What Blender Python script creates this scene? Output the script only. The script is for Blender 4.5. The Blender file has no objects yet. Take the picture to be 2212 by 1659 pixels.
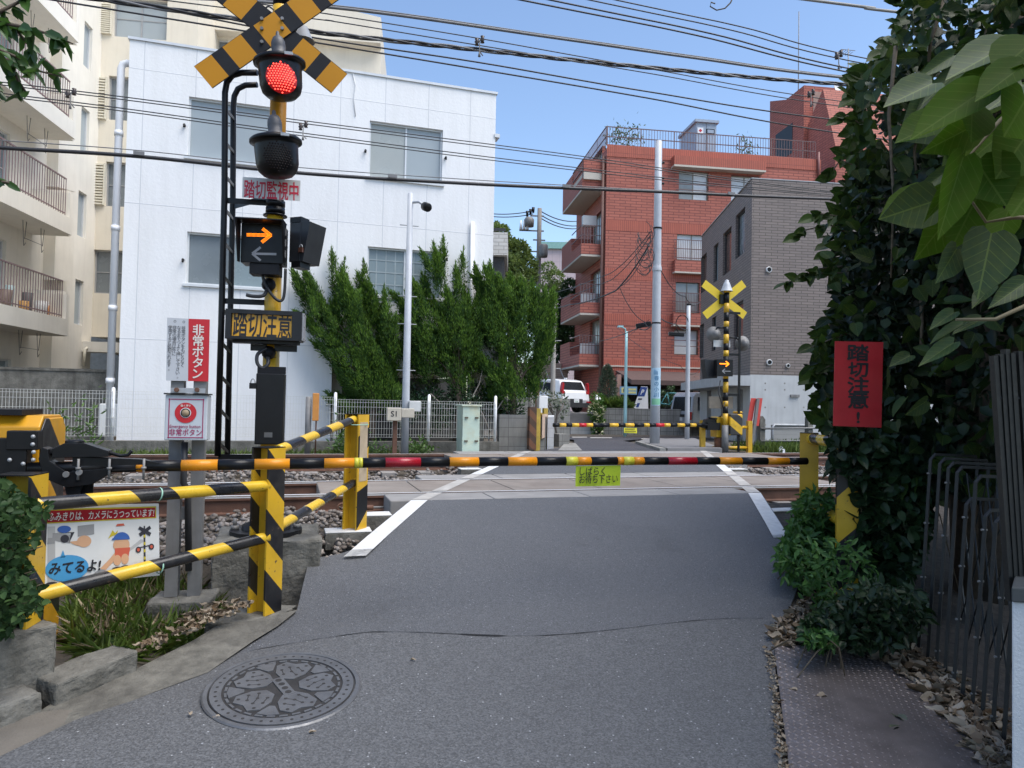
import bpy, math, random
import numpy as np
from mathutils import Vector, Matrix, noise as mnoise
rad = math.radians
random.seed(11)
rng = np.random.default_rng(11)
scene = bpy.context.scene
COL = scene.collection

# ---------------------------------------------------------------- camera, sky, sun, exposure
FPX, CX, CY = 1540.0, 1106.0, 829.5          # focal length and centre of a 2212 x 1659 frame
PITCH, ROLL = math.atan(42.5 / FPX), 0.019
CAM = Vector((0.0, 0.0, 0.91))                # metres above the rail heads
RC = Matrix.Rotation(rad(90) + PITCH, 3, 'X') @ Matrix.Rotation(ROLL, 3, 'Z')
cam_d = bpy.data.cameras.new('camera')
cam_d.sensor_width = 36.0
cam_d.lens = 36.0 * FPX / 2212.0
cam_d.clip_start, cam_d.clip_end = 0.05, 2000.0
cam = bpy.data.objects.new('camera', cam_d)
cam.matrix_world = Matrix.Translation(CAM) @ RC.to_4x4()
COL.objects.link(cam)
scene.camera = cam

SUN_EL, SUN_AZ = rad(62), rad(118)            # azimuth clockwise from +Y
world = bpy.data.worlds.new('World')
scene.world = world
world.use_nodes = True
wn = world.node_tree
sky = wn.nodes.new('ShaderNodeTexSky')
sky.sky_type = 'NISHITA'
sky.sun_disc = False
sky.sun_elevation = SUN_EL
sky.sun_rotation = SUN_AZ
sky.air_density, sky.dust_density, sky.ozone_density = 1.0, 0.6, 2.0
bg = wn.nodes['Background']
bg.inputs['Strength'].default_value = 0.108
wn.links.new(sky.outputs['Color'], bg.inputs['Color'])
sun_d = bpy.data.lights.new('sun', 'SUN')
sun_d.energy = 2.1
sun_d.angle = rad(50)
sun_d.color = (1.0, 0.95, 0.88)
sun = bpy.data.objects.new('sun', sun_d)
sdir = Vector((math.sin(SUN_AZ) * math.cos(SUN_EL), math.cos(SUN_AZ) * math.cos(SUN_EL), math.sin(SUN_EL)))
sun.rotation_mode = 'QUATERNION'
sun.rotation_quaternion = sdir.to_track_quat('Z', 'Y')
sun.location = (0, 0, 60)
COL.objects.link(sun)
scene.view_settings.view_transform = 'Standard'
scene.view_settings.look = 'None'
scene.view_settings.exposure = 1.2
scene.view_settings.gamma = 1.0
scene.cycles.max_bounces = 6
scene.cycles.use_denoising = True

# ---------------------------------------------------------------- picture point -> place in the world
TX, TY = math.sin(rad(72.9)), math.cos(rad(72.9))
T = Vector((TX, TY, 0))                        # along the tracks, to the right
N = Vector((-TY, TX, 0))                       # across the tracks, away from the camera
RD = Vector((0.1695, 0.9855, 0))               # along the road
RDX = Vector((0.9855, -0.1695, 0))
Z = Vector((0, 0, 1))

def ray(u, v):
    return RC @ Vector(((u - CX) / FPX, -(v - CY) / FPX, -1.0))
def atY(u, v, y):
    d = ray(u, v); return CAM + d * (y / d.y)
def atPl(u, v, p0, n):
    d = ray(u, v); return CAM + d * ((p0 - CAM).dot(n) / d.dot(n))
def atP(u, v, p):
    return atPl(u, v, N * p, N)
def atZ(u, v, z):
    d = ray(u, v); return CAM + d * ((z - CAM.z) / d.z)
PROF = [(-40, -0.75), (0, -0.60), (2.5, -0.52), (3.3, -0.455), (4.2, -0.345), (5.2, -0.20), (5.6, -0.14), (6.64, -0.004), (13.2, -0.004), (42, -0.62), (400, -0.62)]
PX, PZ = [a for a, b in PROF], [b for a, b in PROF]
def gz(x, y):
    return float(np.interp(N.x * x + N.y * y, PX, PZ))
def atG(u, v):
    d = ray(u, v); lo, hi = 0.5, 200.0
    f = lambda t: (CAM.z + d.z * t) - gz(d.x * t, d.y * t)
    for _ in range(60):
        m = (lo + hi) / 2
        if f(m) > 0: lo = m
        else: hi = m
    return CAM + d * lo
def sp(P):
    return P.x * T.x + P.y * T.y, P.x * N.x + P.y * N.y
def fromsp(s, p, z=0.0):
    return T * s + N * p + Z * z

# ---------------------------------------------------------------- materials
MATS = {}
def newmat(name):
    m = bpy.data.materials.new(name); m.use_nodes = True
    nt = m.node_tree; b = nt.nodes['Principled BSDF']
    return m, nt, b
def nd(nt, typ, **kw):
    n = nt.nodes.new(typ)
    for k, v in kw.items():
        if k.startswith('i_'):
            key = k[2:]
            n.inputs[int(key) if key.isdigit() else key.replace('_', ' ')].default_value = v
        else: setattr(n, k, v)
    return n
def c4(c): return (c[0], c[1], c[2], 1.0)
def sc(c, f): return tuple(min(1.0, x * f) for x in c)
def srgb(r, g, b):
    f = lambda x: ((x / 255 + 0.055) / 1.055) ** 2.4 if x > 10 else x / 255 / 12.92
    return (f(r), f(g), f(b))
def noise(nt, scale, detail=4, vec=None, rough=0.55):
    n = nd(nt, 'ShaderNodeTexNoise', i_Scale=scale, i_Detail=detail, i_Roughness=rough)
    if vec is not None: nt.links.new(vec, n.inputs['Vector'])
    return n.outputs['Fac']
def ramp(nt, fac, a, b, ca=(0, 0, 0), cb=(1, 1, 1)):
    r = nd(nt, 'ShaderNodeValToRGB')
    r.color_ramp.elements[0].position, r.color_ramp.elements[1].position = a, b
    r.color_ramp.elements[0].color, r.color_ramp.elements[1].color = c4(ca), c4(cb)
    nt.links.new(fac, r.inputs['Fac']); return r.outputs['Color']
def mix(nt, fac, a, b, mode='MIX'):
    m = nd(nt, 'ShaderNodeMix', data_type='RGBA', blend_type=mode)
    for k, s in (('Factor', fac), ('A', a), ('B', b)):
        sock = [x for x in m.inputs if x.name == k and (x.type == 'RGBA' or k == 'Factor' and x.type == 'VALUE')][0]
        if isinstance(s, (int, float)): sock.default_value = s
        elif isinstance(s, tuple): sock.default_value = c4(s)
        else: nt.links.new(s, sock)
    return [o for o in m.outputs if o.type == 'RGBA'][0]
def pos(nt, scale=None):
    g = nd(nt, 'ShaderNodeNewGeometry').outputs['Position']
    if scale is None: return g
    m = nd(nt, 'ShaderNodeMapping'); m.inputs['Scale'].default_value = scale
    nt.links.new(g, m.inputs['Vector']); return m.outputs['Vector']
def bump(nt, b, h, strength, dist=0.01):
    n = nd(nt, 'ShaderNodeBump', i_Strength=strength, i_Distance=dist)
    nt.links.new(h, n.inputs['Height']); nt.links.new(n.outputs['Normal'], b.inputs['Normal'])
def pm(name, col, rough=0.55, metal=0.0, var=0.12, scale=6.0, streak=0.0, grime=0.0, bmp=0.0, bscale=80.0, spec=0.5, grimecol=(0.05, 0.045, 0.04), chips=0.0):
    if name in MATS: return MATS[name]
    m, nt, b = newmat(name)
    c = mix(nt, ramp(nt, noise(nt, scale, 5, pos(nt)), 0.3, 0.7), sc(col, 1 - var), sc(col, 1 + var))
    if streak:
        f = ramp(nt, noise(nt, 3.0, 5, pos(nt, (3.0, 3.0, 0.25))), 0.5, 0.75)
        k = nd(nt, 'ShaderNodeMath', operation='MULTIPLY', i_1=streak); nt.links.new(f, k.inputs[0])
        c = mix(nt, k.outputs[0], c, grimecol)
    if grime:
        f = ramp(nt, noise(nt, 1.7, 6, pos(nt), 0.7), 0.48, 0.78)
        k = nd(nt, 'ShaderNodeMath', operation='MULTIPLY', i_1=grime); nt.links.new(f, k.inputs[0])
        c = mix(nt, k.outputs[0], c, grimecol)
    if chips:
        f = ramp(nt, noise(nt, 22.0, 4, pos(nt), 0.7), 0.72 - chips * 0.12, 0.74 - chips * 0.12)
        c = mix(nt, f, c, (0.09, 0.05, 0.035))
    nt.links.new(c, b.inputs['Base Color'])
    b.inputs['Roughness'].default_value = rough
    b.inputs['Metallic'].default_value = metal
    b.inputs['Specular IOR Level'].default_value = spec
    r = ramp(nt, noise(nt, scale * 3, 4, pos(nt)), 0.2, 0.8, (max(0.03, rough - 0.1),) * 3, (min(1, rough + 0.1),) * 3)
    nt.links.new(r, b.inputs['Roughness'])
    if bmp: bump(nt, b, noise(nt, bscale, 5, pos(nt)), bmp)
    MATS[name] = m; return m
def stripes(name, c1, c2, rough=0.3, chips=0.35):
    if name in MATS: return MATS[name]
    m, nt, b = newmat(name)
    a = nd(nt, 'ShaderNodeAttribute', attribute_name='st')
    fr = nd(nt, 'ShaderNodeMath', operation='FRACT'); nt.links.new(a.outputs['Fac'], fr.inputs[0])
    gt = nd(nt, 'ShaderNodeMath', operation='GREATER_THAN', i_1=0.5); nt.links.new(fr.outputs[0], gt.inputs[0])
    v = ramp(nt, noise(nt, 7, 5, pos(nt)), 0.3, 0.7)
    c = mix(nt, gt.outputs[0], mix(nt, v, sc(c1, .85), sc(c1, 1.1)), mix(nt, v, sc(c2, .8), sc(c2, 1.3)))
    f = ramp(nt, noise(nt, 26.0, 4, pos(nt), 0.7), 0.7 - chips * .1, 0.715 - chips * .1)
    c = mix(nt, f, c, (0.10, 0.06, 0.04))
    g = ramp(nt, noise(nt, 3.5, 6, pos(nt), 0.7), 0.5, 0.85)
    k = nd(nt, 'ShaderNodeMath', operation='MULTIPLY', i_1=0.5); nt.links.new(g, k.inputs[0])
    c = mix(nt, k.outputs[0], c, (0.09, 0.075, 0.055))
    nt.links.new(c, b.inputs['Base Color'])
    r = ramp(nt, noise(nt, 14, 4, pos(nt)), 0.2, 0.8, (rough - .1,) * 3, (rough + .2,) * 3)
    nt.links.new(r, b.inputs['Roughness'])
    bump(nt, b, noise(nt, 30, 3, pos(nt)), 0.08)
    MATS[name] = m; return m
def leafm(name, c1, c2, trans=0.35, rough=0.45, spec=0.5, vein=0):
    if name in MATS: return MATS[name]
    m, nt, b = newmat(name)
    g = nd(nt, 'ShaderNodeNewGeometry')
    c = ramp(nt, g.outputs['Random Per Island'], 0.0, 1.0, c1, c2)
    c = mix(nt, ramp(nt, noise(nt, 2.0, 3, pos(nt)), .35, .65), c, mix(nt, .4, c, sc(c1, .6)))
    if vein:
        s = nd(nt, 'ShaderNodeSeparateXYZ'); nt.links.new(nd(nt, 'ShaderNodeAttribute', attribute_name='lf').outputs['Vector'], s.inputs[0])
        M_ = lambda op, x, y=None: (lambda n: (nt.links.new(x, n.inputs[0]), (nt.links.new(y, n.inputs[1]) if hasattr(y, 'links') else setattr(n.inputs[1], 'default_value', y) if y is not None else 0), n.outputs[0])[2])(nd(nt, 'ShaderNodeMath', operation=op))
        ay = M_('ABSOLUTE', s.outputs[1]); fr = M_('FRACT', M_('MULTIPLY', M_('SUBTRACT', s.outputs[0], M_('MULTIPLY', ay, .75)), 6.5))
        v = M_('MAXIMUM', M_('LESS_THAN', ay, .016), M_('MULTIPLY', M_('LESS_THAN', M_('ABSOLUTE', M_('SUBTRACT', fr, .5)), .05), .6))
        c = mix(nt, ramp(nt, noise(nt, 30, 4, pos(nt)), .35, .7), c, mix(nt, .35, c, (.10, .12, .02)))
        c = mix(nt, M_('MULTIPLY', v, vein), c, (.22, .30, .07))
        bump(nt, b, fr, .25, .004)
    nt.links.new(c, b.inputs['Base Color'])
    b.inputs['Roughness'].default_value = rough
    b.inputs['Specular IOR Level'].default_value = spec
    t = nd(nt, 'ShaderNodeBsdfTranslucent')
    tc = mix(nt, 1.0, c, (1.0, 1.0, 0.45), 'MULTIPLY')
    nt.links.new(mix(nt, .5, c, tc), t.inputs['Color'])
    ms = nd(nt, 'ShaderNodeMixShader', i_0=trans)
    nt.links.new(b.outputs[0], ms.inputs[1]); nt.links.new(t.outputs[0], ms.inputs[2])
    nt.links.new(ms.outputs[0], nt.nodes['Material Output'].inputs['Surface'])
    MATS[name] = m; return m
def brick(name, c1, c2, mortar, bw, bh, ms=0.01, off=0.5, rough=0.7, bmp=0.4, grime=0.0, squash=1.0, band=None):
    if name in MATS: return MATS[name]
    m, nt, b = newmat(name)
    uv = nd(nt, 'ShaderNodeTexCoord').outputs['UV']
    t = nd(nt, 'ShaderNodeTexBrick', offset=off)
    t.inputs['Color1'].default_value, t.inputs['Color2'].default_value, t.inputs['Mortar'].default_value = c4(c1), c4(c2), c4(mortar)
    t.inputs['Scale'].default_value = 1.0
    t.inputs['Mortar Size'].default_value = ms
    t.inputs['Mortar Smooth'].default_value = 0.2
    t.inputs['Brick Width'].default_value = bw
    t.inputs['Row Height'].default_value = bh
    nt.links.new(uv, t.inputs['Vector'])
    c = mix(nt, ramp(nt, noise(nt, 1.2, 6, pos(nt), .65), .3, .7), t.outputs['Color'], mix(nt, .25, t.outputs['Color'], sc(c1, .45)))
    if grime:
        f = ramp(nt, noise(nt, 2.2, 6, pos(nt, (2.0, 2.0, .35)), .7), .45, .75)
        k = nd(nt, 'ShaderNodeMath', operation='MULTIPLY', i_1=grime); nt.links.new(f, k.inputs[0])
        c = mix(nt, k.outputs[0], c, (.06, .055, .05))
    nt.links.new(c, b.inputs['Base Color'])
    b.inputs['Roughness'].default_value = rough
    inv = nd(nt, 'ShaderNodeMath', operation='SUBTRACT', i_0=1.0); nt.links.new(t.outputs['Fac'], inv.inputs[1])
    bump(nt, b, inv.outputs[0], bmp, 0.01)
    MATS[name] = m; return m
def emit(name, col, strength):
    if name in MATS: return MATS[name]
    m, nt, b = newmat(name)
    b.inputs['Base Color'].default_value = c4(sc(col, .3))
    b.inputs['Emission Color'].default_value = c4(col)
    b.inputs['Emission Strength'].default_value = strength
    MATS[name] = m; return m
def glass(name, col, rough=0.12, var=.15):
    if name in MATS: return MATS[name]
    m = pm(name, col, rough, 0.0, var, 0.8, spec=0.6); return m

# ---------------------------------------------------------------- mesh builder (world coordinates)
WL = {}
SPLIT = {k: k for k in ('ladder_bracket', 'cable', 'rung', 'mounting_bracket', 'porch_column', 'wire_tie', 'entry_door', 'clothes_hook', 'cable_gland', 'window_rail', 'crossarm', 'waste_pipe', 'twig', 'stem', 'arm_bearing', 'red_sign_board')}
SPLIT.update(step_bolts='step_bolt', side_windows='side_window', tyres='tyre', insulators='insulator', anchor_bolts='anchor_bolt')
class MB:
    def __init__(s, mat=None):
        s.v, s.f, s.mi, s.sm, s.st, s.mats = [], [], [], [], [], []
        s.cur = 0
        if mat is not None: s.use(mat)
    def use(s, mat):
        if mat not in s.mats: s.mats.append(mat)
        s.cur = s.mats.index(mat); return s
    def add(s, vs, fs, smooth=False, st=None):
        o = len(s.v)
        s.v += [tuple(x) for x in vs]
        s.st += list(st) if st is not None else [0.0] * len(vs)
        for f in fs:
            s.f.append([i + o for i in f]); s.mi.append(s.cur); s.sm.append(smooth)
        return s
    def quad(s, a, b, c, d): return s.add([a, b, c, d], [(0, 1, 2, 3)])
    def obox(s, o, a, b, c, st=None):
        """box from corner o with edge vectors a, b, c"""
        o, a, b, c = Vector(o), Vector(a), Vector(b), Vector(c)
        if a.cross(b).dot(c) < 0: a, b = b, a
        vs = [o, o + a, o + a + b, o + b, o + c, o + a + c, o + a + b + c, o + b + c]
        fs = [(0, 3, 2, 1), (4, 5, 6, 7), (0, 1, 5, 4), (1, 2, 6, 5), (2, 3, 7, 6), (3, 0, 4, 7)]
        return s.add(vs, fs, st=[st(x) for x in vs] if st else None)
    def cbox(s, c, u, v, w, lu, lv, lw, st=None):
        c = Vector(c); u, v, w = Vector(u) * lu, Vector(v) * lv, Vector(w) * lw
        return s.obox(c - u / 2 - v / 2 - w / 2, u, v, w, st)
    def box(s, x0, y0, z0, x1, y1, z1): return s.obox((x0, y0, z0), (x1 - x0, 0, 0), (0, y1 - y0, 0), (0, 0, z1 - z0))
    def tube(s, pts, r, n=8, st=None, cap=True, smooth=True):
        pts = [Vector(p) for p in pts]
        rs = r if isinstance(r, (list, tuple)) else [r] * len(pts)
        vs, sts, prev = [], [], None
        for i, p in enumerate(pts):
            d = (pts[min(i + 1, len(pts) - 1)] - pts[max(i - 1, 0)]).normalized()
            if prev is None:
                up = Z if abs(d.z) < 0.9 else Vector((0, 1, 0))
                a = d.cross(up).normalized()
            else:
                a = (prev - d * prev.dot(d)).normalized()
            prev = a; b = d.cross(a)
            for k in range(n):
                t = 2 * math.pi * k / n
                q = p + (a * math.cos(t) + b * math.sin(t)) * rs[i]
                vs.append(q); sts.append(st(q) if st else 0.0)
        fs = []
        for i in range(len(pts) - 1):
            for k in range(n):
                fs.append((i * n + k, i * n + (k + 1) % n, (i + 1) * n + (k + 1) % n, (i + 1) * n + k))
        s.add(vs, fs, smooth, sts)
        if cap:
            o = len(s.v) - len(vs)
            for base, rev in ((0, False), ((len(pts) - 1) * n, True)):
                f = [o + base + k for k in range(n)]
                s.f.append(f if rev else f[::-1]); s.mi.append(s.cur); s.sm.append(False)
        return s
    def cyl(s, a, b, r, n=16, r2=None, st=None): return s.tube([a, b], [r, r if r2 is None else r2], n, st)
    def lathe(s, o, prof, axis=Z, n=20, smooth=True):
        """prof: (radius, height along axis)"""
        o, axis = Vector(o), Vector(axis).normalized()
        up = Vector((0, 1, 0)) if abs(axis.z) > .9 else Z
        a = axis.cross(up).normalized(); b = axis.cross(a)
        vs, fs = [], []
        for r, h in prof:
            for k in range(n):
                t = 2 * math.pi * k / n
                vs.append(o + axis * h + (a * math.cos(t) + b * math.sin(t)) * r)
        for i in range(len(prof) - 1):
            for k in range(n):
                fs.append((i * n + k, i * n + (k + 1) % n, (i + 1) * n + (k + 1) % n, (i + 1) * n + k))
        return s.add(vs, fs, smooth)
    def prism(s, poly, o, u, v, w, d, st=None):
        """polygon in (u, v) at o, thickness d along w"""
        o, u, v, w = Vector(o), Vector(u), Vector(v), Vector(w)
        a = [o + u * x + v * y for x, y in poly]; b = [p + w * d for p in a]
        n = len(a); fs = [list(range(n))[::-1], list(range(n, 2 * n))]
        for i in range(n): fs.append((i, (i + 1) % n, n + (i + 1) % n, n + i))
        if u.cross(v).dot(w) * d < 0: fs = [list(f)[::-1] for f in fs]
        area = sum(poly[i][0] * poly[(i + 1) % n][1] - poly[(i + 1) % n][0] * poly[i][1] for i in range(n))
        if area < 0: fs = [list(f)[::-1] for f in fs]
        return s.add(a + b, fs, st=[st(x) for x in a + b] if st else None)
    def text(s, body, o, u, v, h, mat, d=0.002, align='l', bold=0.0, sx=1.0, vertical=False, lh=1.0, fit=0):
        """lettering of capital height h, lower-left (or centre) at o, in the plane of u (right) and v (up)"""
        o, u, v = Vector(o), Vector(u), Vector(v); w = u.cross(v)
        items = [(ch, 0, -i * h * lh * 1.06) for i, ch in enumerate(body)] if vertical else [(body, 0, 0)]
        keep = s.cur; s.use(mat)
        for ch, ox, oy in items:
            cu = bpy.data.curves.new('tmp', 'FONT'); cu.body = ch; cu.resolution_u = 3
            ob = bpy.data.objects.new('tmp', cu); COL.objects.link(ob)
            dg = bpy.context.evaluated_depsgraph_get()
            me = bpy.data.meshes.new_from_object(ob.evaluated_get(dg))
            vs = [x.co.copy() for x in me.vertices]; fs = [tuple(p.vertices) for p in me.polygons]
            bpy.data.objects.remove(ob); bpy.data.curves.remove(cu); bpy.data.meshes.remove(me)
            if not vs: continue
            k = h / 0.80
            x0, x1 = min(p.x for p in vs), max(p.x for p in vs)
            sh = {'l': 0, 'c': -(x0 + x1) / 2, 'r': -x1}['c' if vertical else align]
            if fit: sx = fit / max(1e-6, (x1 - x0) * k)
            e = bold * k * .9
            for n_, (bx, by) in enumerate(((0, 0), (e, e * .4), (-e, -e * .4), (e * .3, -e), (-e * .3, e)) if bold else ((0, 0),)):
                s.add([o + u * ((p.x + sh) * k * sx + ox + bx) + v * (p.y * k + oy + by) + w * (d + n_ * 2e-4) for p in vs], fs)
        s.cur = keep; return s
    def build(s, name, parent=None, bevel=0.0, label=None, cat=None, group=None, kind=None):
        if parent is not None and name in SPLIT:
            root = list(range(len(s.v)))
            def fd(i):
                while root[i] != i: root[i] = root[root[i]]; i = root[i]
                return i
            for f in s.f:
                for i in f[1:]: root[fd(i)] = fd(f[0])
            parts = {}
            for k, f in enumerate(s.f): parts.setdefault(fd(f[0]), []).append(k)
            if len(parts) > 1:
                for ks in parts.values():
                    m = MB(); m.mats = s.mats; ids = sorted({i for k in ks for i in s.f[k]}); mp = {i: j for j, i in enumerate(ids)}
                    m.v = [s.v[i] for i in ids]; m.st = [s.st[i] for i in ids]; m.f = [[mp[i] for i in s.f[k]] for k in ks]; m.mi = [s.mi[k] for k in ks]; m.sm = [s.sm[k] for k in ks]
                    o = m._build(SPLIT[name], parent, bevel)
                return o
        return s._build(name, parent, bevel, label, cat, group, kind)
    def _build(s, name, parent=None, bevel=0.0, label=None, cat=None, group=None, kind=None):
        if len(s.v) == 0: s.add([(0, 0, 0)] * 3, [(0, 1, 2)])
        V = np.array(s.v, dtype=np.float32)
        pw = WL[parent.name] if parent is not None else Vector((0, 0, 0))
        if parent is None and kind != 'structure':
            base = Vector((float((V[:, 0].min() + V[:, 0].max()) / 2), float((V[:, 1].min() + V[:, 1].max()) / 2), float(V[:, 2].min())))
        else: base = pw.copy()
        me = bpy.data.meshes.new(name)
        me.from_pydata((V - np.array(base, dtype=np.float32)).tolist(), [], s.f)
        for m in s.mats: me.materials.append(m)
        me.polygons.foreach_set('material_index', s.mi)
        me.polygons.foreach_set('use_smooth', s.sm)
        if any(s.st):
            at = me.attributes.new('st', 'FLOAT', 'POINT'); at.data.foreach_set('value', np.array(s.st, dtype=np.float32))
        # uv in metres: u along the wall, v up
        nf = len(me.polygons); nrm = np.empty(nf * 3, dtype=np.float32); me.polygons.foreach_get('normal', nrm); nrm = nrm.reshape(-1, 3)
        nl = len(me.loops); lv = np.empty(nl, dtype=np.int32); me.loops.foreach_get('vertex_index', lv)
        lt = np.empty(nf, dtype=np.int32); me.polygons.foreach_get('loop_total', lt)
        ln = np.repeat(nrm, lt, axis=0); co = V[lv]
        t = np.stack([-ln[:, 1], ln[:, 0]], 1); tl = np.linalg.norm(t, axis=1); flat = tl < 0.35
        t = t / np.maximum(tl, 1e-6)[:, None]
        uvs = np.stack([co[:, 0] * t[:, 0] + co[:, 1] * t[:, 1], co[:, 2]], 1)
        uvs[flat] = np.stack([co[:, 0] * TX + co[:, 1] * TY, -co[:, 0] * TY + co[:, 1] * TX], 1)[flat]
        uv = me.uv_layers.new(name='UVMap'); uv.data.foreach_set('uv', uvs.astype(np.float32).ravel())
        me.validate(); me.update()
        o = bpy.data.objects.new(name, me); COL.objects.link(o)
        if parent is not None: o.parent = parent; WL[o.name] = pw.copy()
        else: o.location = base; WL[o.name] = base.copy()
        if name in ('concrete_footing', 'kerb_stone'):
            b = o.modifiers.new('cut', 'BEVEL'); b.width = .012; b.segments = 2
            b = o.modifiers.new('grid', 'SUBSURF'); b.subdivision_type = 'SIMPLE'; b.levels = b.render_levels = 5
            for sz_, am in ((.22, .035), (.05, .014)):
                tx = bpy.data.textures.new('wear', 'CLOUDS'); tx.noise_scale = sz_; tx.noise_depth = 3
                b = o.modifiers.new('wear', 'DISPLACE'); b.texture = tx; b.strength = am; b.texture_coords = 'GLOBAL'
        elif bevel:
            b = o.modifiers.new('bevel', 'BEVEL'); b.width = bevel; b.segments = 2; b.limit_method = 'ANGLE'; b.angle_limit = rad(40)
        if label and not kind == 'structure': o['label'] = label
        if cat: o['category'] = cat
        if group: o['group'] = group
        if kind: o['kind'] = kind
        return o
def thing(name, label, cat, loc, group=None):
    o = bpy.data.objects.new(name, None); COL.objects.link(o)
    o.empty_display_size = 0.1
    o.location = loc; o['label'] = label; o['category'] = cat
    if group: o['group'] = group
    WL[o.name] = Vector(loc); return o

def facade(mb, o, u, w, width, z0, z1, holes, depth=0.12):
    """wall sheet from o along u; w points outwards; holes (a0, a1, b0, b1) get reveals"""
    xs = sorted({0.0, width} | {h[0] for h in holes} | {h[1] for h in holes})
    zs = sorted({z0, z1} | {h[2] for h in holes} | {h[3] for h in holes})
    xs = [x for x in xs if 0 <= x <= width]; zs = [z for z in zs if z0 <= z <= z1]
    o = Vector(o); P = lambda a, z, d=0: o + u * a + Z * (z - o.z) - w * d
    for i in range(len(xs) - 1):
        for j in range(len(zs) - 1):
            cx, cz = (xs[i] + xs[i + 1]) / 2, (zs[j] + zs[j + 1]) / 2
            if any(h[0] < cx < h[1] and h[2] < cz < h[3] for h in holes): continue
            q = [P(xs[i], zs[j]), P(xs[i + 1], zs[j]), P(xs[i + 1], zs[j + 1]), P(xs[i], zs[j + 1])]
            if u.cross(Z).dot(w) < 0: q = q[::-1]
            mb.quad(*q)
    for a0, a1, b0, b1 in holes:
        for (p, q) in (((a0, b0), (a1, b0)), ((a1, b0), (a1, b1)), ((a1, b1), (a0, b1)), ((a0, b1), (a0, b0))):
            mb.quad(P(*p), P(*q), P(q[0], q[1], depth), P(p[0], p[1], depth))
def window(parent, o, u, w, a0, a1, b0, b1, frame_m, glass_m, depth=0.1, fw=0.04, panes=2, name='window', sill=None, bars=0, right_m=None):
    """sliding window in a facade hole, set back by depth; returns the frame (glass is its sub-part)"""
    o = Vector(o); P = lambda a, z, d: Vector((o.x, o.y, 0)) + u * a + Z * z - w * d
    f = MB(frame_m)
    d0 = depth
    def bar(x0, x1, y0, y1, d, t=0.05):
        f.obox(P(x0, y0, d), u * (x1 - x0), Z * (y1 - y0), -w * t)
    bar(a0, a1, b0, b0 + fw, d0 - .03); bar(a0, a1, b1 - fw, b1, d0 - .03)
    bar(a0, a0 + fw, b0 + fw, b1 - fw, d0 - .03); bar(a1 - fw, a1, b0 + fw, b1 - fw, d0 - .03)
    for k in range(1, panes):
        x = a0 + (a1 - a0) * k / panes
        bar(x - fw / 2, x + fw / 2, b0 + fw, b1 - fw, d0 - .01)
    for k in range(1, bars + 1):
        y = b0 + (b1 - b0) * k / (bars + 1)
        bar(a0 + fw, a1 - fw, y - .012, y + .012, d0 - .005, .02)
    if sill: f.obox(P(a0 - .05, b0 - .05, -.05), u * (a1 - a0 + .1), Z * .048, -w * (depth + .05))
    fo = f.build(name, parent)
    g = MB(glass_m)
    n = max(1, panes)
    for k in range(n):
        if right_m is not None: g.use(right_m if k else glass_m)
        x0, x1 = a0 + (a1 - a0) * k / n, a0 + (a1 - a0) * (k + 1) / n
        g.obox(P(x0 + .004, b0 + .004, d0 + .012), u * (x1 - x0 - .008), Z * (b1 - b0 - .008), -w * .01)
    g.build('pane', fo)
    return fo

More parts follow.
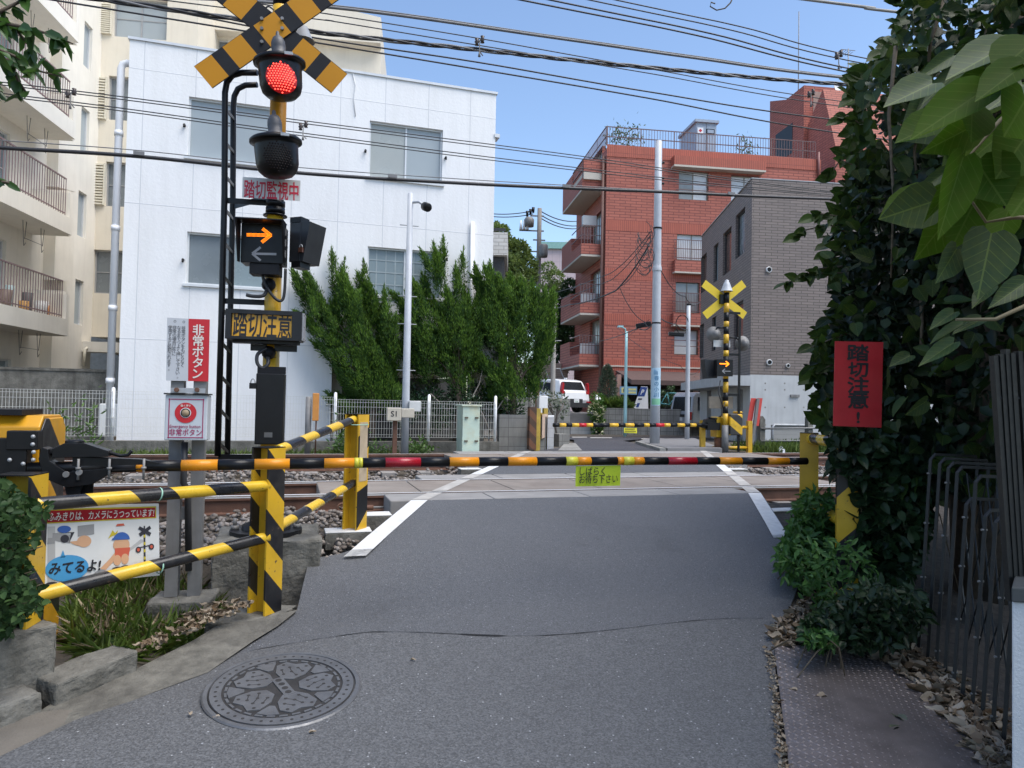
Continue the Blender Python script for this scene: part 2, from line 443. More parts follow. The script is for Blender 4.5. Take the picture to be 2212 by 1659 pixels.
# ---------------------------------------------------------------- foliage
def unit(a): return a / np.maximum(np.linalg.norm(a, axis=1, keepdims=True), 1e-9)
def rdir(n): return unit(rng.normal(size=(n, 3)))
LEAF6 = np.array([[0, 0, 0], [.30, .46, .10], [.68, .38, .06], [1, 0, -.08], [.68, -.38, .06], [.30, -.46, .10]])
DIAM = np.array([[0, 0, 0], [.4, .5, .06], [1, 0, 0], [.4, -.5, .06]])
HEART = np.array([[0, 0, 0], [-.07, .18, .05], [0, .38, .07], [.18, .49, .09], [.42, .49, .07], [.66, .36, .03], [.85, .16, -.03], [1.0, 0, -.10], [.85, -.16, -.03], [.66, -.36, .03], [.42, -.49, .07], [.18, -.49, .09], [0, -.38, .07], [-.07, -.18, .05]])
def leaf_obj(name, P, A, L, W, mat, parent=None, shape=LEAF6, nrm=None, droop=0.0, **kw):
    n = len(P); A = unit(np.asarray(A, float))
    nr = rdir(n) if nrm is None else np.asarray(nrm, float)
    S = unit(np.cross(nr, A)); U = np.cross(A, S)
    k = len(shape); L = np.broadcast_to(L, (n,)); W = np.broadcast_to(W, (n,))
    V = (np.asarray(P)[:, None, :] + A[:, None, :] * (shape[None, :, 0] * L[:, None])[..., None]
         + S[:, None, :] * (shape[None, :, 1] * W[:, None])[..., None] + U[:, None, :] * ((shape[None, :, 2] - droop * shape[None, :, 0] ** 2) * L[:, None])[..., None])
    V = V.reshape(-1, 3)
    h = k // 2
    f1 = list(range(0, h + 1)); f2 = [0] + list(range(h, k))
    me = bpy.data.meshes.new(name)
    base = WL[parent.name] if parent is not None else Vector((float(V[:, 0].mean()), float(V[:, 1].mean()), float(V[:, 2].min())))
    V = V - np.array(base)
    o0 = np.arange(n)[:, None] * k
    F = np.concatenate([o0 + np.array(f1)[None, :], o0 + np.array(f2)[None, :]], 1).ravel()
    me.vertices.add(n * k); me.vertices.foreach_set('co', V.astype(np.float32).ravel())
    me.loops.add(len(F)); me.loops.foreach_set('vertex_index', F.astype(np.int32))
    tot = np.tile(np.array([len(f1), len(f2)], dtype=np.int32), n)
    me.polygons.add(2 * n)
    me.polygons.foreach_set('loop_start', np.concatenate([[0], np.cumsum(tot)[:-1]]).astype(np.int32))
    me.polygons.foreach_set('loop_total', tot)
    if k > 8: me.attributes.new('lf', 'FLOAT_VECTOR', 'POINT').data.foreach_set('vector', np.tile(shape, (n, 1)).astype(np.float32).ravel())
    me.materials.append(mat); me.update(calc_edges=True); me.validate()
    o = bpy.data.objects.new(name, me); COL.objects.link(o)
    if parent is not None: o.parent = parent; WL[o.name] = WL[parent.name].copy()
    else: o.location = base; WL[o.name] = base
    for k2, v2 in kw.items(): o[{'cat': 'category'}.get(k2, k2)] = v2
    return o
def inpoly(pts, poly):
    x, y = pts[:, 0], pts[:, 1]; c = np.zeros(len(pts), bool); n = len(poly)
    for i in range(n):
        x0, y0 = poly[i]; x1, y1 = poly[(i + 1) % n]
        hit = ((y0 > y) != (y1 > y)) & (x < (x1 - x0) * (y - y0) / ((y1 - y0) if y1 != y0 else 1e-9) + x0)
        c ^= hit
    return c
def scatter(poly, n):
    """n random picture points inside a polygon"""
    P = np.array(poly, float); out = np.zeros((0, 2))
    while len(out) < n:
        q = rng.uniform(P.min(0), P.max(0), (n * 2, 2)); out = np.concatenate([out, q[inpoly(q, poly)]])
    return out[:n]
def pts3(uv, Y):
    return np.array([atY(a, b, y) for (a, b), y in zip(uv, Y)])
def blob_leaves(cs, rs, n, shell=0.5):
    """leaf places spread through ellipsoid clumps; cs centres, rs radii (N,3)"""
    cs, rs = np.asarray(cs, float), np.asarray(rs, float)
    w = rs.prod(1) ** (2 / 3); w /= w.sum(); k = rng.choice(len(cs), n, p=w)
    d = rdir(n); r = rng.uniform(shell, 1.0, n) ** .5
    return cs[k] + d * rs[k] * r[:, None], d
# ---------------------------------------------------------------- materials used all over
concrete = pm('concrete', (.26, .25, .23), .85, var=.2, scale=5, grime=.65, bmp=.5, bscale=60)
concrete_old = pm('old concrete', (.15, .143, .125), .9, var=.32, scale=7, streak=.65, grime=.75, bmp=.9, bscale=38, grimecol=(.045, .042, .033))
concrete_lt = pm('pale concrete', (.46, .47, .47), .8, var=.08, scale=2, streak=.12, bmp=.08)
black = pm('black paint', (.007, .007, .008), .36, var=.2, scale=9, bmp=.03, spec=.28)
blackm = pm('matt black paint', (.010, .010, .012), .55, var=.2, scale=9, spec=.25)
yellow = pm('yellow paint', (.62, .36, .02), .35, var=.1, scale=6, grime=.25, chips=.5)
amber = pm('amber sheet', (.47, .205, .007), .5, var=.05, scale=3, spec=.25)
orange = pm('orange tape', (.62, .23, .010), .32, var=.08, scale=8, grime=.15, spec=.35)
ytape = pm('yellow green tape', (.52, .48, .04), .4, var=.15, scale=20)
redtape = pm('red reflective tape', (.30, .008, .018), .3, var=.25, scale=120)
galv = pm('galvanised steel', (.36, .37, .38), .5, metal=.25, var=.14, scale=9, streak=.3, grime=.15)
galv_dk = pm('weathered steel post', (.20, .195, .19), .6, metal=.2, var=.15, scale=9, streak=.35)
rust = pm('rusty steel', (.13, .062, .038), .75, var=.25, scale=14, bmp=.2, bscale=90)
white = pm('white enamel', (.78, .79, .80), .4, var=.05, scale=4, grime=.12)
signwhite = pm('grey white sign', (.58, .58, .56), .45, var=.06, scale=5, grime=.15)
signred = pm('sign red', (.50, .012, .02), .4, var=.06, scale=4)
ink = pm('black ink', (.012, .012, .016), .5, var=.05)
inkred = pm('red ink', (.55, .015, .045), .5, var=.05)
inkmag = pm('crimson ink', (.33, .012, .09), .5, var=.05)
inkwhite = pm('white ink', (.72, .66, .60), .5, var=.05)
post_st = stripes('striped post', (.64, .38, .018), (.012, .012, .014), .34, .5)
pipe_st = stripes('striped pipe', (.66, .42, .03), (.012, .012, .014), .24, .25)
pole_st = stripes('banded pole', (.62, .30, .015), (.013, .013, .014), .3, .2)
wood = pm('grey wood', (.16, .14, .12), .8, var=.25, scale=12, streak=.5)
barkm = pm('bark', (.085, .065, .048), .9, var=.3, scale=18, bmp=.5, bscale=40)
twig = pm('twig', (.11, .085, .055), .8, var=.3, scale=30)

# asphalt ----------------------------------------------------------------
def asphalt(name, base, coarse, speck):
    m, nt, b = newmat(name)
    p = pos(nt)
    c = mix(nt, ramp(nt, noise(nt, .8, 6, p, .68), .3, .7), sc(base, .74), sc(base, 1.2))
    c = mix(nt, ramp(nt, noise(nt, coarse, 3, p, .6), .38, .66), sc(base, .5), c)
    v = nd(nt, 'ShaderNodeTexVoronoi', i_Scale=coarse * .8); nt.links.new(p, v.inputs['Vector'])
    r = nd(nt, 'ShaderNodeSeparateColor'); nt.links.new(v.outputs['Color'], r.inputs[0])
    g = nd(nt, 'ShaderNodeMath', operation='GREATER_THAN', i_1=speck); nt.links.new(r.outputs[0], g.inputs[0])
    d = nd(nt, 'ShaderNodeMath', operation='LESS_THAN', i_1=.32); nt.links.new(v.outputs['Distance'], d.inputs[0])
    w_ = nd(nt, 'ShaderNodeTexVoronoi', i_Scale=coarse * 1.6); nt.links.new(p, w_.inputs['Vector']); w2 = nd(nt, 'ShaderNodeSeparateColor'); nt.links.new(w_.outputs['Color'], w2.inputs[0])
    c = mix(nt, ramp(nt, w2.outputs[0], .1, .9), sc(base, .5), mix(nt, .35, c, sc(base, 1.5)))
    k = nd(nt, 'ShaderNodeMath', operation='MULTIPLY'); nt.links.new(g.outputs[0], k.inputs[0]); nt.links.new(d.outputs[0], k.inputs[1])
    c = mix(nt, k.outputs[0], c, sc(base, 2.6))
    f = ramp(nt, noise(nt, .9, 6, p, .7), .55, .75)
    c = mix(nt, f, c, mix(nt, .35, c, (.03, .03, .03)))
    nt.links.new(c, b.inputs['Base Color'])
    b.inputs['Roughness'].default_value = .6
    b.inputs['Specular IOR Level'].default_value = .45
    bump(nt, b, noise(nt, coarse, 4, p, .65), .7, .012)
    return m
asph_old = asphalt('coarse worn asphalt', (.140, .142, .146), 95, .982)
asph_new = asphalt('fine dark asphalt', (.136, .140, .149), 130, .98)
asph_far = asphalt('far asphalt', (.085, .085, .092), 120, .98)
earth = pm('bare earth', (.085, .07, .052), .95, var=.35, scale=9, bmp=.6, bscale=50)
dirt_bed = pm('ballast bed', (.11, .098, .085), .95, var=.35, scale=16, bmp=.7, bscale=60)

# ground sheet: one sheet out to the horizon, a little below every road and bed
gm = MB(earth)
ps = [-200, -40, -10, -4, 0, 1.5, 3, 4, 5, 5.9, 6.35, 6.7, 10, 13.7, 14.1, 15.5, 20, 30, 42, 60, 120, 400, 1200]
def gsheet(p):
    if p < 6: return min(np.interp(p, PX, PZ) - .06, -.50)
    if p < 13.9: return -.26
    return float(np.interp(p, PX, PZ)) - .06
ss = [-1200, -400, -120, -40, -20, -10, -5, 0, 5, 10, 20, 40, 120, 400, 1200]
vs = [fromsp(s_, p_, gsheet(p_)) for p_ in ps for s_ in ss]; n = len(ss)
gm.add(vs, [(i * n + j, i * n + j + 1, (i + 1) * n + j + 1, (i + 1) * n + j) for i in range(len(ps) - 1) for j in range(n - 1)])
gm.build('ground', kind='structure')

# road up to the crossing ------------------------------------------------
L_EDGE = [sp(atG(u, v)) for u, v in [(-420, 1900), (0, 1612), (217, 1506), (450, 1425), (548, 1362), (640, 1300), (668, 1200), (762, 1186)]]
L_EDGE = [(L_EDGE[0][0] - .3, -12)] + L_EDGE
R_EDGE = [sp(atG(u, v)) for u, v in [(1700, 2400), (1700, 1800), (1690, 1659), (1672, 1400), (1730, 1250), (1712, 1165)]]
R_EDGE = [(R_EDGE[0][0], -12)] + R_EDGE
WL_A, WL_B = atG(783, 1188), atZ(1139, 975, 0)       # left white line, its middle
WR_A, WR_B = atG(1684, 1156), atZ(1521, 976, 0)      # right white line
def line_s(A, B, p, off=0.0):
    a, b = sp(A), sp(B); return a[0] + (b[0] - a[0]) * (p - a[1]) / (b[1] - a[1]) + off
Ledge = sorted([(p, s) for s, p in L_EDGE]); Redge = sorted([(p, s) for s, p in R_EDGE])
pL_end, pR_end = Ledge[-1][0], Redge[-1][0]
def sl(p):
    return float(np.interp(p, [a for a, b in Ledge], [b for a, b in Ledge])) if p < pL_end else line_s(WL_A, WL_B, p, -.09)
def sr(p):
    return float(np.interp(p, [a for a, b in Redge], [b for a, b in Redge])) if p < pR_end else line_s(WR_A, WR_B, p, .09)
def crossfall(p):
    return float(np.interp(p, [2.6, 3.6, 4.6, 5.2, 5.6], [0, .05, .07, .03, 0]))
def joint(f):  # the seam between the old coarse asphalt and the newer ramp (fraction across the road -> p)
    return 4.02 + .06 * math.sin(f * 9) - .28 * f
def road_sheet(name, mat, p0, p1, rows, lo=None, hi=None, dz=0.0):
    mb = MB(mat); fr = [0, .04, .1, .2, .35, .5, .65, .8, .92, 1]
    vs = []
    for i in range(rows + 1):
        for f in fr:
            a, b = (lo(f) if lo else p0), (hi(f) if hi else p1)
            p = a + (b - a) * i / rows
            s_ = sl(p) + (sr(p) - sl(p)) * f
            q = fromsp(s_, p); z = gz(q.x, q.y) + dz
            z -= crossfall(p) * max(0, 1 - f / .2)
            vs.append((q.x, q.y, z))
    n = len(fr)
    mb.add(vs, [(i * n + j, i * n + j + 1, (i + 1) * n + j + 1, (i + 1) * n + j) for i in range(rows) for j in range(n - 1)], True)
    for f0, rev in ((0, False), (n - 1, True)):            # skirts down the edges
        e = [Vector(vs[i * n + f0]) for i in range(rows + 1)]
        mb.add(e + [q - Z * .35 for q in e], [((i, i + 1, rows + 2 + i, rows + 1 + i) if not rev else (i + 1, i, rows + 1 + i, rows + 2 + i)) for i in range(rows)])
    return mb.build(name, kind='structure')
road_sheet('road', asph_old, -12, 4, 60, hi=joint)
road_sheet('road_ramp', asph_new, 4, 6.64, 40, lo=joint)
# crack along the seam
crk = MB(pm('crack', (.012, .012, .013), .95))
pts = []
for i in range(61):
    f = .02 + .93 * i / 60; p = joint(f); q = fromsp(sl(p) + (sr(p) - sl(p)) * f, p)
    z = gz(q.x, q.y) - crossfall(p) * max(0, 1 - f / .2) + .003
    wd = max(.001, .0022 + .007 * mnoise.noise(Vector((i * .37, 3.1, 0))) + (.008 if 22 < i < 28 else 0))
    pts.append((q + Z * z, wd))
vs = [q + N * w_ for q, w_ in pts] + [q - N * w_ for q, w_ in pts]
crk.add(vs, [(i, i + 61, i + 62, i + 1) for i in range(60)])
crk.build('road_crack', kind='structure')

# level crossing: concrete panels, asphalt between, white lines --------------
slabm = pm('crossing panel', (.255, .245, .235), .75, var=.14, scale=3, grime=.2, bmp=.2, bscale=120)
slabm2 = pm('stained crossing panel', (.22, .19, .165), .75, var=.16, scale=3, grime=.3, bmp=.2, bscale=120, grimecol=(.10, .05, .03))
RAILS = [7.16, 8.30, 11.32, 12.46]
def sZ(u, v, z=0): return sp(atZ(u, v, z))[0]
PANELS = [(6.62, 7.095, sZ(841, 1080), sZ(1652, 1068), slabm), (7.225, 8.235, sZ(685, 1048), sZ(1800, 1040), slabm2), (8.365, 8.86, sZ(893, 1024), sZ(1605, 1018), slabm),
          (10.8, 11.255, sZ(980, 988), sZ(1590, 990), slabm), (11.385, 12.395, sZ(965, 983), sZ(1690, 987), slabm2), (12.525, 13.1, sZ(985, 977), sZ(1560, 978), slabm)]
sk = .0
for p0, p1, s0, s1, m in PANELS:
    mb = MB(m); x = s0; w_ = 1.0
    while x < s1 - .05:
        x2 = min(x + w_, s1)
        if s1 - x2 < .25: x2 = s1
        mb.obox(fromsp(x + .004, p0, -.22), T * (x2 - x - .008), N * (p1 - p0), Z * .218)
        x = x2
    mb.build('crossing_panel', bevel=.012, kind='structure')
mb = MB(asph_new)
pp = [8.87, 9.5, 10.2, 10.79]
for a, b in zip(pp[:-1], pp[1:]):
    mb.quad(fromsp(line_s(WL_A, WL_B, a, -.09), a, -.003), fromsp(line_s(WR_A, WR_B, a, .09), a, -.003), fromsp(line_s(WR_A, WR_B, b, .09), b, -.003), fromsp(line_s(WL_A, WL_B, b, -.09), b, -.003))
for A, B, o_, sg in ((WL_A, WL_B, -.09, -1), (WR_A, WR_B, .09, 1)):
    mb.quad(fromsp(line_s(A, B, 8.87, o_), 8.87, -.003), fromsp(line_s(A, B, 10.79, o_), 10.79, -.003), fromsp(line_s(A, B, 10.79, o_), 10.79, -.24), fromsp(line_s(A, B, 8.87, o_), 8.87, -.24))
mb.build('crossing_asphalt', kind='structure')
linem = pm('white road paint', (.66, .66, .65), .6, var=.1, scale=14, grime=.3, grimecol=(.25, .24, .23))
linem2 = pm('worn road paint', (.42, .40, .37), .7, var=.2, scale=10, grime=.4, grimecol=(.25, .22, .20))
for A, B in ((WL_A, WL_B), (WR_A, WR_B)):
    mb = MB(linem)
    pa = sp(A)[1]
    segs = [(pa, 5.2), (5.2, 5.6), (5.6, 6.1), (6.1, 6.61), (6.63, 7.09), (7.23, 8.23), (8.37, 8.86), (8.88, 10.78), (10.81, 11.25), (11.39, 12.39), (12.53, 13.09)]
    for a, b in segs:
        mb.use(linem2 if a in (6.63, 7.23, 8.37, 10.81, 11.39, 12.53) else linem)
        for c, d in ([(a, b)] if b - a < .6 else [(a, (a + b) / 2), ((a + b) / 2, b)]):
            q = [fromsp(line_s(A, B, c, -.078), c), fromsp(line_s(A, B, c, .078), c), fromsp(line_s(A, B, d, .078), d), fromsp(line_s(A, B, d, -.078), d)]
            mb.quad(*[p + Z * (gz(p.x, p.y) + .006) for p in q])
    mb.build('road_marking', kind='structure')

# white-painted edge blocks beside the lines
edgewhite = pm('white painted concrete', (.62, .61, .59), .7, var=.12, scale=9, grime=.35, bmp=.2)
lab = {0: 'white painted concrete edge block nearest the yellow guard post left of the road', 1: 'white painted concrete edge block second along the left white line',
       2: 'white painted edge block beside the right white line near the plants', 3: 'small white edge block beside the right line between the two tracks', 4: 'white edge block beside the left line between the two tracks'}
for k, (A, B, p, sg, w_) in enumerate([(WL_A, WL_B, 5.75, -1, .36), (WL_A, WL_B, 6.18, -1, .36), (WR_A, WR_B, 5.95, 1, .34), (WR_A, WR_B, 9.2, 1, .3), (WL_A, WL_B, 9.6, -1, .3)]):
    s_ = line_s(A, B, p, sg * .095); q = fromsp(s_, p); z = gz(q.x, q.y)
    mb = MB(edgewhite); mb.obox(q + Z * (z - .01), T * sg * w_, N * .2, Z * .012)
    mb.use(concrete_old); mb.obox(q + Z * (z - .14), T * sg * w_, N * .2, Z * .129)
    mb.build('edge_block', label=lab[k], cat='concrete block', group='white edge blocks along the crossing', bevel=.008)

# rails ---------------------------------------------------------------------
railtop = pm('polished rail head', (.80, .79, .78), .42, metal=.55, var=.06, scale=20)
railside = pm('rail rust', (.115, .055, .035), .7, var=.25, scale=10, bmp=.2)
prof = [(-.062, -.174), (.062, -.174), (.062, -.162), (.012, -.150), (.009, -.05), (.033, -.042), (.033, -.006), (.026, 0), (-.026, 0), (-.033, -.006), (-.033, -.042), (-.009, -.05), (-.012, -.150), (-.062, -.162)]
names = ['nearest rail of the near track with a shiny running edge', 'second rail of the near track shining across the crossing', 'third rail from the camera on the far track', 'farthest rail, rusty, in front of the white mesh fence']
for k, p in enumerate(RAILS):
    mb = MB(railside)
    a, b = fromsp(-30, p), fromsp(45, p); m = len(prof)
    mb.add([a + N * x + Z * z for x, z in prof] + [b + N * x + Z * z for x, z in prof], [(i, (i + 1) % m, m + (i + 1) % m, m + i) for i in range(m) if i != 7])
    mb.use(railtop); i = 7
    mb.add([a + N * prof[7][0] + Z * .0005, a + N * prof[8][0] + Z * .0005, b + N * prof[8][0] + Z * .0005, b + N * prof[7][0] + Z * .0005], [(0, 1, 2, 3)])
    if k in (0, 1):
        mb.add([a + N * prof[8][0], a + N * prof[9][0], b + N * prof[9][0], b + N * prof[8][0]], [(0, 1, 2, 3)])
        mb.add([a + N * -.0335 - Z * .007, a + N * -.0335 - Z * .02, b + N * -.0335 - Z * .02, b + N * -.0335 - Z * .007], [(0, 1, 2, 3)])
    mb.build('rail', label=names[k], cat='rail', group='rails of the two railway tracks')

# rail fastening hardware visible beside the left guard
mb = MB(rust)
for s_ in np.arange(-8.5, -1.2, .58):
    for p in RAILS[:2]:
        for sg in (-1, 1):
            c = fromsp(s_, p + sg * .085, -.165)
            mb.cbox(c, T, N, Z, .09, .07, .035); mb.cyl(c, c + Z * .05, .013, 6)
mb.build('rail_clips', kind='stuff', label='rusty rail clips holding the rails of the near track', cat='rail clips')
slp = pm('concrete sleeper', (.26, .24, .22), .85, var=.15, scale=8, grime=.4)
mb = MB(slp)
for s_ in np.arange(-9, 9, .58):
    for pc in (7.73, 11.89): mb.cbox(fromsp(s_, pc, -.235), T, N, Z, .22, 2.0, .12)
mb.build('sleepers', kind='stuff', label='concrete sleepers sunk in the ballast under both tracks', cat='sleepers')
def turnbuckle(s0, p, label):
    t = thing('rail_anchor_rod', label, 'anchor rod', fromsp(s0, p, -.11), 'anchor rods at the panel ends')
    mb = MB(galv_dk); a = fromsp(s0, p, -.11)
    mb.cyl(a, a - T * .34, .012, 8); mb.build('rod', t)
    mb = MB(rust); mb.cyl(a - T * .10, a - T * .22, .024, 8); mb.build('turnbuckle', t)
    mb = MB(rust); c = a - T * .39
    mb.tube([c + T * math.cos(x) * .045 + Z * math.sin(x) * .045 for x in np.linspace(0, 5.2, 14)], .011, 6); mb.build('hook', t)
turnbuckle(PANELS[0][2] - .01, 6.95, 'rusty anchor rod with turnbuckle bolted to the near panel end')
turnbuckle(PANELS[1][2] - .01, 7.55, 'rusty anchor rod with turnbuckle bolted to the panel between the near rails')

# ballast stones -------------------------------------------------------------
ICO = None
def stones(name, spots, sizes, zs, mat, label):
    t_ = (1 + 5 ** .5) / 2
    base = unit(np.array([(-1, t_, 0), (1, t_, 0), (-1, -t_, 0), (1, -t_, 0), (0, -1, t_), (0, 1, t_), (0, -1, -t_), (0, 1, -t_), (t_, 0, -1), (t_, 0, 1), (-t_, 0, -1), (-t_, 0, 1)], float))
    F = np.array([(0, 11, 5), (0, 5, 1), (0, 1, 7), (0, 7, 10), (0, 10, 11), (1, 5, 9), (5, 11, 4), (11, 10, 2), (10, 7, 6), (7, 1, 8), (3, 9, 4), (3, 4, 2), (3, 2, 6), (3, 6, 8), (3, 8, 9), (4, 9, 5), (2, 4, 11), (6, 2, 10), (8, 6, 7), (9, 8, 1)])
    n = len(spots)
    V = base[None] * rng.uniform(.5, 1.25, (n, 12, 1)) * sizes[:, None, None] * np.stack([rng.uniform(.8, 1.3, n), rng.uniform(.7, 1.0, n), rng.uniform(.5, .85, n)], 1)[:, None, :]
    a = rng.uniform(0, 6.28, n); c, s_ = np.cos(a)[:, None], np.sin(a)[:, None]
    tl = rng.uniform(-.6, .6, n); c2, s2 = np.cos(tl)[:, None], np.sin(tl)[:, None]
    x, y, z = V[..., 0], V[..., 1], V[..., 2]
    y, z = y * c2 - z * s2, y * s2 + z * c2
    x, y = x * c - y * s_, x * s_ + y * c
    V = np.stack([x + spots[:, 0:1], y + spots[:, 1:2], z + zs[:, None]], -1).reshape(-1, 3)
    Fa = (F[None] + (np.arange(n) * 12)[:, None, None]).reshape(-1, 3)
    me = bpy.data.meshes.new(name)
    base_ = Vector((float(V[:, 0].mean()), float(V[:, 1].mean()), float(V[:, 2].min()))); V = V - np.array(base_)
    me.vertices.add(len(V)); me.vertices.foreach_set('co', V.astype(np.float32).ravel())
    me.loops.add(Fa.size); me.loops.foreach_set('vertex_index', Fa.astype(np.int32).ravel())
    me.polygons.add(len(Fa)); me.polygons.foreach_set('loop_start', (np.arange(len(Fa)) * 3).astype(np.int32)); me.polygons.foreach_set('loop_total', np.full(len(Fa), 3, np.int32))
    me.materials.append(mat); me.update(calc_edges=True)
    o = bpy.data.objects.new(name, me); COL.objects.link(o); o.location = base_; WL[o.name] = base_
    o['kind'] = 'stuff'; o['label'] = label; o['category'] = 'gravel'
    return o
m, nt, b = newmat('ballast stone')
g = nd(nt, 'ShaderNodeNewGeometry')
r = nd(nt, 'ShaderNodeValToRGB'); nt.links.new(g.outputs['Random Per Island'], r.inputs['Fac'])
for i, (p_, c_) in enumerate([(0, (.10, .082, .068)), (.35, (.19, .165, .145)), (.7, (.27, .25, .235)), (1, (.36, .31, .27))]):
    e = r.color_ramp.elements[i] if i < 2 else r.color_ramp.elements.new(p_)
    e.position = p_; e.color = c4(c_)
c = mix(nt, ramp(nt, noise(nt, 40, 4, pos(nt)), .3, .7), r.outputs[0], mix(nt, .4, r.outputs[0], (.1, .07, .05)))
nt.links.new(c, b.inputs['Base Color']); b.inputs['Roughness'].default_value = .85; bump(nt, b, noise(nt, 120, 3, pos(nt)), .3)
ballast_m = m
def ballast_area(s0, s1, p0, p1, n, far=1.0):
    s_ = rng.uniform(s0, s1, n); p_ = rng.uniform(p0, p1, n)
    for rp in RAILS:
        k = np.abs(p_ - rp) < .09; p_[k] += .2
    q = np.stack([s_ * TX - p_ * TY, s_ * TY + p_ * TX], 1)
    z = -.20 + rng.uniform(-.03, .05, n) + .05 * np.sin(s_ * 1.7 + p_ * 2)
    near = p_ < 6.5
    z[near] = -.24 + (p_[near] - 5.2) * .06 + rng.uniform(-.03, .05, near.sum())
    sz = rng.uniform(.019, .038, n) * far
    return q, sz, z
A = ballast_area(-8.5, line_s(WL_A, WL_B, 6.0, -.2), 5.25, 8.9, 11000)
B = ballast_area(-11, line_s(WL_A, WL_B, 10, -.2), 8.6, 13.8, 8000, 1.2)
k = ~((A[0] @ np.array([TX, TY]) > PANELS[0][2]) & (A[0] @ np.array([N.x, N.y]) > 6.6))
kl = np.array([sp(Vector((a[0], a[1], 0))) for a in A[0]]); k &= kl[:, 0] < np.array([line_s(WL_A, WL_B, p, -.17) for p in kl[:, 1]])
k &= ~((kl[:, 1] > 7.2) & (kl[:, 0] > PANELS[1][2]))
stones('ballast', A[0][k], A[1][k], A[2][k], ballast_m, 'grey brown ballast stones around the near track left of the road')
stones('ballast', B[0], B[1], B[2], ballast_m, 'grey brown ballast stones around the far track left of the road')
Cc = ballast_area(line_s(WR_A, WR_B, 6.3, .25), 7.5, 5.4, 7.0, 3000)
D = ballast_area(line_s(WR_A, WR_B, 9.5, .25), 11, 8.5, 13.6, 5500, 1.2)
E_ = [np.concatenate([x, y]) for x, y in zip(Cc, D)]
kl = np.array([sp(Vector((a[0], a[1], 0))) for a in E_[0]]); k = kl[:, 0] > np.array([line_s(WR_A, WR_B, p, .18) for p in kl[:, 1]])
k &= ~((kl[:, 1] < 8.7) & (kl[:, 1] > 6.6) & (kl[:, 0] < 4.6))
stones('ballast', E_[0][k], E_[1][k], E_[2][k], ballast_m, 'grey brown ballast stones beside the tracks right of the road')
# ================================================================ crossing signal on the left
F1 = Vector((math.cos(rad(12)), math.sin(rad(12)), 0)); N1 = Vector((F1.y, -F1.x, 0))   # along its faces, towards the camera
YS = 5.2
S0 = atY(575, 1152, YS); S0 = Vector((S0.x, S0.y, -.06))
def onS(u, v, off=0.0): return atPl(u, v, S0 + N1 * off, N1)
sig = thing('crossing_signal', 'tall near crossing signal with a lit red lamp, ladder and amber lettered box', 'crossing signal', S0)
# pole with bands: black and yellow sleeves
mb = MB(pole_st)
def zpx(v, u=585): return onS(u, v).z
for v0, v1, m in [(1150, 965, black), (965, 745, yellow), (745, 722, black), (722, 600, yellow), (600, 560, black), (560, 466, yellow), (466, 352, black), (352, 200, amber), (200, 100, yellow), (100, 12, yellow), (12, -60, black)]:
    mb.use({'x': 1}.get('y', m))
    mb.cyl((S0.x, S0.y, zpx(v0, 578)), (S0.x, S0.y, zpx(v1, 578) - .001), .058, 20)
mb.build('pole', sig)
mb = MB(black)
for v in (455, 440): mb.cyl((S0.x, S0.y, zpx(v) - .02), (S0.x, S0.y, zpx(v) + .02), .068, 20)
mb.lathe((S0.x, S0.y, zpx(466)), [(.058, .0), (.085, -.004), (.085, .004), (.058, .012)], n=20)
mb.build('clamp', sig)
mb = MB(blackm)
mb.lathe(S0, [(0, .03), (.25, .03), (.25, 0), (.0, 0)][::-1], n=32, smooth=False)
mb.lathe(S0 + Z * .03, [(.17, 0), (.165, .035), (.10, .06), (.075, .16), (.06, .17)], n=24)
mb.build('base_flange', sig)
mb = MB(galv_dk)
for a in (.3, 1.9, 3.4, 5.0):
    q = S0 + Vector((math.cos(a), math.sin(a), 0)) * .215 + Z * .03
    mb.cyl(q, q + Z * .03, .03, 6); mb.cyl(q + Z * .03, q + Z * .08, .015, 8)
mb.build('anchor_bolts', sig)

# crossbuck
bw = .185
def buck(e, off, name, cut):
    c = onS(588.5, 63, off); q = onS(e[0], e[1], off); d = (q - c); Lh = d.length; d = d.normalized(); up = N1.cross(d)
    cuts = [-.614, -.467, -.369, -.207, -.093, .093, .207, .369, .467, .614]
    f = Lh / .614
    mb = MB(amber)
    for i in range(9):
        if cut and i == 4: continue
        mb.use(amber if i in (0, 2, 4, 6, 8) else blackm)
        a, b = cuts[i] * f, cuts[i + 1] * f
        mb.obox(c + d * a - up * bw / 2, d * (b - a), up * bw, N1 * .003)
    mb.use(blackm); mb.obox(c + d * (-.614 * f) - up * (bw / 2 + .004) - N1 * .004, d * (1.228 * f), up * (bw + .008), N1 * .0035)
    return mb.build(name, sig)
buck((439, 167), .098, 'crossbuck_board', False)
buck((733, 180), .087, 'crossbuck_board', True)
mb = MB(galv_dk)
for du in (-22, 22):
    for v in (42, 63, 92):
        q = onS(588 + du, v, .10); mb.cyl(q, q + N1 * .02, .012, 8)
mb.build('bolts', sig)
mb = MB(galv); q = onS(655, 75, -.1); mb.lathe(q, [(.09, -.05), (.075, -.04), (.03, .06), (0, .07)], n=18); mb.build('bell', sig)

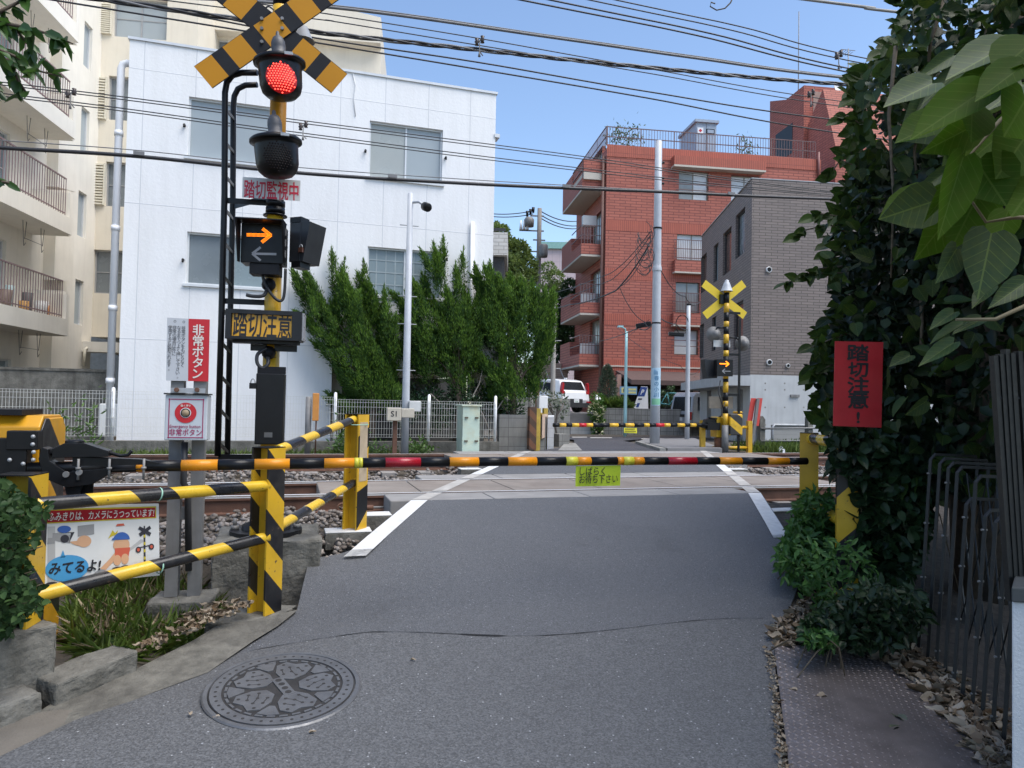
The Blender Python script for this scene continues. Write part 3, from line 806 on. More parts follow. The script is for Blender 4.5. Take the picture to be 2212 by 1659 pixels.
# warning lamps: all-round lamps with a brimmed cap
def lamp(uc, vtop, vlens, lit):
    off = .24; c = onS(uc, vtop, off); ax = (Z + F1 * -.09 + N1 * .05).normalized()
    mb = MB(black)
    mb.lathe(c, [(0, .03), (.10, .03), (.165, .018), (.178, .006), (.178, -.012), (.168, -.015), (.150, -.015), (.149, -.04), (.145, -.16), (.131, -.21), (.10, -.24), (.05, -.252), (0, -.254)][::-1], ax, 40)
    bo = mb.build('warning_lamp', sig)
    mb = MB(pm('weathered cap metal', (.065, .065, .07), .5, var=.2, scale=20))
    mb.lathe(c + ax * .03, [(.06, 0), (.06, .03), (.046, .04), (.05, .08), (.047, .115), (.034, .145), (.014, .16), (.012, .18), (.006, .19)], ax, 18)
    mb.build('cap_finial', bo)
    mb = MB(galv); mb.obox(c + F1 * .05 + N1 * .166 - ax * .014, F1 * .055, ax * .02, N1 * .012); mb.build('maker_plate', bo)
    # light emitting diodes set in the curved dark lens
    mb = MB(emit('red lamp', (1.0, .06, .04), 2.2) if lit else pm('dark diode', (.012, .006, .006), .4, spec=.2))
    halo = MB(emit('red lens glow', (.75, .004, .01), .09)) if lit else None
    lc = onS(uc, vlens, off); zc = lc.z - c.z; r = .147; N_ = Vector((CAM.x - c.x, CAM.y - c.y, 0)).normalized(); U = Vector((-N_.y, N_.x, 0))
    def P(a, h, e=0.0):
        hh = zc + h; k = (r + e) * (1 if hh > -.17 else math.sqrt(max(.05, 1 - ((-.17 - hh) / .13) ** 2)))
        return c + U * a + N_ * math.sqrt(max(0, k * k - a * a)) + ax * hh
    st_ = .0185
    for i in range(-9, 10):
        for j in range(-9, 10):
            a, h = (i + (.5 if j % 2 else 0)) * st_, j * st_ * .88
            if a * a + h * h > .098 ** 2: continue
            q = P(a, h, .003)
            mb.lathe(q, [(0, .004), (.0045, .002), (.0058, 0)][::-1], N_, 6)
    d = mb.build('diode_cluster', bo)
    if halo:
        n = 14; vs = [P(0, 0, .0015)]; fs = []
        for k in range(1, 5):
            for t in range(24):
                an = 2 * math.pi * t / 24; vs.append(P(.104 * k / 4 * math.cos(an), .104 * k / 4 * math.sin(an), .0015))
        for t in range(24): fs.append((0, 1 + t, 1 + (t + 1) % 24))
        for k in range(3):
            for t in range(24): fs.append((1 + k * 24 + t, 25 + k * 24 + t, 25 + k * 24 + (t + 1) % 24, 1 + k * 24 + (t + 1) % 24))
        halo.add(vs, fs, True); halo.build('lens', bo)
    mb = MB(black); mb.tube([c - N1 * .15 - ax * .1, c - N1 * .22 - ax * .1], .03, 10); mb.build('lamp_arm', bo)
lamp(604, 136, 183, True)
lamp(596, 306, 350, False)

# sheet sign with the monitoring notice
def sheet(parent, name, mat, corners, off, th=.004, plane=onS, frame_n=None):
    q = [plane(u, v, off) for u, v in corners]; nn = frame_n or N1
    mb = MB(mat); a = [p for p in q]; b = [p - nn * th for p in q]; n = len(q)
    mb.add(a + b, [tuple(range(n))[::-1], tuple(range(n, 2 * n))] + [(i, (i + 1) % n, n + (i + 1) % n, n + i) for i in range(n)])
    return mb
def sheet_text(mb, body, c0, c1, off, mat, h=None, plane=onS, bold=.012, nn=None, lift=.0015):
    """lettering from the picture point c0 (lower left) to c1 (lower right), height h picture pixels"""
    nn = nn or N1
    a, b = plane(c0[0], c0[1], off), plane(c1[0], c1[1], off); u = (b - a).normalized(); v = nn.cross(u)
    hh = (plane(c0[0], c0[1] - h, off) - a).length
    k = len(mb.v); mb.text(body, a, u, v, hh, mat, lift, 'l', bold * .6)
    vs = [Vector(x) for x in mb.v[k:]]
    if vs:
        xs = [(p - a).dot(u) for p in vs]; x0, x1 = min(xs), max(xs); W = (b - a).length; f = W / max(1e-6, x1 - x0)
        for i, p in enumerate(vs):
            x = (p - a).dot(u); mb.v[k + i] = tuple(p + u * ((x - x0) * f - x))
mb = sheet(sig, 'x', signwhite, [(524, 382), (649, 390), (648, 434), (523, 426)], .075)
sheet_text(mb, '踏切監視中', (527, 424), (645, 430), .075, inkred, 34, bold=.03)
mb.build('monitoring_sign', sig)

# train direction indicator: black box with hood and two arrows
E1 = Vector((math.cos(rad(8)), math.sin(rad(8)), 0)); E1n = Vector((E1.y, -E1.x, 0))
def onE(u, v, off=0.0): return atPl(u, v, S0 + N1 * .06 + E1n * (off + .16), E1n)
a, b, d_ = onE(515, 481), onE(608, 484), onE(519, 566)
W, H = (b - a).dot(E1), (a - d_).z
mb = MB(black); o = d_
mb.obox(o - E1n * .16, E1 * W, Z * H, E1n * .16)
ind = mb.build('direction_indicator', sig, bevel=.004)
mb = MB(black)
hood = .13
mb.prism([(0, 0), (hood * .25, 0), (hood, H + .01), (0, H + .01)], o - E1 * .014, E1n, Z, E1, .012)
mb.prism([(0, 0), (hood * .25, 0), (hood, H + .01), (0, H + .01)], o + E1 * (W + .002), E1n, Z, E1, .012)
mb.obox(o - E1 * .014 + Z * (H + .002) - E1n * .02, E1 * (W + .028), Z * .008, E1n * (hood + .02))
mb.build('hood', ind)
mb = MB(galv_dk)
for k in (.22, .5, .78): mb.obox(o + E1 * (W + .0145) + Z * (H * k - .02) + E1n * .02, E1 * .004, E1n * .012, Z * .05)
mb.build('hinge', ind)
mb = MB(emit('amber arrow', (1.0, .22, .004), 1.5))
def dots(mb, p, q, rows, step=.0085, r=.0031):
    p, q = Vector(p), Vector(q); L = (q - p).length; d = (q - p) / L; up = E1n.cross(d)
    for j in range(rows):
        n = int(L / step)
        for i in range(n + 1):
            c = p + d * (i * step) + up * ((j - (rows - 1) / 2) * step)
            mb.lathe(c + E1n * .001, [(r, 0), (r * .8, .002), (0, .0025)], E1n, 6)
dots(mb, onE(534, 507), onE(578, 508), 3); dots(mb, onE(585, 508), onE(566, 493), 3); dots(mb, onE(585, 508), onE(566, 523), 3)
mb.build('lit_arrow', ind)
def strip(mb, pts, w_, nrm, lift=.002):
    for p, q in zip(pts[:-1], pts[1:]):
        d = (q - p).normalized(); up = nrm.cross(d) * w_ / 2
        mb.obox(p - up, q - p, up * 2, nrm * lift); lift += .0004
mb = MB(pm('unlit arrow grey', (.26, .26, .27), .5)); strip(mb, [onE(597, 549), onE(547, 548)], .016, E1n); strip(mb, [onE(563, 534), onE(545, 548), onE(563, 563)], .016, E1n)
mb.build('unlit_arrow', ind)
mb = MB(blackm); mb.obox(o + E1 * .06 - Z * .075 - E1n * .14, E1 * (W - .09), Z * .073, E1n * .13); mb.build('mounting_bracket', ind)
# rear-facing indicator behind, with a padlock
G1 = Vector((math.cos(rad(-20)), math.sin(rad(-20)), 0)); G1n = Vector((G1.y, -G1.x, 0))
c0 = S0 + N1 * -.02; gp = lambda u, v, off=0.0: atPl(u, v, c0 + G1n * off, G1n)
boxm = pm('dark grey box paint', (.022, .024, .028), .4, var=.15, scale=6, spec=.35)
o = gp(624, 566); W2 = (gp(648, 566) - o).dot(G1); H2 = gp(624, 482).z - o.z
mb = MB(boxm); mb.obox(o, G1 * W2, Z * H2, -G1n * .2); box2 = mb.build('rear_indicator', sig, bevel=.004)
mb = MB(boxm); mb.prism([(0, 0), (.02, 0), (.075, H2), (0, H2)], o + G1 * (W2 + .003), G1, Z, -G1n, .2); mb.build('hood', box2)
mb = MB(black); mb.obox(o + Z * (H2 + .002), G1 * W2, Z * .04, -G1n * .1); mb.obox(o - Z * .042 + G1 * .02, G1 * W2 * .8, Z * .04, -G1n * .12); mb.build('mounting_bracket', box2)
mb = MB(pm('brass padlock', (.14, .06, .04), .4, metal=.5)); q = gp(650, 540, .012); mb.cbox(q, G1, Z, G1n, .034, .034, .016)
mb.use(galv); mb.tube([q + Z * .017 + G1 * .012 * math.cos(t) + Z * .022 * math.sin(t) for t in np.linspace(0, 3.14, 9)], .004, 6); mb.build('padlock', box2)

# amber light box
pl = lambda u, v, off=0.0: atPl(u, v, S0 + N1 * .06 + F1.cross(Z) * 0 + N1 * (off + .13), N1)
o = pl(486, 731); W3 = (pl(651, 734) - o).dot(F1); H3 = pl(486, 668).z - o.z + .005
shell = pm('dark steel box', (.014, .015, .017), .42, var=.2, scale=8, streak=.12, grimecol=(.12, .12, .115), spec=.3)
mb = MB(shell); mb.obox(o - N1 * .19, F1 * W3, Z * H3, N1 * .17)
lb = mb.build('warning_light_box', sig, bevel=.003)
pa, pb = pl(500, 722), pl(629, 728)
x0, x1 = (pa - o).dot(F1), (pb - o).dot(F1); z0_, z1_ = .02, H3 - .03
mb = MB(shell)
mb.obox(o - N1 * .019, F1 * (x0 - .004), Z * H3, N1 * .03); mb.obox(o + F1 * (x1 + .004) - N1 * .019, F1 * (W3 - x1 - .004), Z * H3, N1 * .03)
mb.obox(o + F1 * (x0 - .004) - N1 * .019, F1 * (x1 - x0 + .008), Z * z0_, N1 * .03); mb.obox(o + F1 * (x0 - .004) + Z * z1_ - N1 * .019, F1 * (x1 - x0 + .008), Z * (H3 - z1_), N1 * .03)
mb.build('bezel', lb)
amb = pm('amber light panel', (.66, .33, .015), .3, var=.04, scale=3)
mb = MB(amb); mb.obox(o + F1 * x0 + Z * z0_ - N1 * .018, F1 * (x1 - x0), Z * (z1_ - z0_), N1 * .004)
pp_ = lambda u, v, off=0.0: atPl(u, v, o - N1 * .0138, N1)
sheet_text(mb, '踏切注意', (503, 721), (628, 727), 0, ink, 51, plane=pp_, bold=.025)
mb.build('lettered_panel', lb)
mb = MB(pm('box end plate', (.33, .34, .36), .45, metal=.2, var=.1)); mb.obox(o + F1 * (W3 + .001) - N1 * .185 + Z * .006, F1 * .012, N1 * .16, Z * (H3 - .012))
mb.use(galv_dk)
for k in range(3):
    for e in (.02, .15): mb.cyl(o + F1 * (W3 + .013) - N1 * (.185 - e) + Z * (.02 + k * (H3 - .04) / 2), o + F1 * (W3 + .018) - N1 * (.185 - e) + Z * (.02 + k * (H3 - .04) / 2), .006, 8)
mb.build('end_plate', lb)
mb = MB(black); mb.obox(o + F1 * .04 - Z * .022 - N1 * .15, F1 * (W3 - .06), Z * .02, N1 * .1)
mb.obox(o + F1 * .15 - Z * .07 - N1 * .15, F1 * (W3 - .19), Z * .047, N1 * .012); mb.build('mounting_bracket', lb)

# lower control box with padlock, cables
co = atPl(549, 960, S0 + N1 * .19, N1); W4 = .19; H4 = atPl(549, 806, S0 + N1 * .19, N1).z - co.z
mb = MB(black); mb.obox(co - N1 * .13, F1 * W4, Z * H4, N1 * .13); cb = mb.build('control_box', sig, bevel=.006)
mb = MB(blackm); mb.obox(co + Z * (H4 + .001) - N1 * .1, F1 * W4, Z * .05, N1 * .05); mb.build('mounting_bracket', cb)
mb = MB(black); q = co + F1 * -.02 + Z * H4 * .82; mb.cbox(q, F1, Z, N1, .045, .04, .02)
mb.use(galv); mb.tube([q + Z * .02 + F1 * .015 * math.cos(t) + Z * .03 * math.sin(t) for t in np.linspace(0, 3.14, 9)], .004, 6); mb.build('padlock', cb)
mb = MB(pm('data plate', (.10, .10, .10), .4)); mb.obox(co + F1 * .065 + Z * .05 + N1 * .001, F1 * .055, Z * .035, N1 * .002); mb.build('data_plate', cb)
cable = pm('cable rubber', (.03, .03, .033), .5, var=.2)
mb = MB(cable)
def cab(pts, r=.011, off=.1, y=None):
    P = [onS(u, v, off if len(o_) == 0 else o_[0]) for u, v, *o_ in pts]
    Q = []
    for i in range(len(P) - 1):
        p0, p1, p2, p3 = P[max(0, i - 1)], P[i], P[i + 1], P[min(len(P) - 1, i + 2)]
        for t in np.linspace(0, 1, 6, endpoint=False):
            Q.append(.5 * ((2 * p1) + (p2 - p0) * t + (2 * p0 - 5 * p1 + 4 * p2 - p3) * t ** 2 + (3 * p1 - p0 - 3 * p2 + p3) * t ** 3))
    mb.tube(Q + [P[-1]], r, 8)
cab([(567, 582, .12), (571, 610, .12), (590, 640, .11), (606, 650, .1), (614, 635, .1), (617, 580, .12)])
cab([(532, 637, .12), (548, 640, .12), (570, 638, .11), (578, 620, .08)], .013)
cab([(577, 752, .1), (557, 765, .12), (556, 785, .13), (568, 795, .13), (579, 785, .12), (578, 765, .08)], .013)
cab([(571, 20, .07), (580, 14, .08), (592, 22, .07)], .006)
mb.build('cable', sig)
mb = MB(blackm)
for v in (616, 762): q = onS(581, v, .06); mb.lathe(q, [(.03, -.01), (.05, .02), (.028, .05), (0, .055)], N1, 12)
mb.build('cable_gland', sig)
# climbing ladder of two bent pipes with rungs
mb = MB(black)
A = [atY(u, v, 5.12) for u, v in [(556, 157), (522, 157), (502, 163), (490, 178), (486, 200), (485, 420), (478, 700), (470, 985)]]
Bq = [atY(u, v, 5.55) for u, v in [(556, 183), (530, 184), (514, 192), (506, 208), (504, 230), (503, 430), (497, 700), (491, 990)]]
mb.tube(A, .022, 10); mb.tube(Bq, .022, 10)
lad = mb.build('ladder', sig)
mb = MB(black)
for k in range(11):
    v = 236 + k * 72
    a = atY(np.interp(v, [200, 420, 700, 985], [486, 485, 478, 470]), v, 5.12); b = atY(np.interp(v + 22, [230, 430, 700, 990], [504, 503, 497, 491]), v + 22, 5.55)
    mb.obox(a - Z * .012, b - a, Z * .024, F1 * .012)
mb.build('rung', lad)
mb = MB(black)
for v in (433, 650, 987): a = atY(483 - (v - 433) * .02, v, 5.14); mb.obox(a - Z * .02, Vector((S0.x, S0.y, a.z)) - a, Z * .04, N1 * .008)
for v in (447,): a = atY(503, v, 5.55); mb.obox(a - Z * .02, Vector((S0.x, S0.y, a.z)) - a, Z * .04, N1 * .008)
mb.build('ladder_bracket', sig)
# concrete block under it
mb = MB(concrete_old); c = Vector((S0.x, S0.y, 0)) + F1 * .02
mb.cbox(c + Z * -.335, T, N, Z, .70, .70, .55)
mb.build('concrete_footing', label='square weathered concrete block under the tall crossing signal', cat='concrete block', bevel=.025)

# ================================================================ emergency button post
E0 = atY(398, 1290, 4.5); E0 = Vector((E0.x, E0.y, -.33))
def onB(u, v, off=0.0): return atPl(u, v, E0 + N1 * off, N1)
emg = thing('emergency_button_post', 'emergency button box on two grey posts under a red and white notice', 'emergency button', E0)
for u in (371, 420):
    q = onB(u, 1283); q.z = E0.z
    top = onB(378 if u == 371 else 427, 800).z
    mb = MB(galv_dk)
    mb.obox(q - F1 * .038 - N1 * .03, F1 * .076, N1 * .006, Z * (top - q.z)); mb.obox(q - F1 * .038 - N1 * .024, F1 * .006, N1 * .05, Z * (top - q.z)); mb.obox(q + F1 * .032 - N1 * .024, F1 * .006, N1 * .05, Z * (top - q.z))
    mb.obox(q - F1 * .032 + N1 * .02, F1 * .064, N1 * .006, Z * (top - q.z))
    mb.build('post', emg)
mb = MB(galv_dk); mb.obox(onB(386, 1122), F1 * .055, Z * .08, N1 * .01); mb.build('cross_brace', emg)
def plate(name, poly, off, mat, th=.004): return sheet(emg, name, mat, poly, off, th, onB)
mb = plate('s', [(361, 686), (407, 688.5), (406, 823), (358.5, 822)], .045, pm('grey notice', (.50, .51, .53), .4, var=.04))
cols = ['非常ボタンをもどらなく', 'なるまでつよく押して下さい。', '非常の場合以外に', '使用すると処罰されます。']
for i, t_ in enumerate(cols):
    a = onB(396.5 - i * 9.6, 712 - i * .5, .045); b = onB(396.5 - i * 9.6, 722, .045)
    fr_ = onB(400, 712, .045); u_ = F1
    mb.text(t_, a, u_, Z, .0215, ink, .002, vertical=True, lh=1.03)
for u, v in ((397, 695.5), (378, 694)):
    q = onB(u, v, .0465)
    mb.use(ink); ring = [(q + F1 * math.cos(t) * r + Z * math.sin(t) * r) for r in (.0075, .0055) for t in np.linspace(0, 6.283, 14, endpoint=False)]
    mb.add(ring, [(i, (i + 1) % 14, 14 + (i + 1) % 14, 14 + i) for i in range(14)])
mb.build('instruction_sign', emg)
mb = plate('s', [(407.4, 688.5), (453, 690), (450, 824), (406.4, 823)], .045, signred)
for i, ch in enumerate('非常ボタン'):
    q = onB(428.5 - i * .4, 722 + i * 23.6, .045); mb.text(ch, q, F1, Z, .058, inkwhite, .002, 'c', .02)
mb.build('emergency_sign', emg)
mb = MB(galv); mb.obox(onB(370, 848, .04), F1 * .20, Z * .03, N1 * .012)
for u in (382, 426): q = onB(u, 842, .052); mb.use(rust); mb.cyl(q, q + N1 * .015, .014, 10); mb.use(galv)
mb.build('sign_bracket', emg)
boxp = pm('pale grey box', (.50, .53, .56), .4, var=.05, scale=4, grime=.2)
bo_ = onB(354, 951, .16); Wb = (onB(446, 953, .16) - bo_).dot(F1); Hb = onB(356, 852, .16).z - bo_.z
mb = MB(boxp); mb.obox(bo_ - N1 * .11, F1 * Wb, Z * Hb, N1 * .11); bx = mb.build('button_box', emg, bevel=.006)
mb = MB(blackm); mb.obox(bo_ - N1 * .11 + Z * (Hb + .001) - F1 * .006, F1 * (Wb + .012), Z * .008, N1 * .125); mb.build('box_lid', bx)
pb_ = lambda x, z, l=0.0: bo_ + F1 * (x * Wb) + Z * (z * Hb) + N1 * (.001 + l)
mb = MB(inkmag)
for (x0, z0), (x1, z1) in (((.09, .055), (.91, .055)), ((.91, .055), (.91, .91)), ((.91, .91), (.09, .91)), ((.09, .91), (.09, .055))):
    p, q = pb_(x0, z0), pb_(x1, z1); d = (q - p).normalized(); mb.obox(p - d * .002, (q - p) + d * .004, N1.cross(d) * .005, N1 * .0015)
mb.text('Emergency button', pb_(.12, .275), F1, Z, .0215, inkmag, .001, 'l', .008, fit=Wb * .72)
k = len(mb.v); mb.text('非常ボタン', pb_(.5, .115), F1, Z, .036, inkmag, .001, 'c', .012, fit=Wb * .76)
mb.build('lettering', bx)
def disc(mb, c, r0, r1, n=32, l=0.0):
    if r0 == 0: mb.add([c + N1 * l] + [c + N1 * l + F1 * math.cos(t) * r1 + Z * math.sin(t) * r1 for t in np.linspace(0, 2 * math.pi, n, endpoint=False)], [(0, 1 + i, 1 + (i + 1) % n) for i in range(n)])
    else: mb.add([c + N1 * l + F1 * math.cos(t) * r + Z * math.sin(t) * r for r in (r0, r1) for t in np.linspace(0, 2 * math.pi, n, endpoint=False)], [(i, n + i, n + (i + 1) % n, (i + 1) % n) for i in range(n)])
cc = pb_(.49, .605)
mb = MB(signred); disc(mb, cc, .03, .062, l=.002); mb.text('強く押す', cc + Z * .038, F1, Z, .012, inkwhite, .0035, 'c', .02)
mb.use(white); disc(mb, cc, .024, .031, l=.003); mb.use(ink); mb.lathe(cc, [(.027, .002), (.027, .008), (.022, .008), (.022, .002)], N1, 28)
mb.use(pm('tan push button', (.34, .25, .15), .5)); mb.lathe(cc, [(.0225, .002), (.021, .007), (0, .008)], N1, 28)
mb.build('push_button', bx)
mb = MB(cable); q = onB(399, 955, .09); mb.tube([q, q - Z * .25, q - Z * .30 + F1 * .02 - N1 * .03, q - Z * .8 + F1 * .035 - N1 * .05], .02, 10); mb.build('conduit', emg)
mb = MB(concrete_old); c = E0 - Z * .2; mb.cbox(c + Z * .02, F1, N1, Z, .36, .30, .36); mb.build('concrete_footing', label='small mossy concrete footing under the emergency button posts', cat='concrete block', bevel=.02)

# ================================================================ striped guard fence on the left
Gl, Gm, Gr = Vector((-2.19, 3.30, 0)), Vector((-1.52, 4.37, 0)), Vector((-1.30, 5.77, 0))
Gl = atY(34, 1350, 3.30); Gm = atY(571, 1322, 4.37); Gr = atY(765, 1168, 5.77)
gf = thing('guard_fence', 'yellow and black striped guard fence on three posts left of the road', 'guard fence', Gm)
def hpost(parent, base, ztop, st0, axis_u, w=.15, d=.15, name='post', slope=1.0, period=.36, mat=None):
    """H section post; flanges face along axis_u"""
    u = axis_u.normalized(); v = Vector((-u.y, u.x, 0)); h = ztop - base.z; o = Vector(base)
    st = lambda P: ((P.z - o.z) * 1.0 + slope * (P - o).dot(v) + .6 * (P - o).dot(u)) / period + st0
    mb = MB(mat or post_st)
    mb.cbox(o + Z * h / 2 + u * (d / 2 - .006), v, Z, u, w, h, .012, st); mb.cbox(o + Z * h / 2 - u * (d / 2 - .006), v, Z, u, w, h, .012, st)
    mb.use(yellow); mb.cbox(o + Z * h / 2, v, Z, u, .012, h - .004, d - .024)
    mb.use(black); mb.cbox(o + Z * (h + .003), v, u, Z, w, d, .005)
    return mb.build(name, parent)
dirA = (Gm - Gl).normalized(); dirB = (Gr - Gm).normalized(); flat = lambda q: Vector((q.x, q.y, 0)).normalized()
hpost(gf, Gl, .54, .2, Vector((1, .15, 0)), .16, .16)
hpost(gf, Gm, atY(575, 967, 4.37).z, .35, Vector((.93, -.36, 0)), .15, .13)
hpost(gf, Gr, atY(768, 895, 5.77).z, .30, Vector((.93, -.36, 0)), .15, .13, mat=yellow)
mb = MB(black)
for z_, h_ in ((.10, .30), (.62, .22)): mb.prism([(-.0745, z_), (.0745, z_ + .14), (.0745, z_ + .14 + h_ * .7), (-.0745, z_ + h_)], Gr + Vector((.93, -.36, 0)).normalized() * .0655, Vector((.36, .93, 0)).normalized(), Z, Vector((.93, -.36, 0)).normalized(), .0012)
mb.build('black_tape', gf)
def pipe(parent, a, b, r, st0, period=.42, shear=.9, mat=pipe_st, name='rail'):
    d = (b - a); L = d.length; d = d / L
    st = lambda P: ((P - a).dot(d) + shear * (P.z - (a + d * (P - a).dot(d)).z)) / period + st0
    mb = MB(mat); n = 24; mb.tube([a + d * (L * i / n) for i in range(n + 1)], r, 14, st); return mb.build(name, parent)
nA = Vector((dirA.y, -dirA.x, 0)).normalized(); nB = Vector((dirB.y, -dirB.x, 0)).normalized()
onGA = lambda u, v, off=0.0: atPl(u, v, Gl + nA * (.05 + off), nA)
onGB = lambda u, v, off=0.0: atPl(u, v, Gm + nB * off, nB)
pipe(gf, onGA(60, 1091), onGA(578, 1049), .033, .35); pipe(gf, onGA(60, 1291), onGA(578, 1160), .033, .1)
pipe(gf, onGB(600, 972), onGB(772, 903), .031, .2); pipe(gf, onGB(600, 1138), onGB(772, 1038), .031, .0)
mb = MB(pm('wire tie', (.25, .45, .35), .5))
for u, v in ((343, 1068), (345, 1224)): q = onGA(u, v); mb.lathe(q, [(.036, -.004), (.038, 0), (.036, .004)], dirA, 12)
for v in (917, 1008): q = atY(768, v, 5.70); mb.tube([q + RDX * math.cos(t) * .10 - RD * math.sin(t) * .10 for t in np.linspace(0, 6.28, 14)], .004, 6)
mb.build('wire_tie', gf)
# paper strip on the post by the white line
mb = MB(pm('worn paper strip', (.45, .36, .25), .6, var=.15, scale=10, grime=.4))
u_ = Vector((.93, -.36, 0)); v_ = Vector((.36, .93, 0)); o = Vector((Gr.x, Gr.y, 0)) + u_ * .0655
zt, zb = atY(775, 912, 5.72).z, atY(775, 1040, 5.72).z
mb.obox(o - v_ * .055 + Z * zb, v_ * .11, Z * (zt - zb), u_ * .002)
mb.build('paper_strip', gf)
# footings
mb = MB(concrete_old)
q = Vector((Gl.x - .02, Gl.y + .02, Gl.z)); mb.cbox(q - Z * .20 + Vector((-.12, -.02, 0)), dirA.cross(Z), flat(dirA), Z, .48, .42, .40)
mb.build('concrete_footing', label='big concrete block under the ivy covered yellow post', cat='concrete block', bevel=.02)
mb = MB(concrete_old); q = Vector((Gm.x - .06, Gm.y - .02, Gm.z - .045)); mb.cbox(q, flat(dirB), flat(dirB).cross(Z), Z, .44, .36, .09)
mb.build('concrete_footing', label='low broken concrete slab under the middle striped guard post', cat='concrete block', bevel=.015)
mb = MB(concrete_old); q = Vector((Gr.x - .03, Gr.y, Gr.z - .10)); mb.cbox(q, flat(dirB), flat(dirB).cross(Z), Z, .34, .34, .22)
mb.build('concrete_footing', label='concrete footing under the guard post nearest the white line', cat='concrete block', bevel=.02)

# notice board tied behind the guard pipes
nbp = lambda u, v, off=0.0: atPl(u, v, Gl + nA * (-.01 + off), nA)
P00, P10, P11, P01 = nbp(97, 1268), nbp(345, 1243), nbp(343, 1088), nbp(97, 1092)
board = thing('notice_board', 'white picture notice board with red banner tied to the left guard fence', 'notice board', (P00 + P10) / 2)
bl = lambda x, y, l=0.0: (P00 * (1 - x) + P10 * x) * (1 - y) + (P01 * (1 - x) + P11 * x) * y + nA * l
mb = MB(pm('white board', (.62, .62, .60), .4, var=.05, scale=5, grime=.12))
mb.add([bl(0, 0), bl(1, 0), bl(1, 1), bl(0, 1)] + [bl(x, y, -.006) for x, y in ((0, 0), (1, 0), (1, 1), (0, 1))], [(0, 1, 2, 3), (7, 6, 5, 4), (0, 4, 5, 1), (1, 5, 6, 2), (2, 6, 7, 3), (3, 7, 4, 0)])
mb.build('panel', board)
def bpoly(mb, pts, l): mb.add([bl(x, y, l) for x, y in pts], [tuple(range(len(pts)))])
def bell(mb, cx, cy, rx, ry, l, n=28, a0=0, a1=6.2832, rot=0):
    cs, sn = math.cos(rot), math.sin(rot)
    bpoly(mb, [(cx + (math.cos(t) * rx * cs - math.sin(t) * ry * sn * .62), cy + (math.sin(t) * ry * cs + math.cos(t) * rx * sn * 1.6)) for t in np.linspace(a0, a1, n, endpoint=a1 < 6)], l)
ux = (P10 - P00).normalized(); Lb = (P10 - P00).length; Hl = (P01 - P00).length
col = lambda n, c, **k: pm('print ' + n, sc(c, .8), .6, var=.05, spec=.15, **k)
pink_y = col('yellow', (.62, .50, .05)); pblue = col('sky blue', (.08, .34, .62)); pgrey = col('grey', (.33, .33, .33)); pdk = col('dark', (.05, .05, .06)); pskin = col('skin', (.68, .40, .24)); pcap = col('cap blue', (.06, .14, .42)); pshirt = col('coral', (.62, .13, .08)); pbrown = col('brown', (.11, .08, .06)); plg = col('light grey', (.48, .48, .47))
mb = MB(pink_y); bpoly(mb, [(0, .775), (.972, .80), (.972, .965), (0, .955)], .001)
mb.use(col('banner red', (.45, .02, .03))); bpoly(mb, [(0, .79), (.962, .815), (.962, .945), (0, .935)], .002)
a, b = bl(.02, .815, .003), bl(.945, .835, .003); k = len(mb.v); u = (b - a).normalized(); v = nA.cross(u)
mb.text('ふみきりは、カメラにうつっています!', a, u, v, Hl * .095, inkwhite, .001, 'l', .02)
vs = [Vector(x) for x in mb.v[k:]]; x1 = max((p - a).dot(u) for p in vs); f = (b - a).length / x1
for i, p in enumerate(vs): x = (p - a).dot(u); mb.v[k + i] = tuple(p + u * (x * f - x))
mb.build('banner', board)
mb = MB(plg); bpoly(mb, [(.02, .02), (.08, .02), (.08, .74), (.02, .74)], .001)                       # printed pole
bpoly(mb, [(.36, .02), (.42, .09), (.86, .50), (.82, .52)], .001)                                       # printed track
mb.use(pdk); bell(mb, .05, .035, .045, .02, .0015)
mb.use(pgrey); bpoly(mb, [(.055, .57), (.2, .52), (.2, .63), (.06, .66)], .002); bpoly(mb, [(.02, .53), (.075, .53), (.075, .60), (.02, .60)], .0025)
mb.use(pdk); bpoly(mb, [(.05, .655), (.235, .66), (.19, .53), (.205, .65)], .003); bell(mb, .155, .58, .035, .05, .003)
mb.use(pcap); bell(mb, .15, .70, .055, .045, .0035)
mb.use(pgrey); bpoly(mb, [(.262, .60), (.40, .62), (.40, .75), (.262, .735)], .002)
mb.use(pskin); bell(mb, .315, .535, .06, .075, .0025); bpoly(mb, [(.19, .54), (.29, .55), (.29, .47), (.23, .50)], .002)
mb.build('printed_camera', board)
mb = MB(pblue); bell(mb, .175, .21, .175, .165, .0035); bpoly(mb, [(.115, .34), (.14, .44), (.16, .35)], .0035)
mb.text('みてるよ!', bl(.02, .155, .004), ux, nA.cross(ux), Hl * .135, ink, .001, 'l', .03, .86)
mb.build('speech_bubble', board)
mb = MB(pskin); bell(mb, .64, .46, .075, .10, .002); bpoly(mb, [(.60, .40), (.53, .28), (.45, .17), (.49, .13), (.57, .25), (.65, .36)], .002); bell(mb, .60, .26, .035, .07, .003); bell(mb, .67, .27, .035, .07, .003)
mb.use(pshirt); bpoly(mb, [(.58, .27), (.70, .27), (.72, .42), (.58, .42)], .0025)
mb.use(pcap); bell(mb, .64, .53, .075, .10, .004, 16, 0, 3.1416); bpoly(mb, [(.55, .53), (.64, .545), (.63, .565), (.56, .56)], .0045)
mb.use(pbrown); bell(mb, .60, .13, .055, .045, .003); bell(mb, .67, .14, .055, .045, .0035)
mb.use(pgrey); bpoly(mb, [(.40, .12), (.44, .16), (.49, .15), (.50, .10), (.45, .06)], .003)
mb.build('printed_child', board)
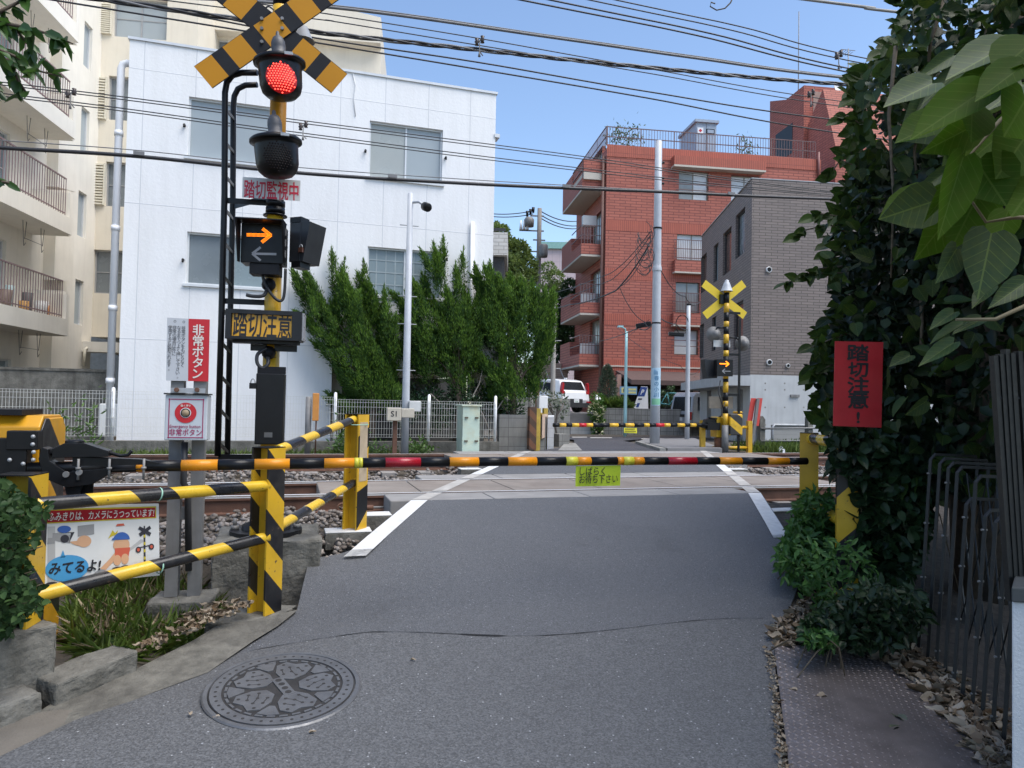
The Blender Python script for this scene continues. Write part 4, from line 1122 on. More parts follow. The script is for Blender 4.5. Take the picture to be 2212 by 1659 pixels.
mb = MB(pdk); bpoly(mb, [(.845, .10), (.865, .10), (.862, .70), (.848, .70)], .002); bell(mb, .855, .10, .05, .035, .002); bpoly(mb, [(.79, .395), (.92, .425), (.92, .44), (.79, .41)], .0025); bell(mb, .795, .38, .026, .042, .003); bell(mb, .92, .41, .026, .042, .003)
bpoly(mb, [(.80, .60), (.815, .555), (.92, .66), (.905, .70)], .003); bpoly(mb, [(.905, .555), (.92, .60), (.81, .70), (.795, .66)], .0035)
mb.use(pink_y)
for k in range(5): bpoly(mb, [(.846, .14 + k * .10), (.864, .14 + k * .10), (.864, .18 + k * .10), (.846, .18 + k * .10)], .0028)
mb.use(pshirt); bell(mb, .795, .38, .014, .024, .0036); bell(mb, .92, .41, .014, .024, .0036); bpoly(mb, [(.59, .71), (.67, .715), (.66, .745), (.60, .74)], .003)
mb.use(pink_y); bpoly(mb, [(.52, .55), (.54, .60), (.56, .66), (.585, .62), (.61, .66), (.60, .60), (.56, .585)], .002)
mb.build('printed_signal', board)

# ================================================================ barrier machine and arm
PA = 4.3
Aa, Ab = atP(60, 1012, PA), atP(1742, 995, PA)
mch = atP(20, 1010, PA + .30); mch.z = -.5
gate = thing('crossing_barrier', 'lowered yellow and black crossing barrier across the near lane with its machine at the left', 'crossing barrier', mch)
mc = atP(96, 900, PA + .12); ztop = atP(60, 897, PA + .2).z
o = Vector((mc.x, mc.y, -.5)) - T * .62
mb = MB(yellow); prof2 = []
h = ztop + .5; D = .42
prof2 = [(0, 0), (D, 0), (D, h - .06), (D - .06, h), (.06, h), (0, h - .06)]
stm = stripes('striped machine', (.013, .013, .014), (.60, .30, .015), .35, .2)
mb.use(pm('machine yellow', (.60, .29, .012), .35, var=.1, scale=5, grime=.2)); mb.prism(prof2, o, N, Z, T, .60)
mb.use(stm); mb.prism([(x * .98 + .004, y * .985 + .004) for x, y in prof2], o + T * .601, N, Z, T, .012, st=lambda P: (P.z + (P - o).dot(N) * .8) / .62 + .1)
mb.build('machine_housing', gate, bevel=.02)
mb = MB(blackm); mb.obox(o + Z * (h + .002) - N * .02, T * .52, N * (D * .8), Z * .03); mb.build('machine_lid', gate)
mb = MB(black); q = atP(30, 1000, PA + .02)
mb.cbox(q - T * .03, T, N, Z, .20, .10, .26); mb.cbox(q + T * .05 + Z * .12 - N * .02, T, N, Z, .14, .08, .10); mb.cbox(q - Z * .2, T, N, Z, .16, .10, .14); mb.build('arm_bearing', gate, bevel=.006)
mb = MB(galv)
for dx, dz in ((.10, .14), (.10, .10), (.06, -.0), (.0, .02), (-.03, -.10), (.04, -.10), (.105, .06), (.105, .02)):
    p = q + T * dx + Z * dz - N * .06; mb.lathe(p, [(.011, 0), (.009, .006), (0, .008)], -N, 10)
mb.build('bolts', gate)
dA = (Ab - Aa).normalized()
def onArm(u): 
    return atP(u, float(np.interp(u, [60, 300, 550, 800, 1050, 1300, 1520, 1742], [1012, 1007, 1003, 999.5, 997.2, 995.8, 995.6, 996.2])), PA)
mb = MB(black); mb.cyl(onArm(62), onArm(235), .032, 16); mb.build('arm_shaft', gate)
# breakaway clutch
mb = MB(black); g0 = onArm(150)
mb.prism([(-.10, -.05), (.0, -.10), (.12, -.085), (.20, -.03), (.20, 0), (.0, -.02), (-.08, .04), (-.09, .10), (-.115, .11), (-.13, .05)], g0 - N * .05, T, Z, N, .10)
mb.prism([(-.07, .10), (-.02, .13), (.08, .13), (.19, .09), (.19, .06), (-.07, .055)], g0 - N * .045, T, Z, N, .09)
mb.prism([(.02, .06), (.34, .045), (.44, .025), (.44, -.005), (.02, -.03)], g0 - N * .03, T, Z, N, .06)
mb.lathe(g0 + T * .02 + Z * .12, [(.045, 0), (.045, .022), (.03, .03), (0, .03)], Z, 16)
mb.tube([g0 + T * .18 + Z * .08, g0 + T * .24 + Z * .062, g0 + T * .275 + Z * .065, g0 + T * .295 + Z * .09], .010, 8)
mb.tube([g0 - T * (.13 - .085 * i / 60) + Z * (.055 + .05 * i / 60) + Z * .018 * math.sin(i * 1.25) + N * .018 * math.cos(i * 1.25) for i in range(60)], .0045, 5)
mb.prism([(-.015, -.085), (.075, -.085), (.06, -.13), (.075, -.20), (.03, -.235), (-.03, -.21), (.0, -.15)], g0 - N * .03, T, Z, N, .012)
mb.prism([(.05, -.085), (.11, -.07), (.11, -.19), (.05, -.20)], g0 + N * .02, T, Z, N, .012)
mb.build('breakaway_clutch', gate, bevel=.004)
mb = MB(galv_dk)
for dx in (.055, .20, .365): q = g0 + T * dx - N * .055; mb.cyl(q - Z * .06, q + Z * .05, .007, 6); mb.cyl(q - Z * .005, q + Z * .006, .014, 6)
for dx, dz in ((.06, -.02), (.0, -.03)): q = g0 + T * dx + Z * dz - N * .05; mb.cyl(q, q - N * .012, .016, 10)
mb.build('clutch_bolts', gate)
bands = [(235, blackm), (296, orange), (311, black), (392, orange), (471, black), (550, orange), (626, black), (700, orange), (765, ytape), (775, ytape), (783, black), (832, redtape), (908, black), (970, orange), (1033, black), (1096, orange), (1158, black), (1221, ytape), (1246, orange), (1275, black), (1332, orange), (1345, ytape), (1367, orange), (1389, black), (1441, redtape), (1503, black), (1552, orange), (1600, black), (1656, orange), (1702, black), (1742, None)]
mb = MB(black)
for (u0, m), (u1, _) in zip(bands[:-1], bands[1:]):
    mb.use(m); r = .0318 - .0062 * (u0 - 235) / 1500
    if m is ytape: r += .0015
    mb.tube([onArm(u0), onArm(u1) - dA * .0004], r, 20)
mb.build('arm', gate)
fl = lambda u, v: atP(u, v, PA - .012)
mb = MB(pm('lime flag cloth', (.38, .50, .02), .55, var=.05, scale=3, bmp=.1, bscale=14))
nx, ny = 16, 8; vs = []
c00, c10, c11, c01 = fl(1243, 1051), fl(1340, 1049), fl(1341, 1005), fl(1244, 1007)
for j in range(ny + 1):
    for i in range(nx + 1):
        x, y = i / nx, j / ny; p = (c00 * (1 - x) + c10 * x) * (1 - y) + (c01 * (1 - x) + c11 * x) * y
        vs.append(p + N * .004 * math.sin(x * 7 + y * 2) * (1 - y))
mb.add(vs, [(j * (nx + 1) + i, j * (nx + 1) + i + 1, (j + 1) * (nx + 1) + i + 1, (j + 1) * (nx + 1) + i) for j in range(ny) for i in range(nx)], True)
fb = mb.build('hanging_flag', gate)
mb = MB(ink); flp = lambda u, v, off=0.0: atP(u, v, PA - .019)
sheet_text(mb, 'しばらく', (1252, 1025.5), (1307, 1025), 0, ink, 16, plane=flp, nn=-N, bold=.012)
sheet_text(mb, 'お待ち下さい', (1251, 1043), (1334, 1041.5), 0, ink, 16.5, plane=flp, nn=-N, bold=.012)
mb.build('lettering', fb)

# ================================================================ ground pieces at the left: gutter, kerb stones, manhole
mb = MB(pm('gutter concrete', (.125, .118, .10), .9, var=.35, scale=14, grime=.6, bmp=1.0, bscale=55))
outer = [(-300, 1760), (0, 1570), (100, 1500), (190, 1450), (300, 1418), (420, 1360), (470, 1330), (545, 1320)]
inner = [(-300, 1860), (0, 1640), (217, 1520), (330, 1475), (450, 1432), (548, 1366), (600, 1335), (645, 1300)]
oz = [atG(u, v) for u, v in outer]; iz = [atG(u, v) for u, v in inner]
for a in oz: a.z -= .055
for a in iz: a.z -= .045
mb.add(oz + iz, [(i, len(oz) + i, len(oz) + i + 1, i + 1) for i in range(len(oz) - 1)], True)
mb.add(oz + [p - Z * .3 for p in oz], [(i, i + 1, len(oz) + i + 1, len(oz) + i) for i in range(len(oz) - 1)])
mb.build('gutter', kind='structure')
mb = MB(pm('sandy path', (.135, .12, .10), .95, var=.15, scale=7, bmp=.4, bscale=90))
mb.add([atG(u, v) - Z * .05 for u, v in [(-400, 1800), (-400, 1560), (-40, 1530), (130, 1508), (215, 1512), (0, 1650), (-200, 1780)]], [(0, 1, 2, 3, 4, 5, 6)])
mb.build('path', kind='structure')
def kerbstone(u0, v0, u1, v1, h, w_, label):
    a, b = atG(u0, v0), atG(u1, v1); a.z -= .055; b.z -= .055
    d = (b - a); s_ = Vector((-d.y, d.x, 0)).normalized()
    mb = MB(concrete_old); mb.obox(a - Z * .06, d, s_ * w_, Z * (h + .06)); mb.build('kerb_stone', label=label, cat='kerb stone', group='loose kerb stones at the left', bevel=.018)
kerbstone(-60, 1570, 92, 1510, .09, .22, 'rounded kerb stone at the far left edge below the big concrete block')
kerbstone(120, 1500, 300, 1424, .10, .20, 'tilted kerb stone beside the drain gap in front of the grass')
# manhole cover
Mc = atG(612, 1487); fn = 5.6
mh = thing('manhole_cover', 'round cast iron manhole cover with petal pattern set in the road', 'manhole cover', Mc)
iron = pm('cast iron', (.15, .153, .16), .42, metal=.45, var=.18, scale=14, grime=.3, bmp=.15, bscale=150)
iron_d = pm('cast iron recess', (.032, .03, .029), .7, metal=.2, var=.3, scale=20)
q1, q2 = atG(612, 1432), atG(612, 1543); yv = Vector((0, 1, 0)); tilt = (gz(Mc.x, Mc.y + .3) - gz(Mc.x, Mc.y - .3)) / .6
vy = Vector((0, 1, tilt)).normalized(); vx = Vector((1, 0, (gz(Mc.x + .3, Mc.y) - gz(Mc.x - .3, Mc.y)) / .6)).normalized(); vn = vx.cross(vy).normalized()
Rm = .345; m0 = Mc + vn * .002
mb = MB(iron); mb.lathe(m0, [(.325, .0), (.328, .008), (.345, .008), (.352, .002)][::-1], vn, 64, False); mb.build('frame_ring', mh)
mb = MB(iron_d); mb.lathe(m0, [(.322, .004), (0, .004)], vn, 64, False); mb.use(iron); mb.lathe(m0, [(.318, .004), (.318, .009), (.268, .009), (.268, .004)], vn, 64, False)
mp = lambda r, t, h=.0: m0 + (vx * math.cos(t) + vy * math.sin(t)) * r + vn * h
def relief(pts, h=.009):
    a = [m0 + vx * x + vy * y + vn * .004 for x, y in pts]; b = [p + vn * (h - .004) for p in a]; n = len(a)
    mb.add(a + b, [tuple(range(n, 2 * n))] + [(i, (i + 1) % n, n + (i + 1) % n, n + i) for i in range(n)])
rot = .35
for k in range(5):
    th = rot + k * 2 * math.pi / 5; cs, sn = math.cos(th), math.sin(th)
    petal = [(.07, -.028), (.12, -.07), (.19, -.085), (.232, -.05), (.215, -.0), (.232, .05), (.19, .085), (.12, .07), (.07, .028)]
    relief([(x * cs - y * sn, x * sn + y * cs) for x, y in petal])
    t2 = th + math.pi / 5; c2, s2 = math.cos(t2), math.sin(t2)
    relief([(x * c2 - y * s2, x * s2 + y * c2) for x, y in [(.17, -.012), (.235, -.05), (.245, 0), (.235, .05), (.17, .012)]])
c0, s0_ = math.cos(-.9), math.sin(-.9)
relief([(x * c0 - y * s0_, x * s0_ + y * c0) for x, y in [(-.085, -.026), (.085, -.026), (.085, .026), (-.085, .026)]], .010)
for k in range(30):
    t = 2 * math.pi * k / 30
    relief([(.252 * math.cos(t + e) * f, .252 * math.sin(t + e) * f) for e, f in ((-.07, .975), (.07, .975), (.07, 1.02), (-.07, 1.02))], .008)
mb.use(iron_d)
for k in range(44):
    t = 2 * math.pi * k / 44; mb.lathe(mp(.293, t, .0094), [(.0075, 0), (0, .0003)], vn, 8, False)
for k in range(5):
    th = rot + k * 2 * math.pi / 5
    for x, y in [(.11, -.03), (.11, .03), (.14, 0), (.15, -.05), (.15, .05), (.18, -.02), (.18, .02), (.2, -.055), (.2, .055)]:
        p = m0 + vx * (x * math.cos(th) - y * math.sin(th)) + vy * (x * math.sin(th) + y * math.cos(th)) + vn * .0093
        mb.lathe(p, [(.0085, 0), (0, .0003)], vn, 8, False)
    for (x0, y0), (x1, y1) in (((.11, -.03), (.14, 0)), ((.14, 0), (.18, .02)), ((.15, -.05), (.18, -.02)), ((.11, .03), (.15, .05))):
        f = lambda x, y: m0 + vx * (x * math.cos(th) - y * math.sin(th)) + vy * (x * math.sin(th) + y * math.cos(th)) + vn * .0091
        p, q = f(x0, y0), f(x1, y1); d = (q - p).normalized(); e = vn.cross(d) * .0025; mb.quad(p - e, q - e, q + e, p + e)
for k in range(4):
    x = -.062 + k * .041; p = m0 + vx * (x * c0) + vy * (x * s0_) + vn * .0103; mb.lathe(p, [(.015, 0), (0, .0003)], vn, 14, False)
mb.build('cover_plate', mh)
# ================================================================ white building behind the far track
PW = 15.2
def bw_(u, v, p=PW): q = atP(u, v, p); return q, sp(q)[0]
def cladding():
    m, nt, b = newmat('white painted panels')
    uv = nd(nt, 'ShaderNodeTexCoord').outputs['UV']
    t = nd(nt, 'ShaderNodeTexBrick', offset=0.0)
    for k, v in (('Color1', (.80, .797, .79, 1)), ('Color2', (.775, .773, .77, 1)), ('Mortar', (.60, .61, .63, 1)), ('Scale', 1.0), ('Mortar Size', .011), ('Mortar Smooth', .6), ('Brick Width', .93), ('Row Height', 2.62)): t.inputs[k].default_value = v
    mp_ = nd(nt, 'ShaderNodeMapping'); mp_.inputs['Location'].default_value = (.12, .60, 0); nt.links.new(uv, mp_.inputs['Vector']); nt.links.new(mp_.outputs[0], t.inputs['Vector'])
    f = ramp(nt, noise(nt, 1.4, 6, pos(nt, (2.6, 2.6, .3)), .7), .42, .8)
    k = nd(nt, 'ShaderNodeMath', operation='MULTIPLY', i_1=.28); nt.links.new(f, k.inputs[0])
    c = mix(nt, k.outputs[0], t.outputs['Color'], (.52, .51, .48))
    nt.links.new(c, b.inputs['Base Color']); b.inputs['Roughness'].default_value = .6
    h = mix(nt, .55, t.outputs['Fac'], noise(nt, 18, 5, pos(nt)))
    bump(nt, b, h, .35, .02); return m
clad = cladding()
alum = pm('pale aluminium frame', (.62, .63, .63), .4, metal=.2, var=.06, scale=5)
alum_dk = pm('dull aluminium frame', (.36, .36, .36), .45, metal=.3, var=.08, scale=5)
g_frost = glass('frosted grey glass', (.33, .37, .385), .35, .06)
g_dark = glass('dim grey glass', (.15, .17, .18), .25, .25)
g_curt = glass('curtained glass', (.36, .38, .36), .3, .08)
g_teal = glass('teal grey glass', (.20, .25, .265), .25, .06)
sL, sR = bw_(263, 600)[1], bw_(1066, 500)[1]
zTop = (atP(275, 87, PW).z + atP(1072, 202, PW).z) / 2
sCut = bw_(716, 830)[1]
wb = thing('white_building', 'white three storey building with four wide windows behind the cypress trees', 'building', fromsp((sL + sR) / 2, PW + 4, -.25))
O = fromsp(sL, PW); wS = sR - sL
def hole(u0, v0, u1, v1): a, b = atP(u0, v1, PW), atP(u1, v0, PW); return (sp(a)[0] - sL, sp(b)[0] - sL, a.z, b.z)
h2, h4 = hole(796, 281, 957, 381), hole(792, 545, 955, 637)
h1 = (hole(405, 228, 405, 322)[0], hole(405, 228, 405, 322)[0] + 1.72, h2[2], h2[3]); h3 = (hole(401, 513, 401, 612)[0], hole(401, 513, 401, 612)[0] + 1.72, h4[2], h4[3])
zS = 1.62
mb = MB(clad)
facade(mb, O, T, -N, wS, -.3, zTop, [h1, h2, h3, h4, (sCut - sL, wS - .001, -.29, zS)], .09)
D_ = 8.0
a0, a1 = O, fromsp(sR, PW); q0, q1 = fromsp(sL, PW + D_), fromsp(sR, PW + D_)
V3 = lambda p, z: Vector((p.x, p.y, z))
mb.quad(V3(q0, -.3), V3(a0, -.3), V3(a0, zTop), V3(q0, zTop)); mb.quad(V3(a1, zS), V3(q1, zS), V3(q1, zTop), V3(a1, zTop)); mb.quad(V3(q1, -.3), V3(q0, -.3), V3(q0, zTop), V3(q1, zTop))
mb.quad(V3(a0, zTop), V3(a1, zTop), V3(q1, zTop), V3(q0, zTop))
c0 = fromsp(sCut, PW + .1); c1 = fromsp(sCut, PW + D_)
mb.quad(V3(c0, -.3), V3(c1, -.3), V3(c1, zS), V3(c0, zS)); mb.quad(V3(c0, zS), V3(c1, zS), V3(q1, zS), V3(a1, zS))
mb.build('wall', wb)
mb = MB(alum); mb.obox(fromsp(sL - .03, PW - .03, zTop + .002), T * (wS + .06), N * .16, Z * .05); mb.build('parapet_cap', wb)
for h, gm_, gr_, bars in ((h1, g_frost, g_frost, 0), (h2, g_curt, g_frost, 0), (h3, g_dark, g_teal, 0), (h4, g_teal, g_teal, 0)):
    f = window(wb, V3(O, 0), T, -N, h[0], h[1], h[2], h[3], alum, gm_, .09, .035, 2, right_m=gr_, sill=True)
    if h is h4:
        g = MB(pm('lattice bar', (.30, .35, .36), .5))
        for k in range(1, 8): x = h[0] + (h[1] - h[0]) * k / 8; g.obox(V3(O, 0) + T * (x - .012) + Z * (h[2] + .04) + N * .097, T * .024, Z * (h[3] - h[2] - .08), N * .003)
        for k in range(1, 4): z = h[2] + (h[3] - h[2]) * k / 4; g.obox(V3(O, 0) + T * (h[0] + .04) + Z * (z - .012) + N * .0935, T * (h[1] - h[0] - .08), Z * .024, N * .003)
        g.build('lattice', f)
for u, v in ((399, 272), (789, 327), (962, 342), (396, 562), (783, 590), (964, 560)):
    q = atP(u, v, PW); mb = MB(black); mb.cyl(q, q - N * .07, .025, 10); mb.tube([q - N * .07, q - N * .09 - Z * .05], .02, 8); mb.build('vent_hook', wb)
q = atP(1068, 292, PW); mb = MB(alum); mb.obox(V3(q, q.z - .05) - N * .03, T * .12, N * .3, Z * .08); mb.build('ledge', wb)
mb = MB(alum); mb.tube([atP(u, v, PW - .02) for u, v in ((762, 158), (768, 185), (764, 215), (768, 252))], .008, 5); mb.build('loose_wire', wb)
mb = MB(pm('carport shade wall', (.05, .05, .048), .9, var=.2)); mb.obox(fromsp(sCut + .3, PW + 5.5, -.3), T * (sR - sCut), N * .1, Z * 1.9); mb.build('carport_wall', wb)  # near-black wall colour stands in for the shade inside the carport
for s_, wd in ((bw_(985, 900)[1], .30), (sCut + .02, .22), (sR - .28, .25)):
    mb = MB(pm('beige pillar', (.50, .46, .38), .7, var=.06)); mb.obox(fromsp(s_, PW + .35, -.3), T * wd, N * .3, Z * (zS + .298)); mb.build('pillar', wb)
mb = MB(white)
q = atP(1021, 480, PW - .05); mb.cyl(V3(q, q.z), V3(q, 1.0), .045, 12); mb.build('drain_pipe', wb)
# tall drain pipe at its left side
pq = atP(262, 135, PW + .15); pb2 = V3(atP(250, 900, PW + .15), 0); px = V3(pq, 0)
mb = MB(pm('pvc pipe', (.80, .80, .81), .45, var=.03, scale=3, streak=.06)); r_ = .068
mb.tube([V3(px, -.1), V3(px, pq.z - .12), V3(px, pq.z - .03) + T * .03, V3(px, pq.z) + T * .10, V3(px, pq.z) + T * .32], r_, 14)
for z in (6.0, 4.15, 2.6, 1.2): mb.lathe(V3(px, z), [(r_, -.05), (r_ + .012, -.05), (r_ + .012, .05), (r_, .05)], n=14)
mb.build('drain_pipe', wb)

# stained concrete wall left of it
mb = MB(concrete_old); s0, s1 = bw_(-120, 830, 15.9)[1], bw_(243, 830, 15.9)[1]; zt = atP(120, 801, 15.9).z
mb.obox(fromsp(s0, 15.9, -.3), T * (s1 - s0), N * .18, Z * (zt + .3)); mb.obox(fromsp(s0, 15.88, zt + .001), T * (s1 - s0), N * .22, Z * .05)
mb.build('concrete_wall', label='dark stained concrete block wall behind the mesh fence at far left', cat='wall')
# air conditioner beside the drain pipe, behind the fence
t = thing('air_conditioner', 'white outdoor air conditioner behind the mesh fence beside the white drain pipe', 'air conditioner', atP(225, 950, 15.3))
acw = pm('air conditioner white', (.66, .66, .64), .5, var=.04, grime=.15)
mb = MB(acw); q = atP(212, 942, 15.3); mb.obox(q, T * .36, N * .3, Z * .62); mb.build('casing', t, bevel=.02)
mb = MB(ink); mb.obox(q + T * .10 + Z * .5 - N * .002, T * .06, N * .001, Z * .02); mb.obox(q + T * .19 + Z * .5 - N * .002, T * .06, N * .001, Z * .02); mb.build('grille', t)

# ================================================================ mesh fence on a low kerb along the far track
PFc = 14.2
fence_w = pm('white coated wire', (.66, .65, .60), .5, var=.08, scale=5)
mb = MB(concrete_old); mb.obox(fromsp(-16, PFc - .12, -.3), T * (sp(atP(1076, 900, PFc))[0] + 16), N * .26, Z * .42); mb.build('kerb', kind='structure')
fz0, fz1 = .20, 1.0
fstarts = [bw_(u, 900, PFc)[1] for u in (242, 724, 927, 1071)]
posts = [fstarts[0] - 4.0, fstarts[0] - 2.0] + [fstarts[0]] + [fstarts[0] + (fstarts[1] - fstarts[0]) / 2] + fstarts[1:]
ft = thing('mesh_fence', 'white wire mesh fence on a low kerb along the far track', 'fence', fromsp(0, PFc, .12))
for s_ in posts:
    mb = MB(white); q = fromsp(s_, PFc + .04, .10); mb.cyl(q, q + Z * (fz1 - .06), .03, 12); mb.lathe(q + Z * (fz1 - .06), [(.03, 0), (.024, .02), (0, .03)], n=12); mb.build('post', ft)
for k, (s0, s1) in enumerate(zip(posts[:-1], posts[1:])):
    mb = MB(fence_w); dz = -.03 * k if k > 2 else 0
    zt = fz1 - (.07 if k >= 4 else .03 if k == 3 else 0)
    n = int(round((s1 - s0) / .052)); w_ = .0025
    for i in range(n + 1):
        s_ = s0 + (s1 - s0) * i / n; mb.obox(fromsp(s_ - w_, PFc, fz0), T * 2 * w_, N * .004, Z * (zt - fz0))
        mb.obox(fromsp(s_ - w_, PFc - .03, zt), T * 2 * w_, N * .045, Z * .004)
    for z in [fz0, fz0 + .05] + list(np.linspace(fz0 + .17, zt - .14, 4)) + [zt - .05, zt]: mb.obox(fromsp(s0, PFc - .006, z - w_), T * (s1 - s0), N * .005, Z * 2 * w_)
    mb.build('mesh_panel', ft)

# ================================================================ beige apartment block
BF, BS = Vector((.9917, .129, 0)), Vector((-.129, .9917, 0))
beige = pm('beige render', (.68, .62, .51), .8, var=.05, scale=1.6, streak=.12, bmp=.1, bscale=60, grimecol=(.32, .27, .2))
cream = pm('cream render', (.74, .70, .62), .8, var=.05, scale=1.6, streak=.10, bmp=.1, bscale=60, grimecol=(.32, .27, .2))
Bo = atY(205, 500, 21.5); Bo.z = 0
ap = thing('apartment_block', 'beige apartment block with railed balconies and shuttered windows at far left', 'building', V3(Bo, -.3) + BF * 3)
onBF = lambda u, v, off=0.0: atPl(u, v, Bo - BS * off, BS)
def bh(u0, v0, u1, v1): a, b = onBF(u0, v1), onBF(u1, v0); return ((a - Bo).dot(BF), (b - Bo).dot(BF), a.z, b.z)
hs = [bh(244, 2, 362, 78), bh(232, 168, 300, 258), bh(226, 353, 300, 445), bh(200, 543, 300, 633)]
mb = MB(beige)
wallW = (onBF(420, 300) - Bo).dot(BF)
facade(mb, Bo, BF, -BS, wallW, onBF(230, 728).z, 17.0, [h for h in hs if True], .14)
e = Bo + BF * wallW; mb.quad(V3(e, 0), V3(e + BS * 6, 0), V3(e + BS * 6, 17), V3(e, 17))
mb.quad(V3(Bo, onBF(230, 728).z), V3(Bo + BS * 4, onBF(230, 728).z), V3(e + BS * 4, onBF(230, 728).z), V3(e, onBF(230, 728).z))
mb.build('wall', ap)
slat = pm('shutter slats', (.66, .61, .49), .7, var=.08)
for i, h in enumerate(hs):
    f = window(ap, V3(Bo, 0), BF, -BS, h[0], h[1], h[2], h[3], alum_dk, g_dark if i else g_frost, .14, .04, 1 if i else 2, bars=1)
    if i < 3:
        u0, u1 = (217, 241) if i == 0 else (211, 230) if i == 1 else (205, 226)
        b = bh(u0, (10, 168, 354)[i], u1, (74, 258, 443)[i]); mb = MB(slat)
        n = 15
        for k in range(n): z = b[2] + (b[3] - b[2]) * k / n; mb.obox(V3(Bo, z) + BF * b[0] - BS * .10 + Z * .01, BF * (b[1] - b[0]), BS * .09, Z * (b[3] - b[2]) / n * .55)
        mb.obox(V3(Bo, b[2]) + BF * (b[1] + .01) - BS * .10, BF * .03, BS * .09, Z * (b[3] - b[2]))
        mb.build('shutter', ap)
# upper wing seen above the white building
B2 = Bo + BS * 2.2; on2 = lambda u, v: atPl(u, v, B2, BS)
b2 = lambda u0, v0, u1, v1: ((on2(u0, v1) - B2).dot(BF), (on2(u1, v0) - B2).dot(BF), on2(u0, v1).z, on2(u1, v0).z)
x0 = (on2(385, 100) - B2).dot(BF); x1 = (on2(822, 150) - B2).dot(BF); zt2 = on2(740, 36).z
hh = [b2(437, 86, 492, 118)]
mb = MB(beige)
facade(mb, B2 + BF * x0, BF, -BS, x1 - x0, 0, on2(700, 92).z, [(hh[0][0] - x0, hh[0][1] - x0, hh[0][2], hh[0][3])], .15)
q = B2 + BF * x0 - BS * .45; zb = on2(640, 92).z + .002; W_ = x1 - x0
mb.prism([(0, zb), (W_, zb), (W_, zb + .9), (W_ - 1.0, zt2), (0, zt2)], V3(q, 0), BF, Z, BS, 6.0)
e = B2 + BF * x1; mb.quad(V3(e, 0), V3(e + BS * 6, 0), V3(e + BS * 6, zb), V3(e, zb))
mb.build('upper_wall', ap)
mb = MB(pm('undercroft wall', (.30, .28, .25), .85, var=.15)); mb.obox(V3(Bo + BS * 2.5, -.3) - BF * 6, BF * 14, BS * .1, Z * 3.4); mb.build('undercroft_wall', ap)
window(ap, V3(B2, 0), BF, -BS, hh[0][0], hh[0][1], hh[0][2], hh[0][3], alum, g_dark, .12, .04, 2)
b = b2(402, 84, 418, 99); mb = MB(galv_dk)
for k in range(6): mb.obox(V3(B2, b[2] + (b[3] - b[2]) * k / 6) + BF * b[0] - BS * .02, BF * (b[1] - b[0]), BS * .019, Z * .07)
mb.build('louvre', ap)
mb = MB(alum); q = on2(385, 60); mb.obox(V3(q, on2(385, 92).z) - BS * .5, BF * .1, BS * .1, Z * 2.2); mb.build('corner_post', ap)
# balcony side: plane running towards the camera from the corner
sideX = lambda u, v, out=0.0: atPl(u, v, Bo + BF * out, BF)
mb = MB(cream); L = 11.0
win_side = []
def sh_(u0, u1, v0, v1):
    a, b = sideX(u0, v1), sideX(u1, v0); return ((Bo - a).dot(BS), (Bo - b).dot(BS), a.z, b.z)
FL = [2.41, 4.98, 7.45, 9.95]           # balcony slab undersides
a_win = ((Bo - sideX(183, 550)).dot(BS), (Bo - sideX(165, 550)).dot(BS))
holes = [(a_win[0], a_win[1], z + .55, z + 1.85) for z in FL] + [(4.6, 6.6, z + .45, z + 2.15) for z in FL] + [(4.2, 5.4, .55, 1.75)]
facade(mb, Bo, -BS, BF, L, -.3, 16.0, holes, .14)
mb.build('side_wall', ap)
for h in holes[:4]: window(ap, V3(Bo, 0), -BS, BF, h[0], h[1], h[2], h[3], alum, g_frost, .10, .035, 1)
for h in holes[4:]: window(ap, V3(Bo, 0), -BS, BF, h[0], h[1], h[2], h[3], alum, g_teal, .10, .04, 2, bars=1)
railm = pm('mauve brown railing', (.20, .135, .14), .5, var=.1)
OUT = 1.0; aE = 3.6; aS = 10.9
for z in FL:
    mb = MB(cream)
    mb.obox(V3(Bo, z) - BS * aS + BF * .001, BS * (aS - aE), BF * OUT, Z * .42)
    mb.obox(V3(Bo, z) - BS * (aE - .002), BS * .14, BF * (OUT - .1), Z * 1.15)                         # end panel
    mb.obox(V3(Bo, z + .421) - BS * (aE + .16), BS * .14, BF * OUT, Z * .62)
    bal = mb.build('balcony', ap)
    mb = MB(railm); zr = z + .42
    o = V3(Bo, zr) + BF * (OUT - .06)
    mb.obox(o - BS * aS + Z * .92, BS * (aS - aE - .3), BF * .035, Z * .03); mb.obox(o - BS * aS + Z * .06, BS * (aS - aE - .3), BF * .025, Z * .025)
    n = 62
    for k in range(n): mb.obox(o - BS * (aE + .3 + (aS - aE - .3) * k / n) + BF * .008, BS * .014, BF * .014, Z * .92)
    mb.build('railing', bal)
    mb = MB(galv_dk)
    for k in (0, 1): 
        p = V3(Bo, z - .002) - BS * (4.2 + k * .8) + BF * .6; mb.tube([p - BS * .08, p - BS * .02 - Z * .5, p + BS * .0 - Z * .58, p + BS * .07 - Z * .5], .008, 6); mb.tube([p + BS * .08, p + BS * .02 - Z * .42], .008, 6)
    mb.tube([V3(Bo, z - .40) - BS * 5.0 + BF * .6, V3(Bo, z - .40) - BS * 4.2 + BF * .6], .007, 6); mb.build('clothes_hook', bal)
    mb = MB(cream); mb.prism([(0, .0), (1.0, .15), (1.0, 1.25), (0, 1.65)], V3(Bo, z - 1.05) - BS * 2.9 + BF * .002, BS, Z, BF, .28); mb.build('bay_panel', bal)
mb = MB(pm('cream pipe', (.56, .52, .42), .5, var=.05))
f_ = lambda u, v: sideX(u, v, .15)
mb.tube([f_(182, 790), f_(183, 755), f_(187, 752), f_(262, 766)], .045, 10); mb.tube([f_(262, 766), f_(266, 764), f_(267, 728)], .045, 10); mb.build('waste_pipe', ap)
